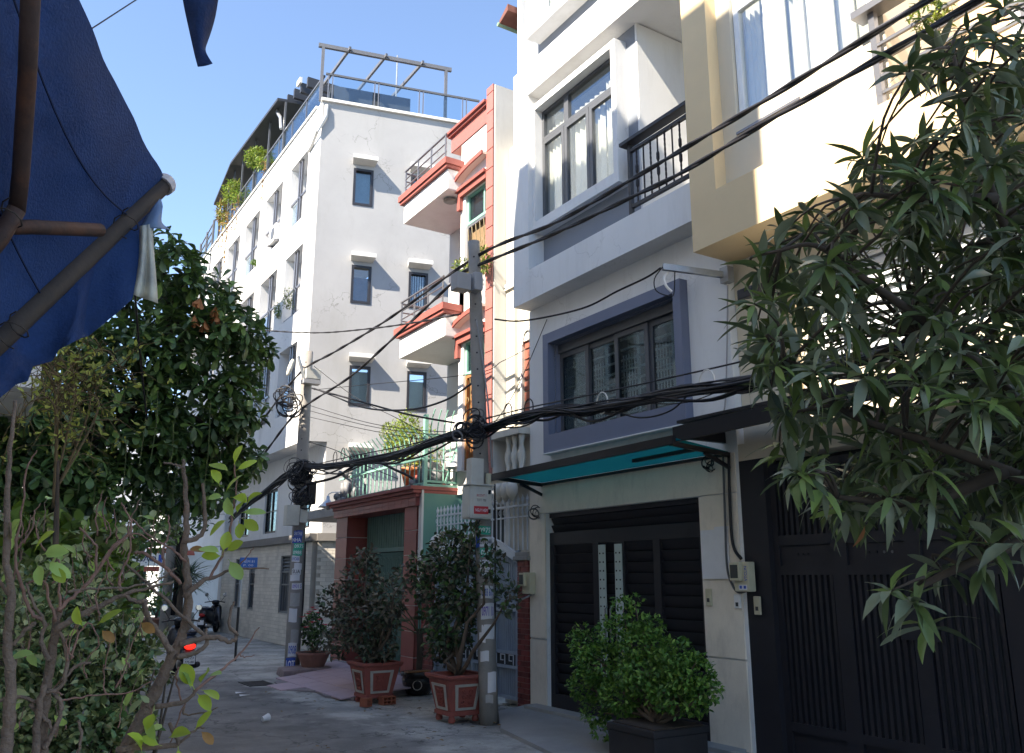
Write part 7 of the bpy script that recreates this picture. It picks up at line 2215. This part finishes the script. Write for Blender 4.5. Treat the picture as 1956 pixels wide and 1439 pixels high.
limb(LT, [(8, 1560), (12, 1440), (18, 1370), (22, 1300), (15, 1225), (22, 1140), (12, 1060), (14, 950), (17, 880), (27, 765)], 34, 9, D1, name='trunk')
limb(LT, [(70, 1560), (78, 1440), (84, 1347), (94, 1286), (106, 1203), (110, 1165)], 32, 18, D1 + .05, name='trunk')
limb(LT, [(60, 1560), (66, 1440), (73, 1360), (84, 1310)], 22, 14, D1 + .02, name='trunk')
for pts, w0, w1, m_ in (
    ([(108, 1203), (160, 1171), (204, 1152), (236, 1136), (290, 1122), (330, 1112)], 18, 6, None), ([(110, 1165), (140, 1140), (179, 1101), (217, 1044), (249, 1015), (246, 985), (232, 962)], 12, 4, M_REDTWIG),
    ([(182, 1095), (184, 1060), (180, 1037), (153, 1009)], 8, 5, M_REDTWIG), ([(113, 1168), (114, 1120), (113, 1068)], 8, 5, M_REDTWIG), ([(80, 1184), (61, 1171), (41, 1117), (29, 1063), (41, 980), (52, 900), (70, 860)], 11, 3, M_REDTWIG),
    ([(67, 1188), (46, 1208), (27, 1232)], 11, 9, None), ([(-10, 1342), (32, 1331), (77, 1344)], 9, 9, None), ([(86, 1325), (118, 1309), (128, 1251), (112, 1203)], 12, 9, None), ([(83, 1433), (112, 1376), (115, 1344), (105, 1325)], 13, 10, None),
    ([(94, 1262), (80, 1225), (85, 1190), (68, 1160), (50, 1115)], 13, 6, None), ([(118, 1300), (150, 1270), (172, 1268)], 9, 6, None), ([(136, 1262), (150, 1215), (170, 1190), (190, 1225), (182, 1240)], 6, 3, M_REDTWIG), ([(20, 1140), (-10, 1100)], 9, 7, None),
    ([(106, 1185), (95, 1150), (84, 1112), (52, 1115)], 8, 6, M_REDTWIG), ([(130, 1130), (160, 1126), (230, 1124), (300, 1110), (335, 1085)], 8, 4, None), ([(230, 1130), (228, 1100), (247, 1060), (248, 1015)], 8, 4, M_REDTWIG), ([(236, 1136), (256, 1148), (275, 1148)], 10, 12, None), ([(190, 1085), (230, 1035), (262, 1020), (290, 1035)], 6, 3, M_REDTWIG), ([(110, 1340), (170, 1330), (240, 1325), (290, 1300)], 5, 3, M_REDTWIG), ([(30, 1050), (60, 1010), (66, 975)], 6, 3, M_REDTWIG), ([(60, 1345), (92, 1380), (100, 1400)], 12, 8, None), ([(150, 1380), (156, 1410), (145, 1450)], 7, 8, None)):
    limb(LT, pts, w0, w1, D1 + .03, m_)
q = random.Random(31)
for kk in range(26):
    u, v = q.uniform(20, 260), q.uniform(990, 1330)
    limb(LT, [(u, v), (u + q.uniform(-18, 18), v - q.uniform(15, 40)), (u + q.uniform(-30, 30), v - q.uniform(45, 85))], 5, 2, D1 + q.uniform(0, .25), M_REDTWIG, 'twig')
xf2 = []
for kk in range(46):
    u, v = q.uniform(5, 300), q.uniform(1010, 1430)
    du, dv = q.uniform(-26, 30), -q.uniform(20, 70)
    dd = D1 + q.uniform(.05, .5)
    P_ = limb(LT, [(u, v), (u + du * .4, v + dv * .5), (u + du, v + dv)], 3.4, 1.6, dd, M_REDTWIG if kk % 2 else M_PRUNED, 'twig')
    for _ in range(q.randint(0, 3)):
        p = q.choice(P_)
        xf2.append(leaf_matrix(p, (rv() + Vector((0, 0, .4))), -FWD + Vector((0, 0, .8)) + rv() * .5, q.uniform(.022, .04)))
leaves(LT, 'leaf', LEAF_OVATE, [M_HEDGE2, M_BRIGHT2], xf2, 120)
xf = [pleaf(LT, u, v, D1, L, du, dv, .3, None) for u, v, L, du, dv in ((75, 1250, .08, -.9, .1), (185, 1195, .075, .5, .5), (65, 1055, .09, .4, .6), (80, 1060, .085, .8, .2), (70, 1075, .08, .5, -.7), (90, 1070, .08, .8, -.5), (25, 1040, .09, .2, .8), (100, 1080, .07, .6, -.6), (160, 1200, .07, -.4, .7))]
leaves(LT, 'leaf', LEAVES_ROUND, [M_BRIGHT2, M_BRIGHT], xf, 20)
leaves(LT, 'dead_leaf', LEAF_ROUND, M_SPOT, [pleaf(LT, 195, 1205, D1, .055, .7, -.4, .3, None), pleaf(FT, 270, 1190, D1 + .1, .06, .6, -.3, .3, None)], 5)

# ================================================================== MANGO TREE, right foreground
M_MANGO = mat('dark_mango_leaf', (.125, .18, .065), .42, .3, 5, obj_rand=.45, island=.45, trans=.22, spec=.45)
M_MANGO2 = mat('olive_mango_leaf', (.17, .24, .065), .4, .25, 5, obj_rand=.45, island=.45, trans=.3)
M_MANGO3 = mat('greyish_mango_leaf', (.22, .255, .16), .38, .2, 5, obj_rand=.3, island=.3, trans=.12, spec=.5)
mb_ = gz(2170, 1560)
mb_ = ad(2150, 1300, 3.9); mb_ = Vector((mb_.x, mb_.y, 0))
MG = thing('mango_tree', 'mango tree with long drooping leaves filling the right foreground', 'tree', mb_)
fork = ad(2080, 980, 3.9)
MB().tube(smooth_path([mb_, mb_.lerp(fork, .5) + Vector((.05, 0, 0)), fork], 4), [.1 - .005 * i for i in range(9)], 10).build('trunk', M_BARK, MG, smooth=True)
poly = [(1960, -40), (1830, 5), (1740, 120), (1715, 240), (1640, 300), (1560, 350), (1500, 440), (1440, 480), (1430, 600), (1440, 740), (1470, 830), (1500, 900), (1560, 985), (1660, 1010), (1740, 1040), (1850, 1060), (2040, 1060), (2120, 900), (2100, -40)]
hand = [(1800, 130), (1850, 60), (1840, 230), (1720, 330), (1640, 400), (1600, 450), (1480, 470), (1450, 520), (1440, 580), (1530, 560), (1600, 520), (1560, 620), (1480, 650), (1450, 690), (1520, 700), (1640, 640), (1500, 790), (1590, 770), (1650, 720), (1560, 880), (1520, 905), (1660, 870), (1620, 960), (1700, 950), (1780, 900), (1700, 1130), (1740, 1150), (1800, 1090), (1850, 1020), (1900, 650), (1880, 780), (1760, 560), (1750, 450), (1830, 380), (1900, 300), (1930, 160)]
q = random.Random(77)
pts = [(u, v, q.uniform(3.3, 4.2)) for u, v in hand]
while len(pts) < 250:
    u, v = q.uniform(1430, 2110), q.uniform(-40, 1230)
    if inside(u, v, poly) and q.random() < (.25 + .75 * ((u - 1430) / 520) ** 1.3 if v > 330 else .45):
        if v > 1000 and q.random() < .5:
            continue
        pts.append((u, v, q.uniform(3.3, 5.2)))
mains = []
for e in ([(2060, 900, 3.9), (1960, 780, 3.9), (1800, 640, 3.8), (1660, 540, 3.7), (1560, 470, 3.6), (1490, 480, 3.6)], [(2060, 860, 4.1), (1980, 600, 4.2), (1900, 380, 4.1), (1840, 200, 4.0), (1820, 90, 4.0)], [(2060, 960, 3.8), (1920, 900, 3.7), (1760, 840, 3.6), (1620, 790, 3.6), (1500, 700, 3.5)], [(2070, 1000, 3.9), (1940, 1040, 3.7), (1820, 1090, 3.6), (1740, 1130, 3.5)], [(2060, 900, 4.3), (1900, 760, 4.7), (1750, 640, 4.9)], [(1900, 380, 4.1), (1760, 380, 3.9), (1650, 370, 3.8)], [(1920, 900, 3.7), (1760, 960, 3.6), (1600, 950, 3.5)]):
    P = smooth_path([ad(*x) for x in e], 5)
    mains += P
    MB().tube(P, [.03 * (1 - .8 * i / len(P)) for i in range(len(P))], 8).build('limb', M_STEM, MG, smooth=True)
for _ in range(95):
    pts.append((q.uniform(1690, 2080), q.uniform(330, 1000), q.uniform(4.4, 5.6)))
xf = []
for u, v, dd in pts:
    c = ad(u, v, dd)
    s = min(mains, key=lambda p: (p - c).length)
    ax_ = (c - s)
    if ax_.length > .05:
        mid = s.lerp(c, .5) + Vector((q.gauss(0, .04), q.gauss(0, .04), .05))
        MB().tube(smooth_path([s, mid, c], 3), [.009 - .0008 * i for i in range(7)], 5).build('twig', M_STEM, MG, smooth=True)
    axis = (ax_.normalized() if ax_.length > .05 else rv()) + Vector((0, 0, .35)) + rv() * .35
    xf += rosette(c, axis, int(q.randint(8, 13)), q.uniform(.11, .18), .65, 1.85, .5)
    if q.random() < .6:
        xf += rosette(c - axis.normalized() * .12, axis, 6, q.uniform(.11, .165), 1.0, 1.9, .4)
leaves(MG, 'leaf', LEAVES_MANGO, [M_MANGO, M_MANGO, M_MANGO2, M_MANGO3, M_MANGO3], xf, 300, 'foliage')
leaves(MG, 'dead_leaf', LEAF_LANCE, M_DEADLEAF, [leaf_matrix(ad(u, v, 3.6), Vector((q.gauss(0, .3), q.gauss(0, .3), -1)), rv(), .09) for u, v in ((1880, 1010), (1652, 1005))], 8)
# lantern floodlight on the yellow house behind the leaves
P = ax(1440, 560, 6.6)
fl = thing('wall_floodlight', 'dark square floodlight on the yellow house wall among mango leaves', 'floodlight', P)
MB().hexa([P + Vector(q_) for q_ in ((-.1, -.14, -.06), (.12, -.14, .0), (.12, .14, .0), (-.1, .14, -.06), (-.1, -.14, .05), (.12, -.14, .1), (.12, .14, .1), (-.1, .14, .05))]).build('housing', M_IRON, fl, bevel=.01)
MB().tube([P + Vector((.1, 0, .04)), Vector((7.0, P.y, P.z + .06))], .02, 6).build('arm', M_IRON, fl)
